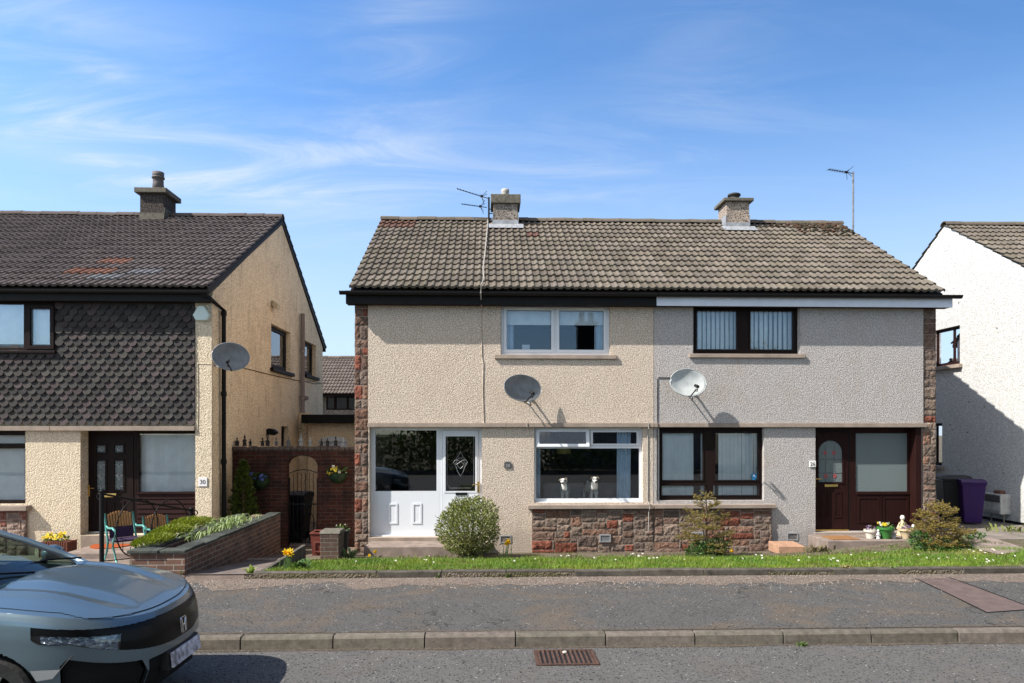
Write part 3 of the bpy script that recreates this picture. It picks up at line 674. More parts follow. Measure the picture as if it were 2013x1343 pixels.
mb = MB(); mb.slab(g0 - .004, g1 + .004, g2 - .004, g3 + .004, ym + .01, ym + .02); mb.build('pane', mat['glass_frost'], dr)
mb = MB(); yl = ym + .006
for q in (-.09, .09): mb.tube([(gc + q, yl, g2), (gc + q, yl, g3 - .1)], .005, 5, (.1, .1, .1))
for q in (.22, .55): mb.tube([(g0, yl, g2 + q * (g3 - g2)), (g1, yl, g2 + q * (g3 - g2))], .005, 5, (.1, .1, .1))
for (p, q) in ((-.09, .14), (.1, .14), (-.1, .7), (.08, .7)):
    for t in range(5): mb.ball((gc + p + .022 * math.cos(t * 1.26), yl, g2 + q * (g3 - g2) + .028 * math.sin(t * 1.26)), (.02, .004, .022), 6, 4, (.30, .05, .05))
mb.build('stained_glass', mat['tint_gloss'], dr)
mb = MB(); mb.box(X(1629), X(1655), ym - .028, ym - .011, Z(958.5, px=1640), Z(953.5, px=1640)); mb.build('letterbox', mat['brass'], dr, bevel=.004)
handle(dr, X(1609.5), Z(947, px=1609), ym - .011, 1)
mb = MB(); mb.box(da, db, ym - .05, ym - .002, c + .0, c + .035); mb.build('weather_bar', mat['brass'], dr, bevel=.004)
mb = MB(); mb.box(a - .02, b + .02, YF - .03, YF + .26, GZB, c - .002); mb.build('threshold', mat['string'], greyH, bevel=.006)
mat['step'] = plain('step_concrete', (.21, .165, .14), .95, 0, .3, 5, .5, bscale=80)
GS = (X(1627, 13.15), X(1803, 13.15), 13.15, YF - .035, Z(1063, 13.15, 1700))
mb = MB(); mb.box(GS[0], GS[1], GS[2], GS[3], GZB, GS[4]); mb.build('door_step', mat['step'], greyH, bevel=.012)
mb = MB(); mb.box(X(1799), X(1811) - .001, YF - .02, YF + .186, gd_[2], gd_[3] - .001); mb.build('corner_post', mat['maho'], greyH, bevel=.006)
# air bricks
for H, px, py in ((tanH, 994, 1060), (tanH, 1188, 1057), (greyH, 1368, 1053), (greyH, 1558, 1055)):
    mb = MB(); x_, z_ = X(px), Z(py, px=px); yy = YF - .012 if px in (994, 1558) else YF - .11
    mb.slab(x_ - .11, x_ + .11, z_ - .075, z_ + .075, yy, yy + .05, [(x_ - .09, x_ + .09, z_ - .055, z_ + .055)])
    for k in range(5): mb.box(x_ - .09, x_ + .09, yy + .012, yy + .03, z_ - .05 + k * .022, z_ - .038 + k * .022)
    mb.build('air_vent', mat['greymetal'], H)
# roofs
def roof(H, x0, x1, nt, cf, mt, ye, ze, yr, zr, nc, seed, rn, inset=.02):
    mb = MB(); o = .05; yb = 2 * yr - ye
    mb.prism([(ye + .03, ze - .035), (yr, zr - .035), (yb - .03, ze - .035), (yb - .03, ze - .13), (yr, zr - .16), (ye + .03, ze - .13)], 'x', x0 + inset, x1 - .02)
    rf = mb.build('roof', mat['maho_dark'], H)
    mb = MB(); roof_tiles(mb, x0, x1, ye, ze, yr, zr, nt, nc, cf, seed); roof_tiles(mb, x0, x1, yb, ze, yr, zr, nt, nc, cf, seed + 1, nseg=3)
    mb.build('roof_tiles', mat[mt], rf, smooth=False)
    mb = MB(); ridge_tiles(mb, x0, x1, yr, zr + .07, rn, cf, seed + 2); mb.build('ridge_tiles', mat[mt], rf)
    return rf
vx0, vx1 = XL - .03, X(1857, YE)
def tan_l(i, j, r):
    c = tan_cf(i, j, r)
    if j >= 12 and i < 3: c = (.11, .06, .045)
    if (i, j) == (12, 10): c = (.10, .05, .04)
    return c
def tan_r(i, j, r):
    c = tan_cf(i, j, r)
    return c
n1 = round((XP - vx0) / .30); n2 = round((vx1 - XP) / .30)
rfT = roof(tanH, vx0, XP, n1, tan_l, 'tile_tan', YE, ZE, YR, ZR, 14, 41, 13); rfG = roof(greyH, XP, vx1, n2, tan_r, 'tile_tan', YE, ZE, YR, ZR, 14, 51, 13)
# moss tufts lodged near the verge of the grey house
mb = MB(); r = random.Random(4)
for k in range(300):
    t = min(.99, abs(r.gauss(0, .09))); q = max(0, r.gauss(.55, .5)); yy = YR - .05 - t * (YR - YE); zz_ = ZR - t * (ZR - ZE)
    s_ = r.uniform(.015, .05); mb.ball((vx1 - .12 - q, yy, zz_ + .035), (s_ * 1.3, s_, s_ * .6), 6, 4, (.05 * r.uniform(.6, 1.6), .035, .02))
for k in range(170):
    i = r.randrange(0, 78); j = r.randrange(0, 14); xx = vx0 + (vx1 - vx0) * (i + .2) / 78; t = j / 14 + .004
    s_ = r.uniform(.012, .032); mb.ball((xx, YE + t * (YR - YE) - .01, ZE + t * (ZR - ZE) + .03), (s_ * 1.5, s_, s_ * .7), 6, 4, (.045 * r.uniform(.6, 1.6), .033, .02))
mb.build('moss', mat['tint'], rfG)['kind'] = 'stuff'
# eaves
for H, a, b, fm in ((tanH, XL - .12, XP, 'black'), (greyH, XP + .004, X(1856), 'fascia_white')):
    mb = MB(); z0_, z1_ = (Z(599, 13.74), Z(581, 13.74)); mb.box(a, b, 13.74, 13.765, z0_, z1_ + (.02 if fm == 'black' else 0)); mb.build('fascia', mat[fm], H, bevel=.003)
    mb = MB(); mb.box(a, b, 13.766, YF - .002, z0_ + .01, z0_ + .03); mb.build('soffit', mat['maho_dark'], H)
    gutter(H, a - (.1 if fm == 'black' else -.002), b + (.0 if fm == 'black' else .12), 13.66, ZE - .065, .066)
mb = MB(); mb.box(XL - .12, XP, 13.70, 13.738, Z(577, 13.7), Z(573, 13.7)); mb.build('fascia_bead', mat['black'], tanH)
# chimneys
def yz_on_roof(y): return ZE + (y - YE) / (YR - YE) * (ZR - ZE)
def chim(H, pxa, pxb, yf, depth, ztop_px, capb_px, cm, pot, cap, potpx=None):
    zr_ = yz_on_roof(yf); x0, x1 = X(pxa, yf), X(pxb, yf); zc = Z(ztop_px, yf - cap, pxa)
    c = chimney(H, x0, x1, yf, yf + depth, zr_ - .1, Z(capb_px, yf - cap, pxa), cm, zc, cap, pot, flash=False, potx=(X(potpx, yf + depth / 2) if potpx else None))
    mb = MB(); mb.box(x0 - .012, x1 + .012, yf - .018, yf - .002, zr_ + .02, zr_ + .17)
    for s_ in (0, 1):
        q = x0 - .018 if s_ == 0 else x1 + .002; mb.box(q, q + .016, yf - .01, YR, zr_ + .05, ZR + .1)
    uy, uz = (YR - YE) / 4.8, (ZR - ZE) / 4.8
    a_, b_ = x0 - .13, x1 + .13; y_ = yf - .26; z_ = yz_on_roof(y_) + .075
    mb.quad((a_, y_, z_), (b_, y_, z_), (b_, yf - .004, yz_on_roof(yf) + .085), (a_, yf - .004, yz_on_roof(yf) + .085))
    mb.build('flashing', mat['lead'], c, bevel=0); return c
chim(tanH, 970, 1018, 17.25, .62, 381, 399, 'cast_chim', 'pale', .065, 993)
chim(greyH, 1428, 1473, 17.25, .62, 388, 394.5, 'cast_chim_tan' if 'cast_chim_tan' in mat else 'cast_chim', 'dark', .085, 1443)
# ------------------------------------------------------------------ tile-hung house on the left
GX = -5.316; LYE, LZE, LYR, LZR = 13.66, 4.93, 18.62, 7.72; LYB = 2 * LYR - LYE
H30 = thing('tile_hung_house', 'cream house with dark fish-scale hung tiles and a yellow gable wall', 'house', (-9.0, YF, GZB))
LX0 = -16.5; px385 = X(386)
lw = (X(-30), X(113), Z(690, px=60), Z(594, px=60)); lz0, lz1 = Z(847, px=200), Z(838.5, px=200)
ldoor = (X(158), px385, Z(1052, px=270), lz0); llw = (X(-60), X(50), Z(991, px=20), lz0)
mb = MB(); mb.slab(LX0, GX - .006, GZB, ZT, YF, YF + .28, [lw, ldoor, llw]); mb.build('wall', mat['cast_cream'], H30)
# pillar that frames the hung tiles
mb = MB(); mb.slab(px385, GX, GZB, ZT, YF - .05, YF - .001); mb.build('corner_pier', mat['cast_cream'], H30, bevel=.01)
# gable
gw1 = (*sorted((PX(533, 640, GX)[0], PX(571, 640, GX)[0])), PX(533, 722, GX)[1], 4.86); gw2 = (*sorted((PX(599, 660, GX)[0], PX(621, 660, GX)[0])), PX(599, 735, GX)[1], 4.86)
gwl = (*sorted((PX(553, 860, GX)[0], PX(567, 860, GX)[0])), PX(553, 905, GX)[1], PX(553, 838, GX)[1])
mb = MB(); mb.slab(YF + .0, LYB - .35, GZB, LZE - .03, GX, GX - .28, [gw1, gw2, gwl], axis='x'); mb.prism([(YF, LZE - .03), (LYB - .35, LZE - .03), (LYR, LZR - .13)], 'x', GX - .28, GX)
mb.build('gable_wall', mat['cast_gable'], H30)
mb = MB(); mb.box(LX0, GX - .3, LYB - .65, LYB - .36, GZB, LZE); mb.build('rear_wall', mat['cast_gable'], H30)
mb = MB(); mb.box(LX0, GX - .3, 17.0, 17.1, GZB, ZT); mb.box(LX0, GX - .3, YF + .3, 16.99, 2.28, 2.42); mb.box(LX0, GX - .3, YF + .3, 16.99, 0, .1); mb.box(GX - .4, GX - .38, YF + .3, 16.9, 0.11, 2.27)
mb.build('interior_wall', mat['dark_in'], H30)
for (a, b, c, d) in (gw1, gw2, gwl):
    window(H30, 'gable_window', a, b, c, d, GX - .12, 'maho_dark', [(a + .06, b - .06, c + .07, d - .06)], sw=.05, axis='x', sgn=-1)
    if d > 3:
        mb = MB(); mb.box(GX - .05, GX + .09, a - .09, b + .12, c - .1, c - .01); mb.build('window_sill', mat['maho_dark'], H30, bevel=.008)
    mb = MB(); mb.slab(a, b, c, d, GX - .45, GX - .46, axis='x'); mb.build('dark_room', mat['blind' if d > 3 else 'dark_in'], H30)
# hung tiles
def scale_tiles(x0, x1, z0, z1, y, holes, wd=.172, pitch=.1165, seed=1):
    r = random.Random(seed); mb = MB(); n = int((x1 - x0) / wd) + 2; k = 0; z = z0 + .02
    while z < z1 + .05:
        for i in range(n):
            xc = x0 + (i + (.5 if k % 2 else 0)) * wd
            if xc < x0 - wd * .3 or xc > x1 + wd * .3: continue
            if any(h[0] - .02 < xc < h[1] + .02 and h[2] - .05 < z < h[3] for h in holes): continue
            c = r.choice([(.051, .045, .044), (.045, .043, .042), (.058, .054, .050), (.063, .051, .051), (.040, .038, .037)]); q = r.uniform(.8, 1.2); c = tuple(v * q for v in c)
            rr = wd / 2 - .002; pts = [(-rr, rr * .85)]
            for t in range(9):
                a = math.pi + math.pi * t / 8; pts.append((rr * math.cos(a), rr * .85 + rr * 1.12 * math.sin(a) if True else 0))
            pts.append((rr, rr * .85)); top = pitch * 2.1; pts = [(-rr, top)] + pts[1:-1] + [(rr, top)]
            pts = [(min(max(xc + p, x0), x1), z + q_) for p, q_ in pts]; zb = z - rr * .2
            jit = r.uniform(-.004, .004)
            def yy(zz): return y - .062 * max(0, 1 - (zz - z + .02) / top) - .004 + jit
            vs = [(p, yy(q_) - .013, min(q_, z1)) for p, q_ in pts] + [(p, yy(q_) + .004, min(q_, z1)) for p, q_ in pts]; m_ = len(pts)
            mb.add(vs, [tuple(range(m_))] + [(j, m_ + j, m_ + (j + 1) % m_, (j + 1) % m_) for j in range(m_)], c)
        z += pitch; k += 1
    return mb
mb = scale_tiles(-11.2, px385 - .004, lz1 + .03, ZT, YF - .004, [lw]); mb.build('hung_tiles', mat['tile_scale'] if 'tile_scale' in mat else mat['tile_brown'], H30)
mb = MB(); mb.box(-11.2, X(103), YF - .09, YF - .002, lz0, lz1); mb.box(X(103) + .006, px385 - .002, YF - .09, YF - .002, lz0, lz1); mb.build('string_course', mat['string'], H30, bevel=.006)
a, b, c, d = lw; m_ = X(55)
fr = window(H30, 'window', a, b, c, d, YF - .05, 'maho_dark', [(a + .06, X(50), c + .05, d - .05), (X(60), b - .05, c + .05, d - .05)], sw=.05, sash=False)
p = (X(52) + .03, b - .03, c + .03, d - .06); mb = MB(); mb.slab(p[0], p[1], p[2], p[3], YF - .075, YF - .051, [(p[0] + .08, p[1] - .07, p[2] + .07, p[3] - .08)]); mb.build('sash', mat['maho_dark'], fr, bevel=.004)
mb = MB(); mb.box(a, b + .02, YF - .12, YF - .052, c - .05, c - .005); mb.build('window_sill', mat['maho_dark'], H30, bevel=.005)
mb = MB(); mb.slab(a, b, c, d, YF + .07, YF + .075); mb.build('net_curtain', mat['blind'], H30)
a, b, c, d = llw; zt = Z(877, px=25)
fr = window(H30, 'window', a, b, c, d, YF + .08, 'maho_dark', [(a + .06, b - .06, c + .07, zt - .05), (a + .06, b - .06, zt + .05, d - .09)], sash=False)
vert_blind(H30, a + .04, b - .02, c + .04, d - .06, YF + .22, .085, 12, seed=8)
mb = MB(); mb.box(X(-60), X(62), YF - .16, YF + .05, Z(1003, px=30), Z(993, px=30)); mb.build('window_sill', mat['string'], H30, bevel=.008)
mb = MB(); mb.box(X(-200), X(54), YF - .055, YF - .001, GZB, Z(1004, px=30)); mb.build('apron_backing', mat['mortar'], H30)
mb = MB(); stones(mb, X(-200), X(55), GZB, Z(1004, px=30), YF - .056, size=(.18, .42, .13, .22), seed=31, pal=[((.26, .19, .155), 4), ((.22, .15, .12), 3), ((.20, .09, .07), 1)]); mb.build('stone_apron', mat['stone'], H30)
# recessed door set
a, b, c, d = ldoor; ym = YF + .285; m0, m1 = X(163, ym), X(268, ym)
mb = MB(); mb.slab(a - .02, m1, c, d + .02, ym, ym + .07, [(m0 + .06, m1 - .05, c + .04, d - .1)]); mb.build('door_frame', mat['maho_dark'], H30, bevel=.004)
da, db, dc, dd = m0 + .065, m1 - .055, c + .045, d - .105
hs_ = []
for q in (199, 234):
    x_ = X(q, ym); hs_ += [(x_ - .085, x_ + .085, Z(889, ym, 200), Z(876, ym, 200)), (x_ - .085, x_ + .085, Z(963, ym, 200), Z(906, ym, 200))]
mb = MB(); mb.slab(da, db, dc, dd, ym - .01, ym + .05, hs_)
for h in hs_: mb.slab(h[0] - .035, h[1] + .035, h[2] - .035, h[3] + .035, ym - .024, ym - .011, [h])
for q in (199, 234):
    x_ = X(q, ym); mb.slab(x_ - .11, x_ + .11, Z(1030, ym, 200), Z(985, ym, 200), ym - .022, ym - .011, [(x_ - .075, x_ + .075, Z(1030, ym, 200) + .035, Z(985, ym, 200) - .035)])
dr = mb.build('door', mat['maho_dark'], H30, bevel=.005)
yl = ym + .004
for h in hs_:
    mb = MB(); mb.slab(h[0] - .004, h[1] + .004, h[2] - .004, h[3] + .004, ym + .012, ym + .022); pn_ = mb.build('pane', mat['glass_frost'], dr)
    mb = MB()
    xc = (h[0] + h[1]) / 2; H_ = h[3] - h[2]
    for t in ((.5,) if H_ < .2 else (.12, .5, .86)):
        z_ = h[2] + t * H_; e = .035 if H_ < .2 else .05
        mb.tube([(h[0], yl, z_), (xc - .03, yl, z_)], .005, 5); mb.tube([(xc + .03, yl, z_), (h[1], yl, z_)], .005, 5)
        mb.tube([(xc - .03, yl, z_), (xc, yl, z_ + e), (xc + .03, yl, z_), (xc, yl, z_ - e), (xc - .03, yl, z_)], .004, 5)
    if H_ > .2: mb.tube([(xc - .06, yl, h[2] + .5 * H_), (xc, yl, h[2] + .66 * H_), (xc + .06, yl, h[2] + .5 * H_), (xc, yl, h[2] + .34 * H_), (xc - .06, yl, h[2] + .5 * H_)], .004, 5)
    mb.build('leaded_motif', mat['silver'], dr)
mb = MB(); mb.box(X(202, ym), X(230, ym), ym - .03, ym - .011, Z(977.5, ym, 200), Z(970, ym, 200)); mb.build('letterbox', mat['brass'], dr, bevel=.005)
handle(dr, X(176, ym), Z(964, ym, 176), ym - .011, 1)
mb = MB(); mb.box(da, db, ym - .06, ym - .002, c, c + .04); mb.build('weather_bar', mat['silver'], dr, bevel=.004)
s0, s1 = m1 + .004, b + .02; zr_ = Z(969, ym, 330)
fr = window(H30, 'side_screen', s0, s1, c, d + .02, ym, 'maho_dark', [(X(273, ym), X(384, ym), zr_ + .02, Z(853, ym, 330))], sash=False)
mb = MB(); mb.box(s0 + .005, s1, ym - .05, ym - .001, zr_ - .02, zr_ + .012); n = 8; hb = (zr_ - .02 - c) / n
for k in range(n): mb.prism([(ym - .028, c + k * hb + .003), (ym - .001, c + k * hb + .003), (ym - .001, c + (k + 1) * hb - .004), (ym - .012, c + (k + 1) * hb - .004)], 'x', s0 + .01, s1)
mb.build('cladding', mat['maho'], fr)
vert_blind(H30, X(273, ym) - .02, X(384, ym) + .03, zr_ - .02, Z(853, ym, 330) + .02, ym + .16, .085, 15, seed=9)
mb = MB(); mb.box(X(163) - .03, px385 + .02, YF - .02, YF + .36, GZB, c - .002); mb.build('threshold', mat['string'], H30)
mb = MB(); mb.box(X(130, 13.0), -5.4, 12.9, YF - .06, GZB, Z(1086, 13.0, 150)); mb.build('door_step', mat['step'], H30, bevel=.012)
# roof
mb = MB(); lx1 = GX + .05
def br_cf(i, j, r):
    k = r.uniform(.82, 1.15); c = (.098 * k, .080 * k, .075 * k)
    xx = LX0 + (i + .5) * .3; 
    if j == 4 and 0 <= i - OI < 2: c = (.19, .092, .065)
    if j == 2 and -1 <= i - OI <= 1: c = (.18, .085, .058)
    if (j, i - OI) in ((2, 3), (2, 4), (1, 1), (1, 2)): c = (.135, .135, .14)
    return c
nl = round((lx1 - LX0) / .3); OI = int((X(212, 15.2) - LX0) / .3)
rfL = roof(H30, LX0, lx1, nl, br_cf, 'tile_brown', LYE, LZE, LYR, LZR, 16, 61, 24)
mb = MB(); mb.box(LX0, GX - .02, 13.74, 13.765, Z(592, 13.75, 200), Z(573, 13.75, 200)); mb.build('fascia', mat['black'], H30)
mb = MB(); mb.box(LX0, GX - .02, 13.766, YF - .052, Z(592, 13.75, 200) + .01, Z(592, 13.75, 200) + .03); mb.build('soffit', mat['maho_dark'], H30)
gutter(H30, LX0, GX + .04, 13.69, LZE - .07, .06)
mb = MB(); mb.box(GX - .02, GX + .03, LYE + .1, LYB - .1, 0, .001) if False else None
for s_, (ya, yb_) in ((1, (LYE + .02, LYR)), (-1, (LYB - .02, LYR))):
    mb.prism([(ya, LZE - .04), (yb_, LZR - .06), (yb_, LZR - .0), (ya, LZE + .01)], 'x', GX + .002, GX + .03)
mb.build('verge_board', mat['maho_dark'], rfL)
zr_ = LZE + (18.3 - LYE) / (LYR - LYE) * (LZR - LZE)
x0, x1 = X(275, 18.25), X(322, 18.25); c = chimney(H30, x0, x1, 18.25, 18.95, zr_ - .1, Z(379, 18.18, 300), 'cast_chim_dark', Z(369, 18.18, 300), .10, 'tall', flash=False)
mb = MB(); mb.box(x0 - .015, x1 + .015, 18.23, 18.249, zr_ + .0, zr_ + .16); mb.box(x1 + .002, x1 + .018, 18.25, 18.96, zr_ + .05, LZR + .12); mb.build('flashing', mat['cap'], c)
# rainwater and soil pipes
xd, yd = GX + .075, PX(440, 800, GX + .075)[0]
mb = MB(); mb.tube([(GX - .1, 13.69, LZE - .13), (GX + .04, 13.75, LZE - .2), (xd, yd, LZE - .32), (xd, yd, .0)], .042, 10)
for z_ in (4.5, 2.9, 1.55): mb.tube([(xd, yd, z_), (xd, yd, z_ + .09)], .055, 10)
mb.build('downpipe', mat['black'], H30, smooth=False)
xs_ = GX + .09; ys_ = PX(595, 760, xs_)[0]; zt_ = PX(595, 617, xs_)[1]
mb = MB(); mb.tube([(xs_, ys_, zt_), (xs_, ys_, -.3)], .062, 12); zc_ = PX(595, 786, xs_)[1]
for p_ in (690, 782, 812, 850): z_ = PX(595, p_, xs_)[1]; mb.tube([(xs_, ys_, z_ - .05), (xs_, ys_, z_ + .05)], .075, 12)
mb.tube([(xs_, ys_, zc_), (xs_ + .08, ys_ - .02, zc_ + .04), (xs_ + .16, ys_ - .03, zc_ + .05)], .055, 10); mb.build('soil_pipe', mat['pipe'] if 'pipe' in mat else mat['alu'], H30, smooth=True)
def gpt(px, py, o=.012): y, z = PX(px, py, GX); return (GX + o, y, z)
mb = MB(); mb.tube([gpt(470, 722), gpt(492, 727), gpt(520, 734), gpt(545, 740), gpt(588, 749), gpt(600, 750), gpt(618, 755), gpt(638, 752)], .009, 5); mb.tube([gpt(588, 752), gpt(612, 749), gpt(630, 754)], .007, 5)
mb.build('cable', mat['bark'], H30)
mb = MB(); x_ = X(391); mb.tube([(x_, YF - .055, Z(716, px=391)), (x_ + .02, YF - .055, Z(715, px=391)), (GX - .03, YF - .055, Z(716.5, px=391))], .006, 5); mb.tube([(x_, YF - .055, Z(716, px=391)), (x_ + .01, YF - .055, Z(780, px=391)), (x_, YF - .055, Z(850, px=391))], .006, 5); mb.build('cable', mat['cast_cream'], H30)
# flood light on the gable
y_, z_ = PX(535, 601, GX); mb = MB(); mb.box(GX + .001, GX + .05, y_ - .03, y_ + .03, z_ - .02, z_ + .1)
mb.prism([(GX + .05, z_ + .12), (GX + .17, z_ + .02), (GX + .14, z_ - .12), (GX + .03, z_ - .02)], 'y', y_ - .11, y_ + .11)
tag(mb.build('flood_light', mat['cream_plastic'] if 'cream_plastic' in mat else mat['upvc'], None, origin=(GX, y_, z_), bevel=.008), 'small cream flood light high on the yellow gable wall', 'light')
# alarm bell box
x_, z_ = X(401), Z(618, px=401); mb = MB(); s_ = .155
hexa = [(-.10, -.135), (.10, -.135), (s_, -.04), (.05, .135), (-.05, .135), (-s_, -.04)]
mb.prism([(x_ + p * .92, z_ + q * .92) for p, q in hexa], 'y', YF - .15, YF - .148); mb.prism([(x_ + p, z_ + q) for p, q in hexa], 'y', YF - .147, YF - .051)
mat['alarm'] = plain('pale_alarm_plastic', (.50, .60, .57), .35, 0, .04)
tag(mb.build('alarm_box', mat['alarm'], None, origin=(x_, YF, z_), bevel=.01), 'pale green six-sided alarm box under the eaves of the cream house', 'alarm')
# ------------------------------------------------------------------ plaques
def plaque(name, label, px, py, pw, ph, txt, bgc, fgc, y, arch=False, size=.1):
    x_, z_ = X(px), Z(py, px=px); w_, h_ = pw / 200, ph / 200; mb = MB()
    poly = [(-w_, -h_), (w_, -h_), (w_, h_)] + ([(w_ * math.cos(t), h_ + w_ * .55 * math.sin(t)) for t in [i * math.pi / 8 for i in range(1, 8)]] if arch else []) + [(-w_, h_)]
    mb.prism([(x_ + p, z_ + q) for p, q in poly], 'y', y - .016, y - .002)
    o = mb.build(name, mat_c(bgc), None, origin=(x_, y, z_), bevel=.003); tag(o, label, 'sign')
    t = text_mb(txt, size, x_, y - .018, z_ - .004); t.build('digits', mat_c(fgc), o); return o
_mc = {}
def mat_c(c, rough=.5):
    if c not in _mc: _mc[c] = plain('paint_%d' % len(_mc), c, rough, 0, .06)
    return _mc[c]
plaque('house_number', 'white house number 30 plaque on the cream corner pillar', 401, 947, 17, 17, '30', (.72, .68, .68), (.03, .025, .03), YF - .05, size=.115)
plaque('house_number', 'dark arched house number 28 plaque on the beige wall', 998, 915.5, 14, 9, '28', (.075, .073, .075), (.32, .30, .31), YF - .008, arch=True, size=.085)
plaque('house_number', 'white house number 26 plaque beside the mahogany door', 1596.5, 912, 13, 12, '26', (.74, .72, .69), (.09, .07, .07), YF - .008, size=.1)
mb = MB(); mb.slab(X(161.5, YF + .1), X(164.5, YF + .1), Z(939, px=162), Z(931, px=162), YF + .05, YF + .07); tag(mb.build('door_bell', mat['upvc'], None, origin=(X(163), YF + .05, Z(935))), 'tiny white bell push beside the dark recessed door', 'doorbell')

# ------------------------------------------------------------------ white house on the right
WX = 11.6; WYE, WZE, WYR, WZR = YE, ZE, YR, ZR + .02; WYB = 2 * WYR - WYE
HW = thing('white_house', 'white roughcast house with a buff tiled roof at the right edge', 'house', (WX + 3, YF, 0))
w1 = (PX(1887, 700, WX)[0], PX(1835, 700, WX)[0], PX(1887, 715, WX)[1], PX(1887, 639, WX)[1]); w2 = (PX(1852, 870, WX)[0], PX(1838, 870, WX)[0] + .6, PX(1852, 916, WX)[1], PX(1852, 832, WX)[1])
mb = MB(); mb.slab(YF, WYB - .35, .22, WZE - .03, WX, WX + .28, [w1, w2], axis='x'); mb.prism([(YF, WZE - .03), (WYB - .35, WZE - .03), (WYB - .35, WZE + .16), (WYR, WZR + .005), (YF, WZE + .16)], 'x', WX, WX + .28); mb.build('gable_wall', mat['cast_white'], HW)
mb = MB(); mb.slab(YF + .02, WYB - .37, -.4, .218, WX + .02, WX + .26, axis='x'); mb.build('plinth', mat['black'], HW)
mb = MB(); mb.box(WX + .3, WX + 8, YF, YF + .25, -.3, ZT); mb.box(WX + .3, WX + 8, WYB - .6, WYB - .36, -.3, ZT); mb.build('wall', mat['cast_white'], HW)
mb = MB(); mb.box(WX + .5, WX + .55, YF + .3, WYB - .7, -.2, ZT); mb.build('dark_room', mat['blind'], HW)
for (a, b, c, d) in (w1, w2):
    window(HW, 'window', a, b, c, d, WX + .08, 'maho', [(a + .06, a + .32, c + .08, d - .07), (a + .37, b - .06, c + .08, d - .07)], sash=False, axis='x')
    if d > 3:
        mb = MB(); mb.box(WX - .1, WX + .05, a - .1, b + .1, c - .1, c - .01); mb.build('window_sill', mat['string'], HW, bevel=.008)
    else:
        mb = MB(); mb.box(WX - .1, WX + .05, a - .1, b + .1, c - .1, c - .01); mb.build('window_sill', mat['string'], HW, bevel=.008)
roof(HW, WX - .04, WX + 8, 27, tan_cf, 'tile_tan', WYE, WZE, WYR, WZR, 14, 71, 18, .30)
# small pock marks in the white render
mb = MB(); r = random.Random(9)
for px, py in ((1960, 645), (1905, 790), (1935, 800), (1868, 835), (1902, 850), (1885, 925), (1973, 930), (1872, 845), (1885, 595)):
    y_, z_ = PX(px, py, WX); mb.ball((WX - .004, y_, z_), (.008, .025, .02), 7, 5, (.16, .15, .13))
mb.build('render_chips', mat['tint'], HW)

# ------------------------------------------------------------------ things behind the side passage
HB = thing('flat_roof_garage', 'flat-roofed yellow garage with white arched door behind the brick wall', 'garage', (-4, 21, GZB)); yy = 20.0
gx0, gx1 = X(606, yy), X(606, yy) + 2.6; da_ = (X(626, yy), X(683, yy))
dz = Z(862, yy, 650); mb = MB(); mb.slab(gx0, gx1, GZB - .1, Z(830, yy, 650), yy, yy + .2, [(da_[0], da_[1], GZB - .2, dz - .08)]); mb.slab(GX + .01, gx0 - .002, GZB, Z(812, yy + .3, 600), yy + .25, yy + .4); mb.build('wall', mat['cast_gable'], HB)
mb = MB(); mb.box(gx0 - .12, gx1, yy - .3, yy + 4, Z(832, yy - .3, 650), Z(815, yy - .3, 650)); mb.build('flat_roof', mat['black'], HB, bevel=.01)
mb = MB(); mb.slab(da_[0], da_[1], GZB - .1, dz - .08, yy + .06, yy + .1); xc = (da_[0] + da_[1]) / 2; hw = (da_[1] - da_[0]) / 2
mb.prism([(xc + hw * math.cos(t), dz - .082 + .14 * math.sin(t)) for t in [i * math.pi / 12 for i in range(13)]], 'y', yy - .012, yy - .002)
for k in range(6): mb.box(da_[0] + .03, da_[1] - .03, yy + .045, yy + .059, 1.1 + k * .16, 1.13 + k * .16)
mb.build('arched_door', mat['upvc'], HB)
HR = thing('rear_house', 'brown tiled house seen through the gap behind the garage', 'house', (-6, 33, -.4)); yy = 32.0
mb = MB(); wz0, wz1 = Z(806, yy, 660), Z(776, yy, 660); mb.slab(-12, 0, -.5, Z(772, yy, 660), yy, yy + .2, [(X(641, yy), X(700, yy), wz0, wz1)]); mb.build('wall', mat['cast_chim'], HR)
window(HR, 'window', X(641, yy), X(700, yy), wz0, wz1, yy + .08, 'maho', [(X(643, yy), X(656, yy), wz0 + .06, wz1 - .05), (X(661, yy), X(681, yy), wz0 + .06, wz1 - .05), (X(685, yy), X(698, yy), wz0 + .06, wz1 - .05)], sash=False, fd=.1)
mb = MB(); mb.box(-12, 0, yy + 1.5, yy + 1.6, -.4, 4); mb.build('interior_wall', mat['dark_in'], HR)
ry = yy - .4; rz = Z(774, ry, 660); rry = yy + 3.2; rrz = Z(704, rry, 660)
roof(HR, -12, 0, 40, lambda i, j, r: (lambda k: (.125 * k, .10 * k, .085 * k))(r.uniform(.85, 1.15)), 'tile_brown', ry, rz, rry, rrz, 12, 81, 20)
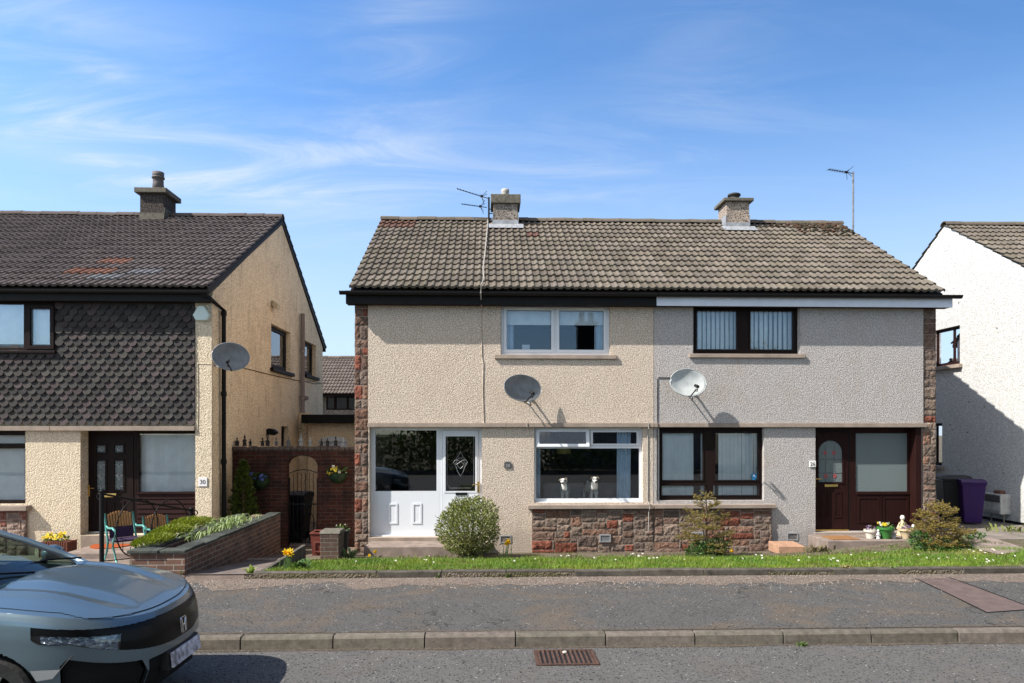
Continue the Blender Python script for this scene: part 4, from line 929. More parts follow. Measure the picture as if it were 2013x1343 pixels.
# ------------------------------------------------------------------ brick garden wall with an arch
AY = 15.05; ax0, ax1 = GX + .004, XL + .02; AZ = Z(878, AY, 600); o0, o1 = X(563, AY), X(624, AY); ozs, oza = Z(914, AY, 594), Z(896, AY, 594); xc = (o0 + o1) / 2
WA = thing('brick_arch_wall', 'dark red brick garden wall with an arched gateway between the two houses', 'wall', ((ax0 + ax1) / 2, AY, -.4))
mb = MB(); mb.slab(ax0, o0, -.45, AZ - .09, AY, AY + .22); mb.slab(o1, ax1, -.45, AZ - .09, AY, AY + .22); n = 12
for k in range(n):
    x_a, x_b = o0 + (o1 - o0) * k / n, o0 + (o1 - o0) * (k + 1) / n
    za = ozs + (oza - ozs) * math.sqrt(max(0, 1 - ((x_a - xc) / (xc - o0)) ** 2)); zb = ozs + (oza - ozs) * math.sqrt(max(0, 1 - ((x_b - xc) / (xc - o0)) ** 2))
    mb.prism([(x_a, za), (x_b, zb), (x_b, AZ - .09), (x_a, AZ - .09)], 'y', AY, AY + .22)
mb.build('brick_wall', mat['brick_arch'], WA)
mb = MB(); n = 15
for k in range(n):
    t0, t1 = math.pi * (k + .06) / n, math.pi * (k + .94) / n; f = lambda t, e: (xc - (xc - o0 + e * .9) * math.cos(t), ozs + (oza - ozs + e) * math.sin(t))
    mb.prism([f(t0, .006), f(t1, .006), f(t1, .19), f(t0, .19)], 'y', AY - .012, AY - .001)
mb.build('arch_ring', mat['brick_arch'], WA)
mb = MB(); r = random.Random(3); x_ = ax0
while x_ < ax1 - .05:
    w_ = r.uniform(.10, .14); mb.box(x_, min(x_ + w_, ax1) - .008, AY - .03, AY + .25, AZ - .088, AZ + r.uniform(-.02, .012)); x_ += w_
mb.build('coping', mat['brick_post'], WA, bevel=.012)
mb = MB(); gy = AY + .12; gzb = gz(xc, AY) + .05
for x_ in (o0 + .03, o1 - .03): mb.box(x_ - .012, x_ + .012, gy - .012, gy + .012, gzb, Z(940, AY, 594))
top = [(o0 + .03 + (o1 - o0 - .06) * t, gy, Z(924, AY, 594) - .14 * (1 - math.sin(math.pi * t)) * .5) for t in [i / 12 for i in range(13)]]
mb.tube(top, .010, 6)
for z_ in (gzb + .04, gzb + .85): mb.box(o0 + .03, o1 - .03, gy - .008, gy + .008, z_ - .012, z_ + .012)
for k in range(1, 7):
    x_ = o0 + .03 + (o1 - o0 - .06) * k / 7; mb.tube([(x_, gy, gzb), (x_, gy, Z(925, AY, 594) - .05)], .006, 5)
for s_ in (-1, 1):
    mb.tube([(xc + s_ * (.03 + .2 * math.sin(t * .5) ** 2), gy, gzb + .45 + .36 * math.cos(t * .5)) for t in [i * math.pi * 2 / 12 for i in range(13)]], .007, 5)
tag(mb.build('garden_gate', mat['black'], None, origin=(xc, gy, gzb)), 'black wrought iron gate closing the brick archway', 'gate')
# ------------------------------------------------------------------ ground, road, pavement
KY = 7.25
def sheet(name, mt, xs, ys, zf, dz=0, kind='structure', thick=0):
    mb = MB(); nx, ny = len(xs), len(ys)
    mb.add([(x, y, zf(x, y) + dz) for y in ys for x in xs], [(j * nx + i, j * nx + i + 1, (j + 1) * nx + i + 1, (j + 1) * nx + i) for j in range(ny - 1) for i in range(nx - 1)])
    o = mb.build(name, mt, None); o['kind'] = kind; return o
def lin(a, b, n): return [a + (b - a) * i / n for i in range(n + 1)]
def asphalt(name, base, brown, brown_amt, spk, edge=0):
    m = M(name, .92, 0, .25)
    a = m.voro(75, 'Color'); sp = m.n('ShaderNodeSeparateColor'); m.l(a, sp.inputs[0])
    c = m.mix(sp.outputs[0], tuple(q * .74 for q in base), tuple(q * 1.26 for q in base))
    c = m.mix(m.mul(m.rng(m.noise(.75, 8, .7, dist=1.2), .50, .62), brown_amt), c, brown)
    c = m.mix(m.mul(m.rng(m.noise(2.3, 5, .7), .35, .7), .35), c, tuple(q * .6 for q in base))
    ck = m.n('ShaderNodeTexVoronoi', feature='DISTANCE_TO_EDGE'); wv = m.n('ShaderNodeVectorMath', operation='ADD'); m.l(m.co(), wv.inputs[0]); nz_ = m.n('ShaderNodeTexNoise'); m.l(m.co(), nz_.inputs['Vector']); nz_.inputs['Scale'].default_value = 3; nz_.inputs['Detail'].default_value = 5; m.l(nz_.outputs['Color'], wv.inputs[1]); m.l(wv.outputs[0], ck.inputs['Vector']); ck.inputs['Scale'].default_value = .55
    c = m.mix(m.mul(m.mul(m.rng(ck.outputs[0], .012, .002), m.rng(m.noise(.6, 2), .5, .56)), .75 if edge else .3), c, (.02, .018, .016))
    c = m.mix(m.rng(sp.outputs[1], .994, .997), c, spk)
    c = m.mix(m.rng(sp.outputs[2], .93, .95), c, (.012, .012, .012))
    m.color(c); m.bump(m.noise(110, 3, .7), .9, .012); m.bump(m.voro(75), .5, .008); return m.m
mat['road'] = asphalt('worn_road_asphalt', (.112, .107, .101), (.125, .11, .095), .5, (.34, .33, .31))
mat['pave'] = asphalt('old_pavement_asphalt', (.090, .086, .081), (.135, .100, .070), .7, (.3, .29, .27), 1)
mat['kerb'] = plain('kerb_concrete', (.155, .13, .105), .95, 0, .35, 5, .6, bscale=120)
mat['edging'] = plain('mossy_edging_concrete', (.085, .075, .062), .95, 0, .45, 7, .6, bscale=60)
mat['garden'] = tinted('garden_soil', 1, .45, 14, 1.0, 45, .1)
def slope_tint(m): pass
g = M('garden_gravel', 1, 0, .1); gc_ = g.voro(38, 'Color'); gs = g.n('ShaderNodeSeparateColor'); g.l(gc_, gs.inputs[0])
g.color(g.mix(g.rng(g.noise(1.4, 5, .7), .42, .6), g.mix(gs.outputs[0], (.08, .062, .045), (.21, .175, .14)), g.mix(gs.outputs[1], (.05, .055, .02), (.12, .10, .06)))); g.bump(g.voro(38), 1, .02); mat['gravel_bed'] = g.m
xs = [-400, -100, -40] + lin(-18, 18, 72) + [40, 100, 400]; ys = [-400, -100, -30, -9.2, -9.19, 7.2, 9.6, 9.74] + lin(9.76, 17, 29) + [20, 25, 40, 100, 400]
def gnd(x, y):
    if y < 9.75: return -.08 if y > -9.195 else .1
    return gz(min(max(x, -18), 18), min(y, 17)) - (0.0)
sheet('ground', mat['gravel_bed'], xs, ys, gnd)
sheet('road', mat['road'], lin(-60, 60, 30), lin(-7.0, KY + .02, 6), lambda x, y: 0.0)
sheet('pavement', mat['pave'], lin(-60, 60, 60), lin(KY + .11, 9.7495, 8), lambda x, y: gz(x, y)); sheet('pavement_edge', mat['garden'] if False else mat['step'], lin(-60, X(480, 9.75), 8), [9.7496, 9.7600], lambda x, y: .2 if y < 9.755 else gz(x, 9.76))
mb = MB(); j0 = X(1014, KY); x_ = j0 - 22 * .924; r = random.Random(2)
while x_ < 22:
    dz = r.uniform(-.004, .004); dy = r.uniform(-.004, .004); k = r.uniform(.82, 1.12); cc = (k, k * r.uniform(.96, 1.02), k * .98)
    mb.prism([(KY + dy, -.1), (KY + .008 + dy, .10 + dz), (KY + .03 + dy, .127 + dz), (KY + .12, .128 + dz), (KY + .12, -.1)], 'x', x_ + .005, x_ + .918, cc); x_ += .924
km = tinted('kerb_stone', .95, .32, 14, .7, 95, .1, 0, .012); 
for p in mb.c[:0]: pass
mb.c = [tuple(q * v for q, v in zip(c, (.138, .121, .101))) for c in mb.c]
mb.build('kerb', km, None, bevel=.006)['kind'] = 'structure'
mb = MB(); x_ = X(497, 9.78); n = 0
while x_ < 15:
    l_ = r.uniform(.88, .94) if n else .75; dz = r.uniform(-.006, .006); k = r.uniform(.8, 1.2)
    mb.box(x_ + .004, x_ + l_ - .004, 9.76 + r.uniform(-.006, .006), 9.90, .05, .285 + dz, (.082 * k, .073 * k, .06 * k)); x_ += l_; n += 1
mb.build('edging_kerb', tinted('edging_stone', .95, .45, 7, .6, 60, .1), None, bevel=.01)['kind'] = 'structure'
# trench patch in the pavement
a_, b_, c_, d_ = [P(px, py, 1)[0] for px, py in ((0, 0),) * 4]
def gp(px, py, z0=.15):               # pavement point under a pixel (fixed at build time)
    dx, dy, v = ray(px, py); t = (z0 - EYE) / v
    for _ in range(4): t = (gz(dx * t, dy * t) - EYE) / v
    return (dx * t, dy * t, gz(dx * t, dy * t))
poly = [gp(1940, 1205), gp(2035, 1198), gp(1866, 1136), gp(1800, 1138)]
mat['patch'] = plain('reddish_trench_patch', (.105, .075, .068), .95, 0, .25, 6, .5, bscale=110)
mb = MB(); mb.quad(*[(p[0], p[1], p[2] + .004) for p in poly]); mb.build('pavement_patch', mat['patch'], None)['kind'] = 'structure'
mb = MB()
for p, q in ((poly[0], poly[3]), (poly[0], poly[1]), (poly[1], poly[2])): mb.tube([(p[0], p[1], p[2] + .002), ((p[0] + q[0]) / 2 + .012, (p[1] + q[1]) / 2, (p[2] + q[2]) / 2 + .002), (q[0], q[1], q[2] + .002)], .009, 5)
mb.build('patch_seam', mat['black'], None)['kind'] = 'structure'
# loose chippings along the back of the pavement and in the channel
rg = np.random.RandomState(5)
def chips(name, n, xf, yf_, zf, size, cols):
    V = []; Fc = []; Cc = []
    for i in range(n):
        x, y = xf(), yf_(); s_ = rg.uniform(*size); z = zf(x, y); a = rg.uniform(0, 6.28); k = len(V)
        for t in range(3): V.append((x + s_ * math.cos(a + t * 2.1) * rg.uniform(.7, 1.3), y + s_ * math.sin(a + t * 2.1) * rg.uniform(.7, 1.3), z - .002))
        V.append((x + rg.uniform(-.3, .3) * s_, y + rg.uniform(-.3, .3) * s_, z + s_ * rg.uniform(.5, 1.0)))
        c = cols[rg.randint(len(cols))]; q = rg.uniform(.7, 1.3)
        for f in ((0, 1, 3), (1, 2, 3), (2, 0, 3)): Fc.append([k + j for j in f]); Cc.append([v * q for v in c])
    o = np_mesh(name, V, Fc, Cc, mat['tint']); o['kind'] = 'stuff'; return o
def ragged(name, mt, x0, x1, yb, depth, zo, seed, side=-1):
    mb = MB(); xs_ = lin(x0, x1, int((x1 - x0) / .06)); row = [[], [], []]
    for x in xs_:
        d = depth * (.75 + .55 * mnoise.fractal(Vector((x * 1.1, seed, 0)), .8, 2, 5)); 
        for k, q in enumerate((0, .5, 1)): y = yb + side * max(.02, d) * q; row[k].append((x, y, gz(x, y) + zo))
    v = [p for r_ in row for p in r_]; n = len(xs_); fs = [(k * n + i, k * n + i + 1, (k + 1) * n + i + 1, (k + 1) * n + i) for k in range(2) for i in range(n - 1)]
    if side < 0: fs = [f[::-1] for f in fs]
    mb.add(v, fs); o = mb.build(name, mt, None); o['kind'] = 'stuff'; return o
gb = M('chipping_bed', 1, 0, .1); gv = gb.voro(62, 'Color'); gvs = gb.n('ShaderNodeSeparateColor'); gb.l(gv, gvs.inputs[0]); gb.color(gb.mix(gvs.outputs[0], (.10, .08, .066), (.27, .215, .175))); gb.bump(gb.voro(62), 1, .02)
ragged('gravel_bed', gb.m, -6.4, 14, 9.7485, .55, .0035, 3)
dt = M('gutter_dirt', 1, 0, .1); dt.color(dt.mix(dt.rng(dt.noise(30, 5), .35, .65), (.05, .04, .03), (.14, .115, .09))); dt.bump(dt.noise(80), 1, .012)
ragged('gutter_dirt', dt.m, -8, 14, KY - .003, .07, .004, 8); ragged('pavement_dirt', dt.m, -8, 14, KY + .121, .05, .0035, 9, 1)
chips('gravel', 8000, lambda: rg.uniform(-6.3, 4.6) if rg.rand() < .8 else rg.uniform(4, 11), lambda: 9.735 - abs(rg.normal(0, .27)), gz, (.005, .015), [(.22, .17, .14), (.27, .22, .185), (.17, .135, .115), (.31, .27, .235), (.11, .095, .08)])
chips('grit', 1500, lambda: rg.uniform(-4, 9), lambda: KY - .01 - abs(rg.normal(0, .25)) if rg.rand() < .5 else rg.uniform(7.4, 9.6), lambda x, y: gz(x, y), (.004, .010), [(.2, .175, .15), (.08, .07, .065), (.26, .24, .22), (.09, .06, .04)])
# paths
def pavers(name, c1, c2, bw, rh, rot=0, mort=.008):
    m = M(name, .95, 0, .15); n = m.n('ShaderNodeTexBrick'); m.l(m.co((1, 1, 1), (0, 0, rot)), n.inputs['Vector'])
    n.inputs['Scale'].default_value = 1; n.inputs['Brick Width'].default_value = bw; n.inputs['Row Height'].default_value = rh; n.inputs['Mortar Size'].default_value = mort
    for k, c in (('Color1', c1), ('Color2', c2), ('Mortar', (.03, .028, .022))): n.inputs[k].default_value = (*c, 1)
    m.color(m.mix(m.mul(m.rng(m.noise(3, 6), .45, .7), .5), n.outputs['Color'], tuple(q * .5 for q in c1))); m.bump(m.rng(n.outputs['Fac'], 0, 1, 1, 0), .7, .01); m.bump(m.noise(90, 3), .4, .006); return m.m
PXR = X(363, 9.75)                                     # right face of the raised planter
sheet('garden_path', plain('path_concrete', (.15, .12, .105), .95, 0, .35, 3, .6, bscale=90), lin(PXR, X(497, 9.78), 6), lin(9.75, 12.35, 10), gz, .006)
mb = MB(); mb.box(PXR, -3.12, 12.15, 12.32, -.2, gz(-3.5, 12.2) + .035); mb.build('path_step', mat['step'], None, bevel=.012)['kind'] = 'structure'
sheet('brick_paving', pavers('block_pavers', (.20, .155, .115), (.15, .12, .09), .2, .1, rad(0)), lin(PXR, -1.95, 8), lin(12.34, 15.0, 10), gz, .012)
sheet('passage_paving', mat['step'], lin(GX, XL, 6), lin(15.28, 20.5, 8), gz, .004)
sheet('forecourt', mat['step'], lin(-16, -5.05, 14), lin(9.76, 13.98, 10), gz, .006)
sheet('side_path', plain('side_path_concrete', (.17, .145, .125), .95, 0, .3, 3, .6, bscale=90), lin(XR + .02, 11.58, 6), lin(12.9, 22, 12), gz, .008)
mb = MB(); q = [gp(1885, 1072), gp(1962, 1092), gp(2030, 1085), gp(1948, 1058)]
sl = [(p[0], p[1], gz(p[0], p[1]) + .02) for p in q]; mb.quad(*sl); mb.build('paving_slab', mat['step'], None)['kind'] = 'structure'
mb = MB(); mb.box(-3.16, -3.10, 9.9, 12.3, -.1, .26); mb.build('lawn_edge', mat['edging'], None)['kind'] = 'structure'
# drain grate
gx0, gx1 = X(1050, 7.0), X(1168, 7.0); gy0, gy1 = 6.66, 7.12
DG = thing('drain_grate', 'rusty iron drain grate in the road beside the kerb', 'drain', ((gx0 + gx1) / 2, 6.9, 0))
mat['rust'] = plain('rusty_iron', (.085, .048, .035), .85, .3, .4, 20, .5)
mb = MB(); mb.box(gx0, gx1, gy0, gy1, .002, .004, ); mb.build('drain_pit', mat['gasket'], DG)
mb = MB(); mb.box(gx0, gx1, gy0, gy0 + .03, .0045, .014); mb.box(gx0, gx1, gy1 - .03, gy1, .0045, .014); mb.box(gx0, gx0 + .03, gy0 + .031, gy1 - .031, .0045, .014); mb.box(gx1 - .03, gx1, gy0 + .031, gy1 - .031, .0045, .014)
mb.build('frame', mat['rust'], DG)
mb = MB(); n = 13
for k in range(1, n):
    x_ = gx0 + (gx1 - gx0) * k / n; mb.box(x_ - .011, x_ + .011, gy0 + .031, gy1 - .031, .0045, .016)
mb.build('grate_bars', mat['rust'], DG, bevel=.003)
mb = MB(); mb.ball(gp(1110, 1287)[:2] + (.024,), (.025, .02, .014), 7, 5, (.5, .46, .4)); tag(mb.build('pebble', mat['tint'], None, origin=gp(1110, 1287)), 'pale pebble lying on the rusty drain grate', 'stone')

# ------------------------------------------------------------------ raised planter, pillar, garden furniture
PA = thing('brick_planter', 'low brick raised planter with slate coping beside the garden path', 'planter', (PXR - .4, 11.8, -.2))
pl, pr, pf, pb, pz = X(255, 9.75), PXR, 9.75, 14.2, .60
mb = MB(); mb.box(pl, pr, pf, pf + .2, -.1, pz - .042); mb.box(pr - .2, pr, pf + .201, pb, -.45, pz - .042); mb.box(pl, pl + .2, pf + .201, YF - .06, -.45, pz - .042); mb.box(pl + .201, pr - .201, pb - .2, pb, -.45, pz - .042); mb.build('brick_wall', mat['brick_planter'], PA)
mb = MB(); mb.box(pl + .2, pr - .2, pf + .2, pb - .201, .3, pz - .09); o = mb.build('soil', mat['soil'], PA)
mb = MB(); r = random.Random(12)
def flags(x0, x1, y0, y1, along):
    p = y0 if along == 'y' else x0; e = y1 if along == 'y' else x1
    while p < e - .02:
        q = min(p + r.uniform(.3, .55), e); dz = r.uniform(-.006, .008); k = r.uniform(.6, 1.3); c = (.045 * k, .05 * k, .043 * k)
        if along == 'y': mb.box(x0 + r.uniform(-.015, .01), x1 + r.uniform(-.01, .015), p, q - .006, pz - .04, pz + dz, c)
        else: mb.box(p, q - .006, y0 + r.uniform(-.02, .01), y1 + r.uniform(-.01, .01), pz - .04, pz + dz, c)
        p = q
flags(pl - .02, pr + .02, pf - .03, pf + .22, 'x'); flags(pr - .22, pr + .02, pf + .225, pb, 'y'); flags(pl - .02, pl + .2, pf + .225, YF - .07, 'y')
mb.build('coping', tinted('mossy_slate', .8, .5, 12, .5, 50), PA, bevel=.008)
yy = 12.35; BP = thing('brick_pillar', 'short mossy brick pillar at the corner of the lawn', 'pillar', (X(650, yy), yy, gz(X(650, yy), yy)))
x0, x1 = X(629, yy), X(667, yy); zt_ = Z(1050, yy, 650); mb = MB(); mb.box(x0, x1, yy, yy + .42, -.15, zt_); mb.build('brick_body', mat['brick_post'], BP, bevel=.015)
mb = MB(); mb.prism([(yy - .01, zt_ + .002), (yy + .43, zt_ + .002), (yy + .40, zt_ + .05), (yy + .04, zt_ + .05)], 'x', x0 - .01, x1 + .01); mb.build('cap', mat['cap'], BP, bevel=.01)
# red square pot and round dark pot behind the pillar
yy = 13.3; x_ = X(631, yy); z_ = gz(x_, yy) + .014; UP = thing('square_planter', 'red square terracotta planter behind the brick pillar', 'pot', (x_, yy, z_)); zt_ = Z(1050, yy, 630); w_ = .19
mb = MB(); w2 = w_ - .03
mb.add([(x_ - w2, yy, z_), (x_ + w2, yy, z_), (x_ + w2, yy + .34, z_), (x_ - w2, yy + .34, z_), (x_ - w_, yy - .03, zt_), (x_ + w_, yy - .03, zt_), (x_ + w_, yy + .37, zt_), (x_ - w_, yy + .37, zt_)], [(3, 2, 1, 0), (0, 1, 5, 4), (1, 2, 6, 5), (2, 3, 7, 6), (3, 0, 4, 7)])
terr = plain('red_terracotta', (.14, .036, .026), .6, 0, .15, 6, .2); mb.build('pot_body', terr, UP)
mb = MB()
for a, b, c, d in ((x_ - w_ - .01, x_ + w_ + .01, yy - .045, yy - .0), (x_ - w_ - .01, x_ + w_ + .01, yy + .34, yy + .385), (x_ - w_ - .01, x_ - w_ + .035, yy + .001, yy + .339), (x_ + w_ - .035, x_ + w_ + .01, yy + .001, yy + .339)): mb.box(a, b, c, d, zt_, zt_ + .03)
for a, b, c, d in ((-.12, .12, .06, .09), (-.12, .12, .23, .26), (-.12, -.09, .091, .229), (.09, .12, .091, .229)): mb.box(x_ + a, x_ + b, yy - .035, yy - .004, z_ + c, z_ + d)
mb.build('rim', terr, UP, bevel=.006)
mb = MB(); mb.box(x_ - .15, x_ + .15, yy + .01, yy + .33, zt_ - .06, zt_ - .04); mb.build('soil', mat['soil'], UP)
def leaf_cloud(mb, c, rad3, n, size, cols, seed=1, up=.3):
    r = random.Random(seed)
    for i in range(n):
        while True:
            p = Vector((r.uniform(-1, 1), r.uniform(-1, 1), r.uniform(-1, 1)))
            if p.length < 1: break
        q = Vector((c[0] + p.x * rad3[0], c[1] + p.y * rad3[1], c[2] + p.z * rad3[2])); d = (p + Vector((r.gauss(0, .5), r.gauss(0, .5), up + r.gauss(0, .4)))).normalized(); s = size * r.uniform(.6, 1.3)
        a = d.cross(Vector((r.gauss(0, 1), r.gauss(0, 1), r.gauss(0, 1)))).normalized(); k = r.choice(cols); v = r.uniform(.75, 1.2); k = tuple(t * v for t in k)
        mb.add([q, q + d * s * .5 + a * s * .28, q + d * s, q + d * s * .5 - a * s * .28], [(0, 1, 2, 3)], k)
    return mb
def flowers(mb, c, spread, n, size, cols, seed=1, heart=(.3, .2, .02)):
    r = random.Random(seed)
    for i in range(n):
        x = c[0] + r.uniform(-1, 1) * spread[0]; y = c[1] + r.uniform(-1, 1) * spread[1]; z = c[2] + r.uniform(-1, 1) * spread[2]; k = r.choice(cols)
        d = Vector((r.gauss(0, .35), -1, r.uniform(.1, .9))).normalized(); a = d.cross(Vector((0, 0, 1))).normalized(); b = a.cross(d)
        for t in range(5):
            an = t * 2 * math.pi / 5; e = a * math.cos(an) + b * math.sin(an); f = a * math.cos(an + .6) + b * math.sin(an + .6); g_ = a * math.cos(an - .6) + b * math.sin(an - .6); o = Vector((x, y, z)); v = r.uniform(.85, 1.1)
            mb.add([o + d * .003, o + g_ * size * .75, o + e * size + d * .004, o + f * size * .75], [(0, 1, 2, 3)], tuple(q * v for q in k))
        mb.ball(tuple(Vector((x, y, z)) + d * .006), size * .22, 6, 4, heart)
    return mb
GRN = [(.06, .12, .025), (.09, .16, .035), (.04, .08, .02), (.12, .19, .05)]
def pot(name, label, px, yy, rb, rt, h, col, zb, plant=None, fl=None, seed=1, gloss=True, rim=.02):
    x_ = X(px, yy); T = thing(name, label, 'flower pot', (x_, yy, zb))
    mb = MB(); mb.lathe((x_, yy, zb), [(rb, 0), (rb + (rt - rb) * .5, h * .45), (rt, h - .045), (rt + rim, h - .04), (rt + rim, h), (rt - .012, h), (rt - .02, h - .04)], 24, col); mb.build('pot_body', mat['tint_gloss' if gloss else 'tint'], T, smooth=False)
    mb = MB(); mb.lathe((x_, yy, zb + h - .035), [(rt - .015, 0), (rt * .5, .015), (.01, .02)], 16); mb.build('soil', mat['soil'], T)
    if plant: mb = MB(); leaf_cloud(mb, (x_, yy, zb + h + .02), (rt * .95, rt * .9, .05), plant, .05, GRN, seed); mb.build('foliage', mat['leaf'], T)
    if fl: mb = MB(); flowers(mb, (x_, yy, zb + h + fl[3]), (rt * .85, rt * .7, .03), fl[0], fl[1], fl[2], seed); mb.build('blossoms', mat['petal'], T)
    return T
x_ = X(669, 13.15); pot('round_planter', 'dark round planter with a green plant beside the stone pier', 669, 13.15, .12, .16, Z(1043, 13.15, 669) - gz(x_, 13.15) - .014, (.02, .018, .017), gz(x_, 13.15) + .014, 90, (2, .014, [(.7, .68, .6)], .1), 3, False)
gsz = GS[4] + .001; yy = 13.42; PU = [(.30, .16, .40), (.42, .30, .52), (.16, .07, .22)]; YE_ = [(.80, .58, .02), (.85, .65, .05)]
pot('flower_pot', 'small cream pot of mauve pansies on the right door step', 1711, yy, .07, .10, .17, (.55, .50, .43), gsz, 25, (10, .022, PU, .04), 5)
pot('flower_pot', 'glossy green pot of yellow and white flowers on the door step', 1741, yy - .03, .085, .14, .22, (.035, .15, .03), gsz, 40, (11, .028, YE_ + [(.8, .8, .76)], .05), 6)
pot('flower_pot', 'beige pot of purple pansies next to the garden statue', 1781, yy - .02, .075, .12, .19, (.48, .38, .24), gsz, 30, (9, .024, PU + [(.6, .5, .62)], .04), 7)
def figurine(name, label, c, h, col, col2, seed=1, cat='figurine'):
    """little cast figure: plinth, robed body, arms, head"""
    T = thing(name, label, cat, c); s = h / .3; r = random.Random(seed); x, y, z = c; vx = r.uniform(.8, 1.45)
    mb = MB(); w = r.uniform(.85, 1.3)
    mb.lathe(c, [(.06 * s * w, 0), (.065 * s * w, .02 * s), (.05 * s * w, .03 * s), (.055 * s * w, .06 * s), (.042 * s * vx, .13 * s), (.046 * s * (2.1 - vx), .18 * s), (.018 * s, .215 * s), (.016 * s, .23 * s)], 12, col, 1, .85)
    for q in (-1, 1): mb.tube([(x + q * .03 * s, y, z + .185 * s), (x + q * .062 * s * vx, y - .018 * s, z + r.uniform(.10, .17) * s), (x + q * .02 * s, y - .05 * s, z + .125 * s)], [.017 * s, .014 * s, .011 * s], 7, col)
    mb.build('body', mat['tint'], T, smooth=True)
    mb = MB(); mb.ball((x, y, z + .255 * s), (.03 * s, .031 * s, .037 * s), 10, 8, col2)
    if seed % 2: mb.lathe((x, y, z + .262 * s), [(.034 * s, 0), (.026 * s, .03 * s), (.004 * s, .085 * s)], 10, tuple(q * .7 for q in col))
    mb.build('head', mat['tint'], T, smooth=True); return T
figurine('garden_statue', 'pale stone garden statue standing behind the beige pot on the step', (X(1774, 13.72), 13.72, gsz), .42, (.56, .44, .28), (.70, .66, .56), 2, 'statue')
figurine('figurine', 'small white figurine between the cream pot and the green pot', (X(1726.5, 13.33), 13.33, gsz), .19, (.58, .58, .56), (.72, .72, .70), 4)
figurine('figurine', 'small grey figurine between the green pot and the beige pot', (X(1757, 13.36), 13.36, gsz), .17, (.34, .34, .34), (.55, .55, .54), 6)
figurine('figurine', 'white figurine leaning by the right rim of the beige pot', (X(1795, 13.5), 13.5, gsz), .26, (.50, .52, .53), (.68, .68, .66), 8)
# mats
mat['coir'] = plain('brown_coir', (.25, .125, .05), 1, 0, .35, 40, 1, bscale=160)
mb = MB(); x0, x1 = X(1634, 13.3), X(1688, 13.3); mb.box(x0, x1, 13.24, 13.72, gsz, gsz + .015); tag(mb.build('doormat', mat['coir'], None, origin=(x0, 13.24, gsz), bevel=.004), 'brown rectangular coir doormat on the step of the mahogany door', 'doormat')
zl_ = Z(1086, 13.0, 150) + .001; x_ = X(195, 13.3); mb = MB(); mb.prism([(x_ - .38, 13.86)] + [(x_ - .38 * math.cos(t), 13.86 - .52 * math.sin(t)) for t in [i * math.pi / 20 for i in range(1, 20)]] + [(x_ + .38, 13.86)], 'z', zl_, zl_ + .015)
mm = M('orange_mat', 1, 0, .1); vv = mm.n('ShaderNodeTexWave', bands_direction='X', wave_type='RINGS'); mm.l(mm.co(), vv.inputs[0]); vv.inputs['Scale'].default_value = 4; mm.color(mm.mix(vv.outputs['Fac'], (.36, .09, .03), (.25, .055, .02))); mm.bump(mm.noise(150), .8, .01)
tag(mb.build('doormat', mm.m, None, origin=(x_, 13.86, zl_)), 'orange half-round doormat in front of the dark recessed door', 'doormat')
# trough of yellow pansies left of the recessed door
yy = 13.35; x0, x1 = X(76, yy), X(133, yy); z_ = gz(x0, yy) + .006; zt_ = Z(1066, yy, 100); TP = thing('flower_trough', 'ribbed red-brown trough of yellow pansies by the recessed doorway', 'planter', ((x0 + x1) / 2, yy, z_))
mb = MB(); n = 26; pr_ = []
for k in range(n): pr_.append((x0 + (x1 - x0) * k / (n - 1), yy + (.012 if k % 2 else 0)))
mb.prism(pr_ + [(x1, yy + .3), (x0, yy + .3)], 'z', z_, zt_, (.13, .045, .03)); mb.build('trough_body', mat['tint'], TP)
mb = MB(); leaf_cloud(mb, ((x0 + x1) / 2 - .05, yy + .14, zt_ + .04), ((x1 - x0) * .45, .12, .07), 160, .06, [(.14, .20, .05), (.2, .25, .08), (.08, .13, .03)], 3); mb.build('foliage', mat['leaf'], TP)
mb = MB(); flowers(mb, ((x0 + x1) / 2 - .03, yy + .08, zt_ + .11), ((x1 - x0) * .36, .1, .05), 20, .035, YE_ + [(.6, .4, .02)], 4); mb.build('blossoms', mat['petal'], TP)
# hanging planters on the brick arch wall
for (px, py, lab, cols, sd) in ((512, 945, 'green wall planter of blue flowers left of the brick archway', [(.10, .13, .45), (.15, .2, .5)], 1), (664, 933, 'green wall planter of yellow pansies right of the brick archway', YE_ + [(.7, .5, .05), (.75, .7, .5)], 2)):
    yy = AY - .01; x_ = X(px, yy); z_ = Z(py, yy, px) + .03; T = thing('wall_planter', lab, 'planter', (x_, yy, z_ - .2)); mb = MB()
    vs = []; 
    for j in range(6):
        q = math.pi / 2 * j / 5; rr = .19 * math.cos(q) + .01; zz_ = z_ - .22 * math.sin(q)
        for i in range(13): t = math.pi * i / 12; vs.append((x_ - rr * math.cos(t), yy - rr * math.sin(t), zz_))
    mb.add(vs, [(j * 13 + i, j * 13 + i + 1, (j + 1) * 13 + i + 1, (j + 1) * 13 + i) for j in range(5) for i in range(12)]); mb.build('basket', mat_c((.012, .03, .012)), T, smooth=True)
    mb = MB(); leaf_cloud(mb, (x_, yy - .1, z_ + .04), (.2, .1, .09), 150, .06, [(.03, .06, .015), (.05, .09, .02)], sd); mb.build('foliage', mat['leaf'], T)
    mb = MB(); flowers(mb, (x_ - .02, yy - .16, z_ + .07), (.17, .05, .08), 12, .036, cols, sd + 5, (.05, .02, .02)); mb.build('blossoms', mat['petal'], T)
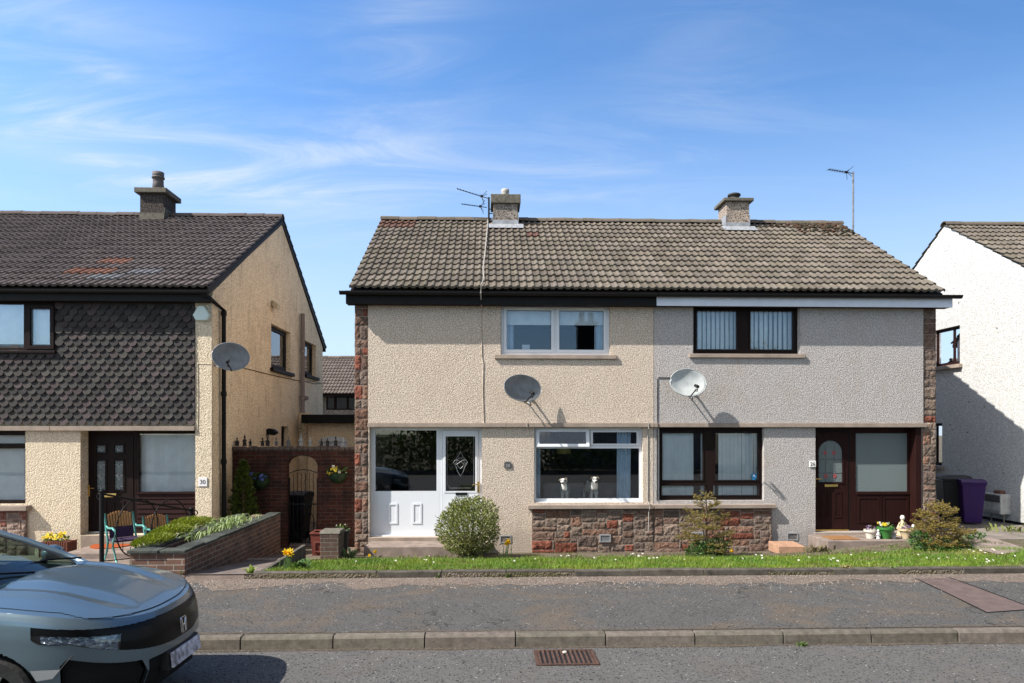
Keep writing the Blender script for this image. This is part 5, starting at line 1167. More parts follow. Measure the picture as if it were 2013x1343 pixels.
# row of little ornaments along the top of the brick wall
orn = [(466, 862, 'dark'), (481, 859, 'dark'), (492, 865, 'dark'), (516, 864, 'dark'), (526, 861, 'dark'), (543, 864, 'grey'), (567, 861, 'grey'), (592, 857, 'white'), (610, 862, 'white'), (632, 866, 'dark'), (644, 863, 'dark'), (660, 862, 'dark'), (675, 861, 'white')]
place = ['the leftmost', 'second from the left end', 'third and smallest from the left end', 'fourth from the left end', 'just below the jutting vent', 'right of the jutting vent', 'in front of the narrow gable window', 'tallest, in front of the soil pipe', 'just right of the soil pipe', 'at the left edge of the arched door', 'left of the arched door middle', 'right of the arched door middle', 'at the right end of the row']
cc = {'dark': ((.03, .026, .024), (.07, .06, .055)), 'grey': ((.12, .12, .125), (.18, .175, .17)), 'white': ((.26, .26, .25), (.34, .33, .32))}
for k, ((px, py, c), pl_) in enumerate(zip(orn, place)):
    yy = AY + .1; zt_ = AZ + .012; h = max(.12, Z(py - 5, yy, px) - zt_); figurine('ornament', '%s ornament on the brick arch wall, %s' % (c, pl_), (X(px, yy), yy, zt_), h * .85, cc[c][0], cc[c][1], k + 2, 'ornament')['group'] = 'ornaments along the brick wall top'
y_, z_ = PX(538, 852, GX + .15); mb = MB(); mb.prism([(GX + .001, z_ - .02), (GX + .16, z_ - .05), (GX + .26, z_ + .02), (GX + .16, z_ + .10), (GX + .05, z_ + .12), (GX + .001, z_ + .1)], 'y', y_ - .12, y_ + .12)
tag(mb.build('vent_cowl', mat['black'], None, origin=(GX, y_, z_), bevel=.03), 'black vent cowl jutting from the yellow gable above the brick wall', 'vent')
# hand rail with hoops
ya, yb = 11.2, 13.4; xa, xb = X(200, ya), X(376, yb); za, zb = Z(967, ya, 200), Z(1001, yb, 376)
HRL = thing('handrail', 'black wrought iron handrail with round hoops beside the garden chairs', 'handrail', (xa, ya, gz(xa, ya)))
mb = MB(); mb.tube([(xa, ya, gz(xa, ya) - .02), (xa, ya, za)], .034, 10); mb.lathe((xa, ya, za), [(.04, 0), (.045, .012), (.03, .03), (.01, .04)], 10); mb.build('post', mat['black'], HRL)
mb = MB(); mb.tube([(xb, yb, gz(xb, yb) - .02), (xb, yb, zb)], .034, 10); mb.lathe((xb, yb, zb), [(.04, 0), (.045, .012), (.03, .03), (.01, .04)], 10); mb.build('post', mat['black'], HRL)
L = lambda t: Vector((xa + (xb - xa) * t, ya + (yb - ya) * t, 0)); mb = MB()
mb.tube([L(0) + Vector((0, 0, za - .03)), L(1) + Vector((0, 0, zb - .03))], .016, 8)
sc = [L(0) + Vector((-.02 + .05 * math.cos(t), 0, za - .07 + .05 * math.sin(t))) for t in [i * .6 for i in range(12)]]; mb.tube(sc, .011, 6)
sc = [L(1) + Vector((.07 + .045 * math.cos(t), 0, zb - .07 + .045 * math.sin(t))) for t in [i * .6 for i in range(12)]]; mb.tube(sc, .011, 6)
mb.build('rail', mat['black'], HRL)
for t0, rr in ((.36, .50), (.73, .50)):
    mb = MB(); c = L(t0); zc = gz(c.x, c.y) + .08 + rr; tv = (L(1) - L(0)).normalized(); ri = rr * .92
    mb.tube([c + tv * (rr * math.cos(a)) + Vector((0, 0, zc + rr * .95 * math.sin(a))) for a in [i * math.pi / 16 for i in range(33)]], .011, 6)
    for q in (-.7, -.35, 0, .35, .7): mb.tube([c + tv * rr * q + Vector((0, 0, zc - rr * .95 * math.sqrt(1 - q * q))), c + tv * rr * q + Vector((0, 0, zc - rr * .95 * math.sqrt(1 - q * q) + .16))], .006, 5)
    mb.build('hoop', mat['black'], HRL)
mb = MB(); mb.tube([L(.02) + Vector((0, 0, gz(xa, ya) + .08)), L(.98) + Vector((0, 0, gz(xb, yb) + .08))], .009, 6); mb.build('bottom_rail', mat['black'], HRL)
# garden chairs
mat['teal'] = plain('teal_metal', (.10, .30, .27), .4, .2, .15)
mat['slat'] = wood('honey_slats', (.36, .19, .075), .5, .25, (40, 40, 2)); mat['purple'] = plain('purple_weave', (.035, .018, .055), .8, 0, .3, 30, .8, bscale=90)
def chair(x, y, z, label, s=1.0, rot=.35):
    T = thing('garden_chair', label, 'chair', (0, 0, 0), 'garden chairs by the recessed door')
    for sx in (-1, 1):
        mb = MB(); q = sx * .25
        mb.tube([(q, -.30, 0), (q, -.22, .1), (q, -.1, .3), (q * 1.05, -.14, .42), (q * 1.08, -.26, .5), (q * 1.08, -.24, .60), (q * 1.05, -.12, .64), (q, .1, .62), (q, .2, .66)], .020, 8)
        mb.tube([(q, .30, 0), (q, .16, .2), (q, .12, .38), (q, .2, .6), (q * .98, .27, .88)], .020, 8); mb.build('side_frame', mat['teal'], T, smooth=True)
    mb = MB(); mb.box(-.24, .24, -.2, .2, .385, .42); mb.build('seat', mat['purple'], T, bevel=.012)
    mb = MB(); mb.box(-.2, .2, -.215, -.2, .42, .62) if False else None
    mb.prism([(.13, .43), (.15, .43), (.19, .62), (.17, .62)], 'x', -.21, .21); mb.build('cushion', mat['purple'], T, bevel=.006)
    mb = MB()
    for k in range(9): x0 = -.215 + k * .048; zt = .86 + .05 * (1 - ((k - 4) / 4) ** 2); mb.prism([(.19, .63), (.205, .63), (.265, zt), (.25, zt)], 'x', x0 + .005, x0 + .036)
    mb.build('backrest', mat['slat'], T, bevel=.003)
    T.location = (x, y, z); T.rotation_euler = (0, 0, rot); T.scale = (s, s, s); return T
# (the chair parts above were built round the origin)
c1 = chair(X(246, 12.3), 12.3, gz(-6, 12.3) + .006, 'teal metal garden chair with purple cushion, nearer one beside the handrail post', .92, .85)
c2 = chair(X(315, 13.0), 13.0, gz(-6, 13.0) + .006, 'teal metal garden chair with wooden back, half hidden by the green heather', .85, .8)
# concrete slab under the air brick
yy = 13.25; x0, x1 = X(1531, yy), X(1584, yy); z_ = gz(x0, yy); zt_ = Z(1074, yy, 1557)
mb = MB(); mb.add([(x0, yy, z_ - .02), (x1, yy, z_ - .02), (x1 - .05, yy + .45, z_ - .02), (x0 - .02, yy + .45, z_ - .02), (x0, yy, zt_), (x1, yy, zt_ - .01), (x1 - .05, yy + .45, zt_ + .03), (x0 - .02, yy + .45, zt_ + .03)], [(0, 3, 2, 1), (4, 5, 6, 7), (0, 1, 5, 4), (1, 2, 6, 5), (2, 3, 7, 6), (3, 0, 4, 7)])
tag(mb.build('paving_block', plain('pink_concrete', (.34, .20, .13), .95, 0, .2, 8, .4), None, origin=(x0, yy, z_), bevel=.008), 'pinkish concrete block lying below the air vent of the grey house', 'block')
# bins
def bin_(label, x, y, z, col, rot=0, h=1.02):
    T = thing('wheelie_bin', label, 'bin', (0, 0, 0)); m = mat_c(col, .45); mb = MB()
    b, t = (.20, .23), (.275, .33); vs = [(sx * b[0], sy * b[1], .04) for sx, sy in ((-1, -1), (1, -1), (1, 1), (-1, 1))] + [(sx * t[0], sy * t[1], h * .9) for sx, sy in ((-1, -1), (1, -1), (1, 1), (-1, 1))]
    mb.add(vs, [(3, 2, 1, 0), (0, 1, 5, 4), (1, 2, 6, 5), (2, 3, 7, 6), (3, 0, 4, 7)]); mb.box(-.295, .295, -.35, .35, h * .9, h * .94); mb.build('bin_body', m, T, bevel=.02)
    mb = MB(); mb.prism([(-.37, h * .942), (.36, h * .942), (.33, h * .99), (.1, h * 1.03), (-.25, h * 1.02), (-.36, h * .98)], 'x', -.30, .30); mb.build('lid', m, T, bevel=.015)
    for sx in (-1, 1):
        mb = MB(); w0 = MB(); w0.lathe((0, 0, 0), [(.02, -.03), (.10, -.03), (.10, .03), (.02, .03)], 18); w0.v = [(sx * .26 + p[2], .24 + p[0], .1 + p[1]) for p in w0.v]; w0.build('wheel', mat['blackpl'], T)
    mb = MB(); mb.tube([(-.26, .38, h * .9), (-.26, .41, h * .93), (.26, .41, h * .93), (.26, .38, h * .9)], .016, 8); mb.build('handle', m, T)
    T.location = (x, y, z); T.rotation_euler = (0, 0, rot); return T
bx_ = X(1918, 15.0); b1 = bin_('purple wheelie bin in the shade beside the white house', X(1914, 15.2), 15.3, gz(bx_, 15.2) + .008, (.034, .009, .08), -.35, .96); b1.scale = (.82, .8, 1)
bx2 = X(1868, 15.9); bin_('black wheelie bin between the stone pier and the purple bin', X(1872, 15.75), 15.75, gz(bx2, 15.6) + .008, (.012, .012, .014), -.3)
bx3 = X(583, 16.3); bin_('dark wheelie bin behind the iron gate in the archway', bx3, 16.3, gz(bx3, 16.3) + .004, (.014, .013, .018), -.1, 1.1)
# gas meter box
mx_ = WX - .24; ya = PX(1967, 990, mx_)[0]; yb = PX(1934, 990, mx_)[0]; zt_ = PX(1967, 972, mx_)[1]; zb_ = PX(1967, 1012, mx_)[1]
MT = thing('meter_box', 'weathered white gas meter box on legs against the white house', 'meter box', (mx_, ya, gz(mx_, ya)))
mb = MB(); mb.box(mx_, WX - .002, ya, yb, zb_, zt_); mb.build('box_body', plain('weathered_white_plastic', (.45, .44, .41), .7, 0, .3, 9, .2), MT, bevel=.015)
mb = MB(); h_ = zt_ - zb_; mb.box(mx_ - .012, mx_ - .001, ya + .02, yb - .03, zb_ + h_ * .58, zt_ - .03); mb.build('window', mat_c((.07, .065, .06)), MT, bevel=.004)
mb = MB(); mb.box(mx_ - .01, mx_ - .001, ya + .02, yb - .03, zb_ + .03, zb_ + .09); mb.build('latch', mat_c((.3, .29, .27)), MT, bevel=.004)
for y_ in (ya + .06, yb - .08):
    mb = MB(); mb.tube([(WX - .12, y_, gz(mx_, y_)), (WX - .12, y_, zb_ - .001)], .016, 8); mb.build('leg', mat_c((.2, .18, .14)), MT)
mb = MB(); mb.box(mx_ + .04, mx_ + .16, ya + .06, ya + .28, zt_ + .001, zt_ + .07); tag(mb.build('brick', mat_c((.16, .07, .045), .9), None, origin=(mx_, ya, zt_), bevel=.008), 'loose red brick lying on top of the white meter box', 'brick')

# ------------------------------------------------------------------ satellite dishes, aerials, cables
def dish(label, px, py, yf, w_px, h_px, n, m, wall, arm=-1, lx=0):
    """offset dish facing n, bracketed to the wall plane"""
    x, z = P(px, py, yf); n = Vector(n).normalized(); T = thing('satellite_dish', label, 'satellite dish', (x, yf, z)); c = Vector((x, yf, z))
    a = Vector((0, 0, 1)).cross(n).normalized(); a = a if a.x > 0 else -a; b = n.cross(a); b = b if b.z > 0 else -b; k = yf / F
    vw = (c - Vector((0, 0, EYE))); vw.z = 0; dep = vw.y; vw.normalize(); rx = w_px / 2 * k / max(.45, abs(a.x * vw.y - a.y * vw.x)) * vw.y; rz = h_px / 2 * k; vs = []; fs = []; nr, na = 8, 40
    for j in range(nr + 1):
        q = j / nr
        for i in range(na):
            t = 2 * math.pi * i / na; vs.append(c + a * rx * q * math.cos(t) + b * rz * q * math.sin(t) - n * .085 * (1 - q * q))
    fs = [(j * na + i, j * na + (i + 1) % na, (j + 1) * na + (i + 1) % na, (j + 1) * na + i) for j in range(nr) for i in range(na)]
    mb = MB(); mb.add(vs, fs); o = mb.build('reflector', m, T, smooth=True); s = o.modifiers.new('solid', 'SOLIDIFY'); s.thickness = .008; s.offset = 0
    mb = MB(); ri = [c + a * rx * math.cos(t) + b * rz * math.sin(t) for t in [2 * math.pi * i / 40 for i in range(41)]]; mb.tube(ri, .009, 6, cap=False); mb.build('rim', mat['dish_pale'] if m == mat['dish_pale'] else mat['greymetal'], T, smooth=True)
    low = c - b * rz * .95; f = c - b * rz * .62 + n * .30 + a * lx; mb = MB(); mb.tube([low - n * .06, low + n * .04 - b * .03, f - b * .06], .012, 6); mb.build('feed_arm', mat['black'], T)
    mb = MB(); d = (c - f).normalized(); mb.tube([f - d * .09, f - d * .03, f + d * .01, f + d * .035], [.028, .034, .024, .03], 10); mb.tube([f - d * .07 - b * .03, f - b * .10 - d * .02, f - b * .11 + d * .05], .010, 6); mb.build('receiver', mat['blackpl'], T)
    wp = Vector(wall); back = c - n * .09; mb = MB(); mb.tube([back, back - n * .04 - b * .0, Vector((wp.x, wp.y, wp.z + .05)), wp], .02, 8)
    mb.ball(tuple(wp), .05, 8, 6); mb.tube([wp, Vector((wp.x, wp.y, wp.z - .16)), Vector((back.x, back.y, back.z - .2))], .014, 6); mb.build('bracket', mat['greymetal'], T); return T
dish('grey satellite dish on the beige wall above the living room window', 1028, 763, 13.56, 73, 54, (.50, -.84, .20), mat['dishm'], (X(1040), YF - .04, Z(780)), lx=-.03)
dish('pale satellite dish on the grey wall left of its window sill', 1353, 752, 13.56, 72, 57, (.10, -.96, .26), mat['dish_pale'], (X(1358), YF - .04, Z(768)), lx=.02)
dish('dark grey satellite dish fixed to the yellow gable corner by the downpipe', 454, 701, 13.62, 72, 55, (.52, -.84, .14), mat['dishm'], (GX + .02, 14.05, Z(705)), lx=-.12)
def aerial(label, px, y, pz0, pz1, booms, m='alu', rr=.018, wall=None, band=False):
    x = X(px, y); z0, z1 = Z(pz0, y, px), Z(pz1, y, px); T = thing('tv_aerial', label, 'aerial', (x, y, z0)); mb = MB(); mb.tube([(x, y, z0), (x, y, z1)], rr, 8)
    if wall: 
        for q in (.45, .6): mb.tube([(x, y, z0 + (z1 - z0) * q), (wall, y, z0 + (z1 - z0) * q)], .012, 6)
    mb.build('mast', mat[m], T)
    for (ax, ay, bx, by, ne, el, hd) in booms:
        p = Vector((X(ax, y), y, Z(ay, y, ax))); q = Vector((X(bx, y), y, Z(by, y, bx))); d = (q - p).normalized(); e = Vector((0, 1, 0)); mb = MB(); mb.tube([p, q], .010, 6)
        for k in range(ne): c = p + (q - p) * (k + .3) / (ne + hd); mb.tube([c - e * el - Vector((0, 0, el * .15)), c + e * el + Vector((0, 0, el * .15))], .006, 5)
        if hd: 
            c = q - d * .16; u = d.cross(e)
            for s1 in (-1, 1):
                for s2 in (-.6, .6): mb.tube([c, c + d * .1 + u * s1 * .13 + e * s2 * .2], .006, 5)
            mb.box(c.x - .03, c.x + .03, c.y - .02, c.y + .02, c.z - .02, c.z + .03)
        mb.build('boom', mat['black'], T)
    return T
aerial('double black TV aerial strapped beside the tan house chimney', 961, 17.45, 446, 388, [(898, 371, 959, 390, 9, .11, 1.2), (907, 401, 957, 408, 8, .09, 2.2)], 'black', .022, X(970, 17.45))
aerial('tall TV aerial mast at the right end of the ridge', 1677, 17.75, 452, 338, [(1628, 333, 1676, 341, 8, .12, 2)], 'alu', .024)
mat['whitecable'] = plain('white_cable', (.30, .28, .25), .6, 0, .15)
def cable(H, pts, m='whitecable', rr=.008):
    mb = MB(); mb.tube(pts, rr, 5); return mb.build('cable', mat[m], H)
def rp(px, t): y = YE + (YR - YE) * t; return (X(px, y), y - .02, ZE + (ZR - ZE) * t + .085)
cable(tanH, [rp(959, 1.0), rp(959, .92), rp(957, .7), rp(954, .45), rp(950, .2), rp(951, .06), (X(946, 13.55), 13.55, ZE + .06), (X(945, 13.57), 13.57, ZE - .1), (X(945.5, 13.7), 13.69, ZE - .2)], rr=.013)
cable(tanH, [(X(946, 13.8), 13.8, Z(602)), (X(946), YF - .044, Z(610)), (X(947), YF - .044, Z(700)), (X(950), YF - .044, Z(715)), (X(949), YF - .044, Z(770)), (X(951), YF - .044, Z(833))], 'cast_tan')
mb = MB(); x_ = X(1036); mb.tube([(x_, YF - .092, Z(831)), (x_, YF - .092, Z(840))], .009, 5); mb.build('cable', mat['whitecable'], tanH)
cable(tanH, [(X(1273), YF - .093, Z(832)), (X(1273), YF - .093, Z(843)), (X(1273), YF - .012, Z(848)), (X(1273), YF - .012, Z(987)), (X(1273), YF - .18, Z(990)), (X(1273), YF - .185, Z(1000)), (X(1273), YF - .11, Z(1006)), (X(1272), YF - .11, Z(1045)), (X(1268), YF - .11, Z(1048)), (X(1262), YF - .11, Z(1043))], rr=.010)
cable(greyH, [(X(1330), 13.9, Z(742)), (X(1318), YF - .045, Z(742)), (X(1293), YF - .045, Z(742)), (X(1291.5), YF - .045, Z(745)), (X(1291.5), YF - .045, Z(831)), (X(1291.5), YF - .095, Z(833)), (X(1291.5), YF - .095, Z(842)), (X(1291.5), YF - .012, Z(846)), (X(1291.5), YF - .012, Z(985))], 'black', .008)
# ------------------------------------------------------------------ planting
def blades(name, n, xf, yf_, hf, wf, cols, bend=.5, kind='stuff', zf=gz, seed=1, mt='leaf', label=None):
    g = np.random.RandomState(seed); V = []; Fc = []; Cc = []
    for i in range(n):
        x = xf(g); y = yf_(g, x)
        if y is None: continue
        h = hf(g, x, y); w_ = wf * g.uniform(.7, 1.3); a = g.uniform(0, 6.283); b = g.uniform(0, 6.283); l = h * bend * g.uniform(.2, 1.2); z = zf(x, y) - .005; k = len(V)
        ca, sa = math.cos(a) * w_, math.sin(a) * w_; lx, ly = math.cos(b) * l, math.sin(b) * l
        V += [(x - ca, y - sa, z), (x + ca, y + sa, z), (x + lx * .35 + ca * .7, y + ly * .35 + sa * .7, z + h * .6), (x + lx * .35 - ca * .7, y + ly * .35 - sa * .7, z + h * .6), (x + lx, y + ly, z + h)]
        Fc += [(k, k + 1, k + 2), (k, k + 2, k + 3), (k + 3, k + 2, k + 4)]; c = cols(g, x, y); Cc += [c] * 3
    o = np_mesh(name, V, Fc, Cc, mat[mt]); o['kind'] = kind; return o
def lawn_col(g, x, y):
    n_ = mnoise.noise(Vector((x * 1.3, y * 1.3, 3))); k = g.uniform(.65, 1.3) * (1 + .25 * n_)
    dry = mnoise.fractal(Vector((x * .9, y * 1.6, 11)), .8, 2, 4)
    if g.rand() < .06 + .5 * sm(.12, .55, dry) or (y < 10.06 and g.rand() < .35): return (.21 * k, .19 * k, .06 * k)
    c = (.118, .205, .02) if g.rand() < .6 else (.165, .25, .03); return (c[0] * k * (1 + .3 * n_), c[1] * k, c[2] * k)
def ly(g, x):
    e = 12.25 + .22 * mnoise.noise(Vector((x * 1.1, 0, 7))) - (.5 * sm(7.2, 9, x)); y = 9.89 + (e - 9.89) * g.rand() ** 1.15
    if x < -1.75 and y > 11.9 + .3 * (x + 3.1): return None
    return y
blades('lawn', 105000, lambda g: g.uniform(-3.12, 12.5), ly, lambda g, x, y: (.045 + .03 * abs(mnoise.noise(Vector((x * 2.2, y * 2.2, 1))))) * g.uniform(.5, 1.45) * (1.0 if y > 9.97 else .8) * (1 - .45 * sm(.1, .5, mnoise.fractal(Vector((x * .9, y * 1.6, 11)), .8, 2, 4))), .0042, lawn_col, .7, seed=2)
blades('verge_weeds', 5200, lambda g: g.uniform(-2.6, 12), lambda g, x: 12.25 + abs(g.normal(0, .42)) if abs(mnoise.noise(Vector((x * 1.7, 3, 1)))) > .12 else None, lambda g, x, y: .05 * g.uniform(.5, 1.5), .006, lambda g, x, y: tuple(q * g.uniform(.7, 1.2) for q in ((.10, .15, .03) if g.rand() < .6 else (.20, .17, .09))), .8, seed=3)
# daisies
mb = MB(); 
for t in range(9): a = t * 2 * math.pi / 9; mb.add([(0, 0, .0), (.017 * math.cos(a - .3), .017 * math.sin(a - .3), .004), (.024 * math.cos(a), .024 * math.sin(a), .006), (.017 * math.cos(a + .3), .017 * math.sin(a + .3), .004)], [(0, 1, 2, 3)], (.82, .82, .80))
mb.ball((0, 0, .006), (.008, .008, .005), 6, 4, (.7, .5, .03)); mb.tube([(0, 0, 0), (0, 0, -.05)], .0015, 4, (.1, .18, .03))
d0 = tag(mb.build('daisy', mat['petal'], None), 'white daisy flowering in the front lawn', 'daisy', 'daisies in the lawn'); first = True
r = random.Random(21); spots = []
for cl, n, sp in (((1250, 1093), 7, 14), ((1275, 1103), 4, 10), ((1490, 1096), 4, 8), ((1637, 1103), 5, 6), ((1925, 1089), 8, 14), ((1110, 1096), 3, 8), ((850, 1106), 4, 10), ((1950, 1106), 4, 8)):
    for k in range(n): spots.append((cl[0] + r.gauss(0, sp), cl[1] + r.gauss(0, 3)))
spots += [(1570, 1108), (1590, 1100), (1673, 1094), (1720, 1091), (1805, 1097), (1822, 1101), (1845, 1104), (1862, 1103), (1879, 1104), (1897, 1104), (1917, 1104), (1560, 1096), (1460, 1104), (1400, 1100), (1345, 1104), (1210, 1104), (1168, 1100), (1052, 1104), (1011, 1107), (930, 1106), (778, 1109), (700, 1108), (1995, 1098), (1970, 1093)]
for px, py in spots:
    p = gp(px, py + 3, .15)
    if p[1] < 9.95 or p[1] > 12.6: p = (p[0], min(max(p[1], 9.95), 12.5), gz(p[0], min(max(p[1], 9.95), 12.5)))
    o = d0 if first else d0.copy()
    if not first: C.objects.link(o)
    first = False; o.location = (p[0], p[1], p[2] + r.uniform(.055, .08)); o.rotation_euler = (r.uniform(.3, .9), r.gauss(0, .2), 0); k = r.uniform(.5, .85); o.scale = (k, k, k)
# daffodils
def daffodil(label, px, py, Y, size=.045, n=1, seed=1, leaves=5, spread=.05, grp=None):
    r = random.Random(seed); x, z = P(px, py, Y); g0 = gz(x, Y); T = thing('daffodil', label, 'daffodil', (x, Y, g0), grp); L_ = MB(); S = MB(); B = MB()
    for k in range(n):
        fx = x + (r.uniform(-1, 1) * spread if n > 1 else 0); fy = Y + r.uniform(-.04, .04); fz = z + (r.uniform(-.6, .6) * spread if n > 1 else 0)
        S.tube([(x + r.gauss(0, .02), Y, g0 - .01), (fx + .005, fy + .015, g0 + (fz - g0) * .7), (fx, fy + .03, fz)], .0045, 5, (.10, .17, .04)); d = Vector((r.gauss(0, .3), -1, r.uniform(-.3, .2))).normalized(); a = d.cross(Vector((0, 0, 1))).normalized(); b = a.cross(d); o = Vector((fx, fy, fz)); v = r.uniform(.9, 1.1)
        for t in range(6):
            an = t * math.pi / 3 + .2; e = lambda q, s, f: o + (a * math.cos(an + q) + b * math.sin(an + q)) * size * s + d * f
            B.add([o, e(-.42, .62, .004), e(0, 1.05, -.004), e(.42, .62, .004)], [(0, 1, 2, 3)], (.85 * v, .60 * v, .02))
        ring = []; 
        for f, s in ((0, .22), (.022, .27), (.034, .40)): ring += [o + d * f * size / .045 + (a * math.cos(t) + b * math.sin(t)) * size * s for t in [i * math.pi / 5 for i in range(10)]]
        B.add(ring, [(j * 10 + i, j * 10 + (i + 1) % 10, (j + 1) * 10 + (i + 1) % 10, (j + 1) * 10 + i) for j in range(2) for i in range(10)] + [tuple(range(10))], (.80 * v, .40, .01))
    for k in range(leaves):
        h = (z - g0) * r.uniform(.5, .95); bx = x + r.gauss(0, .03 + .008 * n); q = r.uniform(-.08, .08); w_ = .007
        L_.add([(bx - w_, Y, g0 - .01), (bx + w_, Y, g0 - .01), (bx + q * .4 + w_, Y - .01, g0 + h * .6), (bx + q * .4 - w_, Y - .01, g0 + h * .6), (bx + q, Y - .02, g0 + h)], [(0, 1, 2, 3), (3, 2, 4)], (.085, .15, .045))
    L_.build('leaves', mat['leaf'], T); S.build('stem', mat['leaf'], T); B.build('flower', mat['petal'], T); return T
daffodil('cluster of big yellow daffodils at the left corner of the lawn', 567, 1086, 10.25, .052, 5, 3, 9, .055)
daffodil('single yellow daffodil in front of the left door step', 738, 1084, 12.6, .045, 1, 4, 3)
daffodil('small low yellow flower left of the door step daffodil', 726, 1092, 12.3, .032, 1, 5, 2)
daffodil('group of yellow daffodils between the round bush and the stone apron', 995, 1066, 12.5, .05, 4, 6, 6, .07)
daffodil('yellow daffodil right of the middle spruce', 1437, 1082, 12.5, .05, 1, 7, 3)
daffodil('small orange-yellow flower beside the stems of the middle spruce', 1418, 1071, 12.75, .03, 1, 8, 2)
daffodil('tiny yellow flower low in the grass by the brick pillar', 602, 1109, 10.9, .022, 2, 9, 2, .02)
# round variegated bush
def bush(label, px, py, Y, rx, rz, n, seed=1):
    r = random.Random(seed); x, z = P(px, py, Y); g0 = gz(x, Y); T = thing('round_bush', label, 'bush', (x, Y, g0)); S = MB(); L_ = MB()
    for k in range(46):
        d = Vector((r.gauss(0, 1), r.gauss(0, 1), abs(r.gauss(.3, .8)))).normalized(); e = Vector((x, Y, z - rz * .2)) + Vector((d.x * rx, d.y * rx, d.z * rz)) * r.uniform(.6, .95)
        S.tube([(x + d.x * .06, Y + d.y * .06, g0), ((x * .6 + e.x * .4), (Y * .6 + e.y * .4), g0 + (e.z - g0) * .5), e], [.014, .010, .003], 5)
    S.build('stems', mat['bark'], T)
    clumps = [(Vector((r.gauss(0, 1), r.gauss(0, 1), r.gauss(.1, 1))).normalized(), r.uniform(.12, .34), r.uniform(-.17, .11)) for _ in range(90)]
    for i in range(n):
        d = Vector((r.gauss(0, 1), r.gauss(0, 1), r.gauss(0, 1))).normalized(); bump_ = 0
        for c, w_, a in clumps:
            q = (d - c).length
            if q < w_ * 1.6: bump_ += a * (1 - q / (w_ * 1.6))
        rr = (1 + bump_) * (r.random() ** .22 if r.random() < .8 else r.uniform(.5, 1)) ; 
        if r.random() < .02: rr *= r.uniform(1.03, 1.16)
        p = Vector((x + d.x * rx * rr, Y + d.y * rx * rr, z + d.z * rz * rr))
        if p.z < g0 + .03: continue
        if mnoise.noise(d * 5 + Vector((0, 0, seed))) < -.42 and r.random() < .8: continue
        o = (d + Vector((r.gauss(0, .7), r.gauss(0, .7), .5 + r.gauss(0, .5)))).normalized(); s = .042 * r.uniform(.6, 1.3); a = o.cross(Vector((r.gauss(0, 1), r.gauss(0, 1), r.gauss(0, 1)))).normalized(); nn = o.cross(a)
        v = r.uniform(.75, 1.2); t = r.random(); c = (.20, .215, .06) if t < .45 else ((.34, .34, .15) if t < .60 else (.10, .125, .03)); c = tuple(q * v for q in c)
        L_.add([p, p + o * s * .5 + a * s * .27 + nn * s * .06, p + o * s, p + o * s * .5 - a * s * .27 + nn * s * .06], [(0, 1, 2, 3)], c)
    L_.build('foliage', mat['leaf'], T); return T
bush('round variegated evergreen bush in front of the white door', 921, 1037, 12.75, .575, .565, 11500, 3)
# spruces: trunk, whorls of drooping branches, needles
def spruce(label, px, ytop, Y, w_px, seed=1, dens=1.0, tint=((.26, .20, .05), (.19, .17, .045), (.34, .27, .08)), flat=1.0, n_wh=8):
    r = random.Random(seed); x, zt = P(px, ytop, Y); g0 = gz(x, Y); H_ = zt - g0; Wd = w_px / 2 * Y / F; T = thing('young_spruce', label, 'spruce', (x, Y, g0)); S = MB(); N_ = MB()
    S.tube([(x, Y, g0 - .02), (x + .01, Y, g0 + H_ * .5), (x, Y, zt - .02)], [.028, .018, .006], 7)
    def needles(p, q, n):
        d = (q - p); ln = d.length; d.normalize(); a = d.cross(Vector((.3, .2, 1))).normalized(); b = d.cross(a)
        for k in range(n):
            t = r.random(); o = p + d * ln * t; an = r.uniform(0, 6.28); e = (a * math.cos(an) + b * math.sin(an) * .8 + d * .8).normalized(); s = r.uniform(.016, .028); sd_ = d.cross(e).normalized() * .0036
            c = r.choice(tint); v = r.uniform(.7, 1.25); N_.add([o - sd_, o + sd_, o + e * s], [(0, 1, 2)], tuple(u * v for u in c))
    def branch(p, d, ln, depth):
        q = p + d * ln * .5 + Vector((0, 0, .02)); e = p + d * ln + Vector((0, 0, -.015 + .03 * r.random())); S.tube([p, q, e], [.006 if depth == 0 else .003, .004 if depth == 0 else .0025, .0015], 4, cap=False)
        needles(p + d * ln * (.25 if depth == 0 else .05), e, int(ln * 420 * dens))
        if depth < 2:
            n = int(ln * (15 if depth == 0 else 13)); 
            for k in range(n):
                t = .2 + .75 * (k + r.random()) / max(1, n); sd = 1 if k % 2 else -1; ax = d.cross(Vector((0, 0, 1))).normalized()
                dd = (d * .75 + ax * sd * r.uniform(.5, .9) + Vector((0, 0, r.gauss(0, .12)))).normalized(); l2 = ln * (1 - t) * .65 + .035
                branch(p + d * ln * t + Vector((0, 0, .03 * t)), dd, l2 * r.uniform(.7, 1.1), depth + 1 if l2 > .08 else 2)
    for k in range(n_wh):
        t = .05 + .87 * k / n_wh; prof = (1 - t) ** .62 * (1 if t > .18 else .8)
        for m in range(r.choice((5, 6, 6, 7))):
            an = r.uniform(0, 6.28); el = r.uniform(-.02, .18) + .55 * t ** 2; d = Vector((math.cos(an) * math.cos(el), math.sin(an) * math.cos(el), math.sin(el)))
            branch(Vector((x, Y, g0 + H_ * (t + r.uniform(-.03, .03)))), d, Wd * prof * r.uniform(.72, 1.18) + .02, 0)
    for k in range(5): an = k * 1.26 + r.random(); branch(Vector((x, Y, zt - .11)), Vector((math.cos(an) * .75, math.sin(an) * .75, .55)).normalized(), .13 * r.uniform(.7, 1.2), 1)
    needles(Vector((x, Y, zt - .2)), Vector((x, Y, zt)), 60)
    S.build('trunk', mat['bark'], T); N_.build('needles', mat['leaf'], T); return T
spruce('sparse yellowing spruce in front of the brown living room window', 1388, 964, 12.9, 150, 4, .85)
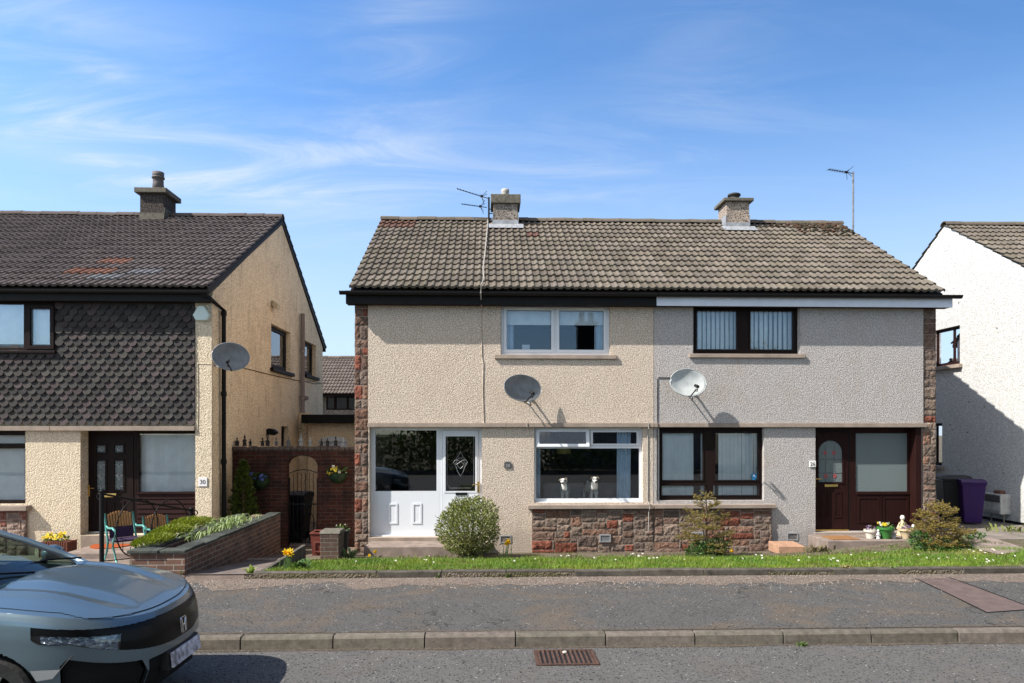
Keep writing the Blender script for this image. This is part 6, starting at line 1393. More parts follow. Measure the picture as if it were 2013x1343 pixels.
spruce('dense golden young spruce in front of the right stone pier', 1845, 986, 12.2, 140, 9, 1.15, ((.30, .215, .045), (.21, .175, .04), (.38, .28, .07)), n_wh=9)
def undergrowth(name, label, pts, size, seed):
    mb = MB()
    for k, (px, py, Y, rx, rz, n) in enumerate(pts):
        x, z = P(px, py, Y); leaf_cloud(mb, (x, Y, z), (rx, .2, rz), n, size, [(.045, .10, .025), (.07, .14, .03), (.035, .07, .02), (.10, .17, .045)], seed + k)
    o = mb.build(name, mat['leaf'], None, origin=(P(pts[0][0], pts[0][1], pts[0][2])[0], pts[0][2], gz(3, 12.5))); return tag(o, label, 'plant')
undergrowth('leafy_plant', 'dark green leafy plants round the foot of the middle spruce', [(1385, 1082, 12.75, .30, .13, 600), (1410, 1074, 12.7, .2, .14, 300), (1365, 1086, 12.6, .2, .09, 200)], .055, 3)
undergrowth('leafy_plant', 'green leafy plants round the foot of the right spruce', [(1845, 1084, 12.0, .42, .12, 800), (1808, 1062, 12.1, .15, .14, 350), (1910, 1052, 12.6, .22, .06, 200), (1870, 1074, 12.1, .35, .12, 350)], .055, 13)
def tuft(name, label, px, py, n, h, col, Y=None, cat='weed', spread=.05):
    p = gp(px, py) if Y is None else (X(px, Y), Y, gz(X(px, Y), Y)); r = random.Random(int(px)); mb = MB()
    for k in range(n):
        a = r.uniform(0, 6.28); l = h * r.uniform(.5, 1.2); e = r.uniform(.3, 1.1); q = Vector((p[0] + r.gauss(0, spread * .5), p[1] + r.gauss(0, spread * .3), p[2] - .004)); d = Vector((math.cos(a) * e, math.sin(a) * e, 1)).normalized(); s = Vector((-math.sin(a), math.cos(a), 0)) * l * .09; v = r.uniform(.7, 1.25); g_ = Vector((0, 0, -l * .25))
        mb.add([q - s * .5, q + s * .5, q + d * l * .55 + s, q + d * l * .55 - s, q + d * l + g_], [(0, 1, 2, 3), (3, 2, 4)], tuple(t * v for t in col))
    return tag(mb.build(name, mat['leaf'], None, origin=p), label, cat)
tuft('weed', 'green weed growing from the kerb joint at the road edge', 1578, 1266, 40, .07, (.07, .12, .025), 7.19, spread=.05)
tuft('weed', 'bright weed at the left end of the lawn edging', 492, 1136, 22, .15, (.22, .30, .05), spread=.05)
tuft('weed', 'weed under the front corner of the brick planter', 352, 1140, 20, .12, (.12, .2, .04))
tuft('weed', 'small weed hanging over the edging below the round bush', 858, 1130, 16, .10, (.10, .13, .04))
tuft('weed', 'small weed on the edging left of the spruce', 1000, 1130, 16, .10, (.10, .14, .03))
tuft('grass_tuft', 'dry yellow grass tuft on the edging in front of the door step', 1662, 1128, 40, .12, (.26, .21, .09))
tuft('weed', 'little weed at the foot of the edging near the trench patch', 1756, 1130, 14, .08, (.12, .18, .04))
tuft('weed', 'leafy weed at the base of the edging by the right border', 1945, 1128, 12, .08, (.12, .18, .04))
tuft('spring_leaves', 'upright pale leaves growing beside the brick pillar', 687, 1092, 26, .30, (.16, .22, .10), 12.6, 'plant', .12)
tuft('spring_leaves', 'tall green leaves behind the left corner daffodils', 590, 1110, 30, .24, (.09, .16, .05), 10.4, 'plant', .18)
tuft('shrublet', 'dry little shrub between the concrete block and the right step', 1606, 1075, 60, .2, (.16, .13, .07), 13.1, 'plant', .22)
tuft('weed', 'weed patch on the path by the white house', 1990, 1040, 50, .22, (.16, .19, .05), 14.0, 'plant', .5)
# planter bed: heather cushion, strap leaved clumps
def cushion(label, pts, seed):
    mb = MB(); r = random.Random(seed)
    for (px, py, Y, rx, ry, rz, n) in pts:
        x, z = P(px, py, Y)
        for i in range(n):
            a = r.uniform(0, 6.28); q = math.sqrt(r.random()); p = Vector((x + rx * q * math.cos(a), Y + ry * q * math.sin(a), max(.5, z) + rz * math.sqrt(1 - q * q) * r.uniform(.7, 1.1))); d = Vector((math.cos(a) * q + r.gauss(0, .35), math.sin(a) * q + r.gauss(0, .35), 1.1 + r.gauss(0, .3))).normalized(); s = r.uniform(.025, .05); e = d.cross(Vector((r.gauss(0, 1), r.gauss(0, 1), 0))).normalized() * s * .2; v = r.uniform(.6, 1.3)
            mb.add([p - e, p + e, p + d * s], [(0, 1, 2)], tuple(u * v for u in ((.21, .25, .02) if r.random() < .7 else (.14, .17, .02))))
    return tag(mb.build('heather', mat['leaf'], None, origin=(P(pts[0][0], pts[0][1], pts[0][2])[0], pts[0][2], .51)), label, 'heather')
cushion('yellow-green heather cushion along the left side of the raised planter', [(302, 1066, 10.4, .20, .5, .09, 2600), (335, 1052, 11.3, .24, .6, .13, 3400), (368, 1038, 12.2, .26, .6, .15, 3400), (392, 1034, 12.9, .22, .5, .13, 1800)], 5)
def straps(label, pts, seed):
    mb = MB(); r = random.Random(seed)
    for (px, py, Y, sx, sy, n, h) in pts:
        x, z = P(px, py, Y)
        for k in range(n):
            q = Vector((x + r.gauss(0, sx), Y + r.gauss(0, sy), .50)); a = r.uniform(0, 6.28); l = h * r.uniform(.6, 1.2); d = Vector((math.cos(a), math.sin(a), 0)); s = Vector((-math.sin(a), math.cos(a), 0)) * .009; v = r.uniform(.7, 1.2); c = tuple(u * v for u in ((.22, .29, .10) if r.random() < .7 else (.30, .36, .18)))
            m1 = q + d * l * .25 + Vector((0, 0, l * .62)); m2 = q + d * l * .6 + Vector((0, 0, l * .62)); mb.add([q - s, q + s, m1 + s, m1 - s, m2 + s, m2 - s, q + d * l * .9 + Vector((0, 0, l * .3))], [(0, 1, 2, 3), (3, 2, 4, 5), (5, 4, 6)], c)
    return tag(mb.build('strap_leaf_plant', mat['leaf'], None, origin=(P(pts[0][0], pts[0][1], pts[0][2])[0], pts[0][2], .51)), label, 'plant')
straps('pale green strap-leaved clump at the back of the raised planter', [(448, 1030, 12.3, .13, .45, 110, .28), (462, 1022, 12.9, .1, .3, 60, .26)], 4)
straps('sparse strap leaves in the dark soil of the raised planter front', [(375, 1052, 10.9, .12, .2, 16, .24), (398, 1048, 11.3, .06, .2, 8, .26)], 8)
# conifer in the dark corner
def conifer(label, px, ytop, Y, w_px, seed=2):
    r = random.Random(seed); x, zt = P(px, ytop, Y); g0 = gz(x, Y); T = thing('conifer', label, 'conifer', (x, Y, g0)); mb = MB(); mb.tube([(x, Y, g0), (x, Y, zt - .1)], [.05, .01], 7); mb.build('trunk', mat['bark'], T); mb = MB(); Wd = w_px / 2 * Y / F
    for i in range(2600):
        t = r.random() ** .8; a = r.uniform(0, 6.28); rr = Wd * (1 - t) ** .75 * (.55 + .45 * abs(math.sin(t * 26 + a * 2))) * r.uniform(.5, 1); p = Vector((x + rr * math.cos(a), Y + rr * math.sin(a) * .8, g0 + .1 + (zt - g0 - .1) * t)); d = Vector((math.cos(a), math.sin(a), .9)).normalized(); s = r.uniform(.05, .1); e = d.cross(Vector((r.gauss(0, 1), r.gauss(0, 1), r.gauss(0, 1)))).normalized() * s * .22; v = r.uniform(.6, 1.3)
        mb.add([p, p + d * s * .5 + e, p + d * s, p + d * s * .5 - e], [(0, 1, 2, 3)], tuple(u * v for u in ((.10, .12, .018) if r.random() < .5 else (.06, .085, .015))))
    mb.build('crown', mat['leaf'], T); return T
conifer('shaded conical conifer against the brick arch wall behind the planter', 478, 908, 14.62, 88)
# ------------------------------------------------------------------ across the street (seen reflected in the panes)
OH = thing('opposite_house', 'brick house across the street reflected in the upstairs panes', 'house', (7, -13, -.1))
mb = MB(); mb.box(3.5, 12.5, -18, -11.5, -.1, 4.6); mb.build('wall', mat['cast_chim'], OH); mb = MB(); mb.prism([(-11.2, 4.5), (-18.3, 4.5), (-14.75, 7.0)], 'x', 3.2, 12.8); mb.build('roof', mat['black'], OH)
mb = MB(); xc = X(1153, 42.7); mb.box(xc - .55, xc + .55, -15.1, -14.3, 6.5, 8.6); mb.box(xc - .65, xc + .65, -15.2, -14.2, 8.601, 8.75); mb.lathe((xc - .28, -14.7, 8.75), [(.2, 0), (.16, .6)], 12); mb.lathe((xc + .28, -14.7, 8.75), [(.2, 0), (.16, .6)], 12); mb.build('chimney', mat['black'], OH)
def tree(label, x, y, h, w_, n, seed, bare=False):
    r = random.Random(seed); T = thing('tree', label, 'tree', (x, y, -.1), 'trees across the street'); S = MB(); Lf = MB(); S.tube([(x, y, -.1), (x + .1, y, h * .35), (x, y, h * .8)], [.22, .16, .05], 8); tips = []
    for k in range(34):
        t = r.uniform(.3, .95); p = Vector((x, y, h * t * .8)); a = r.uniform(0, 6.28); d = Vector((math.cos(a), math.sin(a), r.uniform(.3, 1.1))).normalized(); q = p + d * w_ * r.uniform(.5, 1) * (1.1 - t * .5); S.tube([p, (p + q) / 2 + Vector((0, 0, .15)), q], [.06, .035, .012], 5); tips.append(q)
        for m in range(5):
            e = (p + q) / 2 + (q - p) * r.uniform(-.1, .5); f = e + Vector((r.gauss(0, .5), r.gauss(0, .5), r.uniform(.1, .8))); S.tube([e, f], [.02, .006], 4, cap=False); tips.append(f)
    S.build('trunk', mat['bark'], T)
    if not bare:
        for i in range(n):
            c = r.choice(tips); p = c + Vector((r.gauss(0, .35), r.gauss(0, .35), r.gauss(0, .3))); s = r.uniform(.12, .26); d = Vector((r.gauss(0, 1), r.gauss(0, 1), r.gauss(.4, 1))).normalized(); e = d.cross(Vector((r.gauss(0, 1), 1, r.gauss(0, 1)))).normalized() * s * .35; v = r.uniform(.6, 1.3)
            Lf.add([p, p + d * s * .5 + e, p + d * s, p + d * s * .5 - e], [(0, 1, 2, 3)], (.07 * v, .11 * v, .03 * v))
        Lf.build('crown', mat['leaf'], T)
    return T
tree('bare tree across the street reflected in the white upstairs window', 1.9, -14.5, 7.6, 2.2, 0, 3, True)
tree('leafy tree across the street reflected in the brown upstairs window', 15.3, -13.0, 7.6, 2.4, 2600, 5)
tree('broad leafy tree across the street facing the tile-hung house', -17, -15.0, 6.5, 2.6, 2600, 7)
tree('low dark tree beside the reflected house across the street', -3.5, -16.5, 5.2, 2.6, 2600, 9)
mb = MB(); r = random.Random(5); 
leaf_cloud(mb, (-2, -9.8, .9), (11, .5, 1.1), 7000, .22, [(.05, .09, .025), (.08, .12, .03), (.035, .06, .018)], 6)
tag(mb.build('hedge', mat['leaf'], None, origin=(-2, -9.8, .1)), 'long green hedge across the street', 'hedge')
# ------------------------------------------------------------------ inside the beige living room: sofa, two dogs, lamp
wz = tl_[2] + .021
SO = thing('sofa', 'grey sofa standing behind the living room window with two back cushions', 'sofa', (X(1140, 15.2), 15.2, .11)); sx0, sx1 = X(1066, 15.1), X(1216, 15.1); sm_ = X(1148, 15.1)
sofm = plain('grey_upholstery', (.20, .19, .185), .95, 0, .2, 7, .4)
mb = MB(); mb.box(sx0, sx1, 14.95, 15.75, .12, .62); mb.build('sofa_base', sofm, SO, bevel=.04)
for a, b in ((sx0, sm_ - .01), (sm_ + .01, sx1)): mb = MB(); mb.box(a, b, 14.82, 15.08, .621, Z(950, 14.85, 1140)); mb.build('back_cushion', sofm, SO, bevel=.07, seg=4)
def skin_body(name, parent, nodes, edges, m, sub=2):
    me = bpy.data.meshes.new(name); o0 = WL[parent.name]; me.from_pydata([tuple(Vector(n[0]) - o0) for n in nodes], edges, []); me.materials.append(m); o = bpy.data.objects.new(name, me); C.objects.link(o); o.parent = parent
    sk = o.modifiers.new('skin', 'SKIN'); sk.use_smooth_shade = True
    for v, n in zip(me.skin_vertices[0].data, nodes): v.radius = (n[1], n[1]) if not isinstance(n[1], tuple) else n[1]
    me.skin_vertices[0].data[0].use_root = True; s = o.modifiers.new('sub', 'SUBSURF'); s.levels = s.render_levels = sub; return o
fur = M('white_fur', .9, 0, .1); fn = fur.rng(fur.noise(9, 4, .7), .45, .62); fur.color(fur.mix(fn, (.62, .60, .55), (.42, .37, .30))); fur.bump(fur.noise(130, 3, .7, st=(1, 1, .35)), .8, .012)
furh = M('masked_fur', .9, 0, .1); fur_n = furh.noise(16, 3, .6); furh.color(furh.mix(furh.rng(fur_n, .50, .58), (.64, .62, .58), (.14, .10, .07))); furh.bump(furh.noise(130, 3), .8, .012)
def dog(label, px, yb, yt, Y, turn, hm, tail, body_dx, shaggy=1.0):
    x, zb = P(px, yb, Y); zt = Z(yt, Y, px); zb = wz; s = (zt - zb) / .40; T = thing('terrier', label, 'dog', (x, Y, zb))
    V = lambda a, b, c: (x + a * s, Y + b * s, zb + c * s)
    nodes = [(V(body_dx, .30, .20), .066 * s * shaggy), (V(body_dx * .5, .14, .205), .064 * s * shaggy), (V(0, .0, .205), .068 * s * shaggy), (V(turn * .03, -.035, .265), .05 * s * shaggy), (V(turn * .05, -.055, .325), .042 * s),
             (V(-.035, -.005, .14), .032 * s), (V(-.040, -.012, .07), .020 * s), (V(-.040, -.02, .018), .020 * s), (V(-.036, -.048, .012), .017 * s),
             (V(.035, -.005, .14), .032 * s), (V(.038, -.012, .07), .020 * s), (V(.036, -.02, .018), .020 * s), (V(.034, -.048, .012), .017 * s),
             (V(body_dx - .045, .31, .13), .036 * s), (V(body_dx - .05, .345, .075), .018 * s), (V(body_dx - .05, .33, .015), .019 * s),
             (V(body_dx + .045, .31, .13), .036 * s), (V(body_dx + .05, .345, .075), .018 * s), (V(body_dx + .05, .33, .015), .019 * s),
             (V(body_dx + .01, .36, .26), .016 * s), (V(body_dx + .02, .375, .26 + .12 * tail), .009 * s)]
    nodes = [(p, q * 1.18) for p, q in nodes]
    edges = [(0, 1), (1, 2), (2, 3), (3, 4), (2, 5), (5, 6), (6, 7), (7, 8), (2, 9), (9, 10), (10, 11), (11, 12), (0, 13), (13, 14), (14, 15), (0, 16), (16, 17), (17, 18), (0, 19), (19, 20)]
    skin_body('body', T, nodes, edges, fur.m)
    hc = Vector(V(turn * .06, -.07, .345)); f = Vector((turn * .35, -1, -.18)).normalized(); a = f.cross(Vector((0, 0, 1))).normalized(); u = a.cross(f); W_ = lambda i, j, k: tuple(hc + a * i * s + f * j * s + u * k * s)
    hn = [(W_(0, -.02, .0), (.052 * s, .050 * s)), (W_(0, .02, .0), .050 * s), (W_(0, .045, -.012), .034 * s), (W_(0, .075, -.022), .027 * s), (W_(0, .095, -.022), .020 * s)]
    skin_body('head', T, hn, [(0, 1), (1, 2), (2, 3), (3, 4)], hm)
    for sd in (-1, 1):
        mb = MB(); mb.add([W_(sd * .030, -.005, .045), W_(sd * .058, -.01, .030), W_(sd * .070, .02, .0), W_(sd * .050, .028, .02), W_(sd * .046, -.02, .04)], [(0, 1, 2, 3), (0, 4, 1), (0, 3, 2), ], (.30, .23, .16)); e = mb.build('ear', mat['tint'], T); so = e.modifiers.new('solid', 'SOLIDIFY'); so.thickness = .006
        mb = MB(); mb.ball(W_(sd * .023, .048, .014), 0.0125 * s, 8, 6, (.01, .008, .007)); mb.build('eye', mat['tint_gloss'], T)
    mb = MB(); mb.ball(W_(0, .115, -.016), (.020 * s, .016 * s, .017 * s), 8, 6, (.01, .01, .01)); mb.build('nose', mat['tint_gloss'], T); return T
dog('white terrier with dark eye patches, left of the two dogs in the window', 1110, 976, 938, 14.21, -.6, furh.m, 1.0, .06)
dog('shaggy pale terrier, right of the two dogs in the window', 1167, 972, 935, 14.21, .1, fur.m, .3, -.06, 1.12)
x_, z_ = P(1108, 884, 15.6); LP = thing('pendant_lamp', 'mustard pendant lampshade hanging in the living room', 'lamp', (x_, 15.6, z_)); mb = MB(); mb.lathe((x_, 15.6, z_ - .09), [(.16, 0), (.155, .17), (.15, .17), (.155, 0)], 20); mb.build('lamp_shade', plain('mustard_fabric', (.36, .30, .06), .9), LP, smooth=False)
mb = MB(); mb.tube([(x_, 15.6, z_ + .08), (x_, 15.6, 2.279)], .006, 5); mb.build('cord', mat['black'], LP)

# ------------------------------------------------------------------ the parked hatchback
CXO, CYO = -2.46, 5.86                        # nose, centre line (world)
CAR = thing('parked_car', 'grey-blue hatchback parked at the kerb, front right corner in view', 'car', (CXO - 2.2, CYO, 0))
paint = M('blue_grey_metallic_paint', .32, .55, .5); fl = paint.voro(900, 'Color'); fs_ = paint.n('ShaderNodeSeparateColor'); paint.l(fl, fs_.inputs[0]); paint.color(paint.mix(fs_.outputs[0], (.085, .128, .155), (.12, .17, .20)))
paint.b.inputs['Coat Weight'].default_value = .7; paint.b.inputs['Coat Roughness'].default_value = .04
mat['paint'] = paint.m
mat['gloss_black'] = plain('gloss_black', (.004, .004, .0045), .3, 0, .1, spec=.14); mat['tyre'] = plain('tyre_rubber', (.016, .016, .016), .85, 0, .2, 20, .3); mat['mesh_black'] = plain('black_mesh', (.005, .005, .005), .9)
NS, NT = 200, 190                             # along the plan outline, up the side
BEL = [0, .10, .22, .42, .60, .78, .90, .97, 1.0]
ZL = [.17, .235, .30, .42, .54, .66, .735, .775, .80]
XN = [-.15, -.075, -.04, .0, -.004, -.012, -.035, -.066, -.105]
WH = [.80, .845, .865, .888, .898, .900, .893, .880, .862]
def ip(t, ys): return float(np.interp(t, BEL, ys))
def smooth_ip(t, ys):                          # three-tap smoothing of the profile
    return (ip(max(0, t - .03), ys) + 2 * ip(t, ys) + ip(min(1, t + .03), ys)) / 4
L1 = .80
def plan(s, lv):
    """s 0..1 nose to flank (quarter ellipse), 1..2 straight back"""
    xn = smooth_ip(lv, XN); W_ = smooth_ip(lv, WH); rise = (smooth_ip(lv, ZL) - .17) / (.80 - .17)
    if s <= 1:
        a = s * math.pi / 2; e = .76; cx = math.cos(a) ** e; sy = math.sin(a) ** e; x = -L1 + (L1 + xn) * cx; y = W_ * sy
    else: x = -L1 - (s - 1) * 3.45; y = W_
    if x < -3.6: y *= 1 - .16 * ((-3.6 - x) / .65) ** 2
    back = max(0, -x - .05); zt = .80 + .225 * (1 - math.exp(-back / .6)) * (1 if x > -3 else 1)
    z = .17 + (zt - .17) * rise; return x, y, z
COW = (-1.22, 1.075)
def bonnet(s, q):
    """from the shoulder ring (q=0) in to the foot of the windscreen (q=1)"""
    x0, y0, z0 = plan(s, 1.0); xa = -1.24 if s <= 1 else None
    x1, y1, z1 = COW[0] + .10 * (min(1, abs(y0) / .86)) ** 2, y0 * .0, COW[1]
    if s > 1 or True: y1 = 0
    t = q; h = math.sin(t * math.pi / 2) ** .95
    x = x0 + (x1 - x0) * t; y = y0 * (1 - t); z = z0 + (z1 - z0) * h
    r_ = abs(y) - (.50 + .10 * max(0, min(1, (-x - .2) / 1.0)))       # raised flanks of the bonnet
    z += .020 * math.exp(-(r_ / .055) ** 2) * sm(.02, .15, q) * sm(.25, .8, -x) - .012 * math.exp(-((r_ + .13) / .09) ** 2) * sm(.05, .3, q)
    return x, y, z
SS = [1.0 * i / 150 for i in range(151)] + [1 + 1.0 * i / 70 for i in range(1, 71)]
SS = [1.0 * i / 280 for i in range(281)] + [1 + 1.0 * i / 110 for i in range(1, 111)]
LV = [i / NT for i in range(NT + 1)]
def region(s, lv, x, y, z, sd):
    """which part a patch of the front skin belongs to"""
    ay = abs(y)
    if math.hypot(x + .955, z - .335) < .365 and s > .7: return 'gap'
    if math.hypot(x + 3.655, z - .335) < .365: return 'gap'
    if x > -1.0:
        b = max(0, -x)
        top = .762 + .108 * min(1, b / .75) ** .85     # upper edge of the black wing
        if s < .93 and x > -.76 and top - .05 < z < top: return 'grille'
        hb = .552 + .175 * min(1, b / .42) ** .85 + .03 * sm(.42, .8, b)
        lowb = hb + .10 * sm(.58, .78, b)
        if b > .17 and s > .34 and s < .93 and lowb < z <= top - .05: return 'headlight'
        if s < .80 and b < .58 and hb < z < top: return 'grille'
        if ay < .46 - .5 * max(0, .3 - z) and z < .50 and z > .20: return 'lower_grille'
        if ay > .47 and s < .80 and z > .20 and z < .490 + .32 * min(b, .42) and b < .62 - .9 * max(0, z - .42) and ay > .47 + .5 * max(0, z - .42): return 'intake'
    if z < .23 and s < 1.3: return 'splitter'
    return 'body'
parts = {}
def put(part, quad):
    parts.setdefault(part, []).append(quad)
for sd in (-1, 1):
    G = [[plan(s, l) for l in LV] for s in SS]
    for i in range(len(SS) - 1):
        for j in range(NT):
            q = [G[i][j], G[i + 1][j], G[i + 1][j + 1], G[i][j + 1]]; c = [sum(p[k] for p in q) / 4 for k in range(3)]
            rg_ = region((SS[i] + SS[i + 1]) / 2, (LV[j] + LV[j + 1]) / 2, c[0], c[1], c[2], sd)
            if rg_ == 'gap': continue
            if rg_ == 'body' and c[0] < -1.42 and c[0] > -3.0: rg_ = 'door'
            if rg_ == 'body' and c[0] <= -3.0: rg_ = 'rear_wing'
            pts = [(p[0], p[1] * sd, p[2]) for p in q]; put((rg_, sd) if rg_ in ('headlight', 'intake', 'door', 'rear_wing') else rg_, pts if sd > 0 else pts[::-1])
    SB = [1.0 * i / 150 for i in range(151)] + [1 + i / 12 * .128 for i in range(1, 13)]; QN = 60
    B = [[bonnet(s, q / QN * .985) for q in range(QN + 1)] for s in SB]
    for i in range(len(SB) - 1):
        for j in range(QN):
            q = [B[i][j], B[i + 1][j], B[i + 1][j + 1], B[i][j + 1]]; s_ = SB[i]; cx = sum(p[0] for p in q) / 4; cy = sum(p[1] for p in q) / 4
            lead_ = .035 * (1 - sm(.15, .62, s_)); edge = cx > B[i][0][0] - lead_ or (s_ > .62 and cy > B[i][0][1] - .055 * sm(.62, .8, s_))
            pts = [(p[0], p[1] * sd, p[2]) for p in q]; put('body' if edge else 'bonnet', pts if sd > 0 else pts[::-1])
def car_part(name, quads, m, off=0, smooth=True, label=None, parent=None):
    idx = {}; V = []; Fq = []
    for qd in quads:
        f = []
        for p in qd:
            k = (round(p[0], 5), round(p[1], 5), round(p[2], 5))
            if k not in idx: idx[k] = len(V); V.append(p)
            f.append(idx[k])
        if len(set(f)) < 4: f = list(dict.fromkeys(f)); 
        if len(f) >= 3: Fq.append(f)
    mb = MB(); mb.add([(p[0] + CXO, p[1] + CYO, p[2]) for p in V], Fq); o = mb.build(name, m, parent or CAR, smooth=smooth)
    if off: d = o.modifiers.new('inset', 'DISPLACE'); d.strength = off; d.mid_level = 0
    if label: o['label'] = label
    return o
car_part('body', parts['body'] + [], mat['paint']); bo = car_part('bonnet', parts['bonnet'], mat['paint'], .004)
gr = car_part('grille', parts['grille'], mat['gloss_black'], -.004); car_part('lower_grille', parts['lower_grille'], mat['mesh_black'], -.035); car_part('splitter', parts['splitter'], mat['blackpl'], -.004)
mat['lamp'] = None
lm = M('headlight_reflector', .22, .35, .5); lv_ = lm.voro(30, 'Color', (1, 1, 1.3)); ls = lm.n('ShaderNodeSeparateColor'); lm.l(lv_, ls.inputs[0]); lm.color(lm.mix(ls.outputs[0], (.10, .16, .26), (.75, .88, 1.0))); lm.bump(lm.voro(26, 'Distance', (1, 1, 1.6)), 1.0, .03)
for sd in (-1, 1):
    h = car_part('headlight', parts[('headlight', sd)], mat['glass_lens'] if 'glass_lens' in mat else mat['glass'], .003)
    inner = [q for q in parts[('headlight', sd)] if min(p[0] for p in q) > -.60]
    car_part('reflector', inner, lm.m, -.022, False, None, h); car_part('lamp_housing', parts[('headlight', sd)], mat_c((.012, .018, .035), .3), -.045, True, None, h)
    car_part('air_intake', parts[('intake', sd)], mat['mesh_black'], -.04)
    car_part('door', parts[('door', sd)], mat['paint']); car_part('rear_wing', parts[('rear_wing', sd)], mat['paint'])
def cw(x, y, z): return (CXO + x, CYO + y, z)
mb = MB(); mb.box(CXO - 4.2, CXO - .45, CYO - .62, CYO + .62, .14, .62); mb.box(CXO - .46, CXO - .14, CYO - .52, CYO + .52, .2, .70); mb.box(CXO - 1.16, CXO - .42, CYO - .70, CYO + .70, .68, .80); mb.build('underbody', mat['mesh_black'], CAR)
# cabin
ST = [(-1.06, 1.04, .755), (-1.28, 1.145, .725), (-1.56, 1.265, .685), (-1.86, 1.37, .635), (-2.10, 1.43, .60), (-2.5, 1.47, .58), (-3.0, 1.455, .57), (-3.45, 1.37, .555), (-3.85, 1.22, .58), (-4.12, 1.05, .66)]
def arc(k, n=16, w=1.0):
    x, z, hw = ST[k]; out = []
    for i in range(n + 1): t = -1 + 2 * i / n; out.append(cw(x - .10 * (abs(t) ** 2.2 if k < 5 else 0) * (1 if k < 4 else .5), hw * t * w, z - .055 * abs(t) ** 2.5))
    return out
def strip(ks, w=1.0):
    A = [arc(k, 16, w) for k in ks]; v = [p for a in A for p in a]; return v, [(j * 17 + i, j * 17 + i + 1, (j + 1) * 17 + i + 1, (j + 1) * 17 + i) for j in range(len(A) - 1) for i in range(16)]
mb = MB(); mb.add(*strip(range(0, 5))); mb.build('windscreen', mat['glass_car'], CAR, smooth=True)
mb = MB(); mb.add(*strip(range(4, 8))); mb.build('roof', mat['paint'], CAR, smooth=True)
mb = MB(); mb.add(*strip(range(7, 10))); mb.build('rear_window', mat['glass_car'], CAR, smooth=True)
for sd in (-1, 1):
    e = [arc(k)[16 if sd > 0 else 0] for k in range(10)]; mb = MB(); mb.tube(e[:5], .030, 8); mb.tube(e[4:8], .026, 8); mb.tube(e[7:], .03, 8); mb.build('roof_pillar', mat['paint'], CAR, smooth=True)
    mb = MB(); lo = [cw(max(-4.1, ST[k][0] - .1), sd * (.84 - (.12 if k > 8 else 0)), .99) for k in range(10)]
    for k in range(9): mb.quad(e[k], e[k + 1], lo[k + 1], lo[k])
    mb.build('side_window', mat['glass_car'], CAR)
    mb = MB(); mb.tube([cw(-1.2, sd * .835, .97), cw(-2.5, sd * .855, .985), cw(-4.0, sd * .76, .99)], .022, 6); mb.build('waist_trim', mat['blackpl'], CAR)
    mb = MB(); c = cw(-1.62, sd * .98, 1.06); mb.ball(c, (.09, .115, .075), 14, 10); o = mb.build('door_mirror', mat['paint'], CAR, smooth=True); mb = MB(); mb.tube([cw(-1.62, sd * .82, 1.0), c], .025, 6); mb.build('mirror_arm', mat['blackpl'], CAR)
    for ax in (-.955, -3.655):
        mb = MB(); w0 = MB(); w0.lathe((0, 0, 0), [(.22, -.10), (.30, -.112), (.325, -.09), (.333, -.03), (.333, .03), (.325, .09), (.30, .112), (.22, .10)], 40); w0.v = [cw(ax + p[0], sd * .775 + p[2], .333 + p[1]) for p in w0.v]; wo = w0.build('wheel', mat['tyre'], CAR, smooth=False)
        rm = MB(); rm.lathe((0, 0, 0), [(.215, -.08), (.22, .0), (.05, .005)], 30); yo = sd * .10
        rm.v = [cw(ax + p[0], sd * .775 + yo * .6 + p[2] * .5, .333 + p[1]) for p in rm.v]
        for k in range(5):
            a = k * 2 * math.pi / 5; rm.tube([cw(ax, sd * .775 + yo, .333), cw(ax + .21 * math.cos(a - .12), sd * .775 + yo, .333 + .21 * math.sin(a - .12))], .022, 6); rm.tube([cw(ax, sd * .775 + yo, .333), cw(ax + .21 * math.cos(a + .12), sd * .775 + yo, .333 + .21 * math.sin(a + .12))], .022, 6)
        rm.build('rim', mat['silver'], wo)
        ar = MB(); n = 24; vs = []
        for i in range(n + 1):
            t = -.25 + (math.pi + .5) * i / n
            for yy_, rr in ((.897, .365), (.86, .350), (.55, .350)): vs.append(cw(ax + rr * math.cos(t), sd * yy_, .335 + rr * math.sin(t)))
        ar.add(vs, [(i * 3 + j, i * 3 + j + 1, (i + 1) * 3 + j + 1, (i + 1) * 3 + j) for i in range(n) for j in range(2)]); ar.build('wheel_arch', mat['mesh_black'], CAR, smooth=True)
    # side marker lamp and fender shut line
    mb = MB(); p = [(-.60, .872, .585), (-.44, .80, .592), (-.47, .82, .552), (-.56, .862, .540)]
    def on_skin(x, z):
        best = None
        for s in [i / 300 for i in range(120, 301)]:
            for lv in (max(0, min(1, (z - .17) / .62)),):
                for dl in (-.06, -.03, 0, .03, .06):
                    l_ = min(1, max(0, lv + dl)); q = plan(s, l_); d = (q[0] - x) ** 2 + (q[2] - z) ** 2
                    if best is None or d < best[0]: best = (d, q)
        return best[1]
    pts = [on_skin(x, z) for x, z in ((-.66, .535), (-.47, .545), (-.52, .495), (-.62, .48))]
    mb.quad(*[cw(q[0] + .002, sd * (q[1] + .006), q[2]) for q in pts]); mb.build('side_marker', mat['silver'], CAR)
    mb = MB(); ln = [on_skin(x, z) for x, z in ((-.47, .545), (-.44, .58), (-.40, .625))]; mb.tube([cw(q[0], sd * (q[1] + .001), q[2]) for q in ln], .0035, 5); mb.build('shut_line', mat['gasket'], CAR)
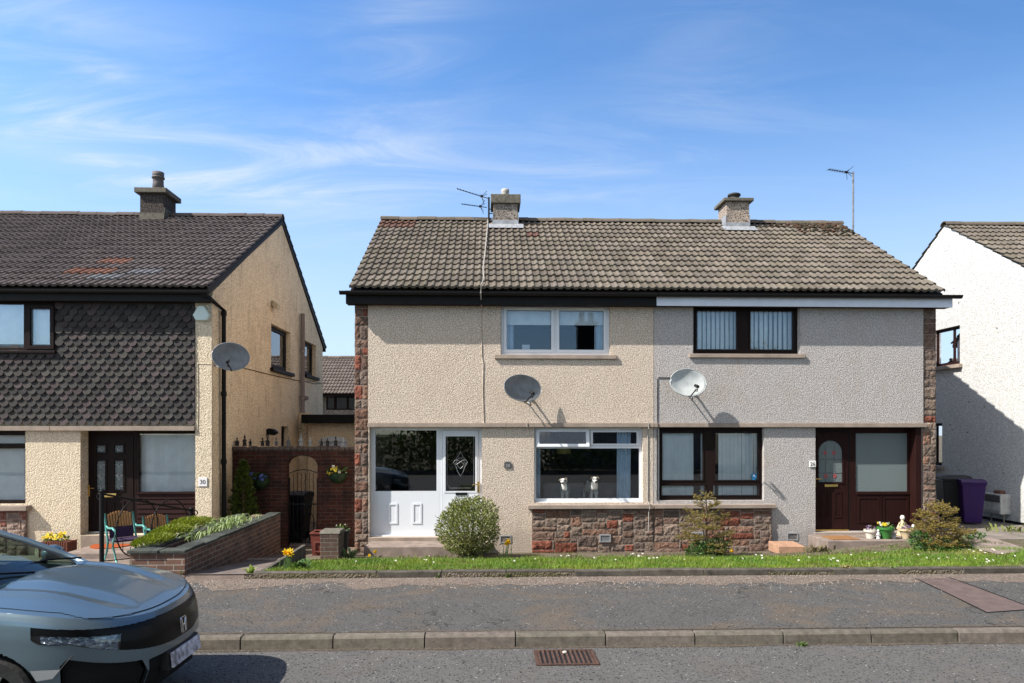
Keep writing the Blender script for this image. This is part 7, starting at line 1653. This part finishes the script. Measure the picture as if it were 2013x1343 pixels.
# nose strip shut line, badge, plate
mb = MB(); e = []
for sd in (-1, 1):
    row = []
    for i in range(0, 94, 3):
        s = i / 150; lead_ = .035 * (1 - sm(.15, .62, s)); 
        bx0 = plan(s, 1.0); q = 0
        while bonnet(s, q)[0] > bx0[0] - lead_ and q < .5: q += .002
        b = bonnet(s, q); row.append(cw(b[0], sd * b[1], b[2] + .002))
    e.append(row)
mb.tube(e[0][::-1] + e[1][1:], .0045, 5); mb.build('bonnet_shut_line', mat['gasket'], CAR)
xb = plan(0, .78)[0] + .004
BD = MB(); w_, h_ = .052, .045
def bp(y, z): return cw(xb + .012 - (z) * .06, y, .640 + z)
rim = [(-.050, .046), (-.038, .054), (.038, .054), (.050, .046), (.043, -.046), (.033, -.053), (-.033, -.053), (-.043, -.046), (-.050, .046)]
rim = [(p * 1.1, q * 1.12) for p, q in rim]; BD.tube([bp(*p) for p in rim], .0026, 6)
for sgn_ in (-1, 1): BD.tube([bp(sgn_ * .034, .05), bp(sgn_ * .021, 0), bp(sgn_ * .025, -.05)], .0056, 6)
BD.tube([bp(-.021, 0), bp(.021, 0)], .0050, 6); BD.build('badge', mat['chrome'], CAR)
pm = M('number_plate', .4, 0, .4); pm.color(pm.mix(pm.rng(pm.noise(14, 2, .5), .38, .62), (.16, .15, .17), (.62, .60, .66))); xp = .030
mb = MB(); mb.prism([(xp - .01, .37), (xp + .008, .37), (xp - .004, .485), (xp - .022, .485)], 'y', -.262, .262); mb.v = [cw(p[0], p[1], p[2]) for p in mb.v]; mb.build('number_plate', pm.m, CAR, bevel=.004)
mb = MB(); mb.box(CXO - .06, CXO + .004, CYO - .28, CYO + .28, .35, .50); mb.build('plate_holder', mat['blackpl'], CAR, bevel=.005)
# dashboard, cowl, wipers, seats
mb = MB(); mb.add([cw(-1.12, -.72, .97), cw(-1.12, .72, .97), cw(-1.75, .66, 1.04), cw(-1.75, -.66, 1.0), cw(-1.85, .66, .75), cw(-1.85, -.66, .75)], [(0, 1, 2, 3), (3, 2, 4, 5)]); mb.build('dashboard', mat_c((.02, .02, .022), .7), CAR)
mb = MB(); 
for i in range(12):
    t0, t1 = -1 + 2 * i / 12, -1 + 2 * (i + 1) / 12; f = lambda t, o: cw(-1.03 - .1 * abs(t) ** 2.2 + o, .74 * t, 1.03 - .03 * t * t)
    mb.quad(f(t0, 0), f(t1, 0), f(t1, -.14), f(t0, -.14))
mb.build('cowl', mat['blackpl'], CAR)
for y0, y1 in ((-.1, -.62), (.55, -.05)):
    mb = MB(); mb.tube([cw(-1.12, y0, 1.085), cw(-1.22, (y0 + y1) / 2, 1.125), cw(-1.26, y1, 1.12)], .009, 6); mb.build('wiper', mat['black'], CAR)
for y_ in (-.38, .38):
    mb = MB(); mb.box(CXO - 2.5, CXO - 2.35, CYO + y_ - .24, CYO + y_ + .24, .5, 1.12); mb.box(CXO - 2.47, CXO - 2.38, CYO + y_ - .12, CYO + y_ + .12, 1.121, 1.30); mb.build('seat', mat_c((.02, .02, .022), .7), CAR, bevel=.04)
mb = MB(); mb.box(CXO - 4.35, CXO - 1.2, CYO - .8, CYO + .8, .62, .66); mb.build('cabin_floor', mat['mesh_black'], CAR)
# rear end closing panel and lamps
mb = MB(); rows = [[cw(-.80 - 3.45 - (.05 if 0 < j < 3 else 0), y, z) for y in (-.74, -.4, 0, .4, .74)] for j, z in enumerate((.2, .5, .8, 1.0))]
v = [p for r_ in rows for p in r_]; mb.add(v, [(j * 5 + i, j * 5 + i + 1, (j + 1) * 5 + i + 1, (j + 1) * 5 + i) for j in range(3) for i in range(4)]); mb.build('tailgate', mat['paint'], CAR, smooth=True)
for sd in (-1, 1): mb = MB(); mb.box(CXO - 4.31, CXO - 4.2, CYO + sd * .6 - .12, CYO + sd * .6 + .12, .78, .95); mb.build('tail_light', mat_c((.3, .01, .01), .2), CAR, bevel=.02)
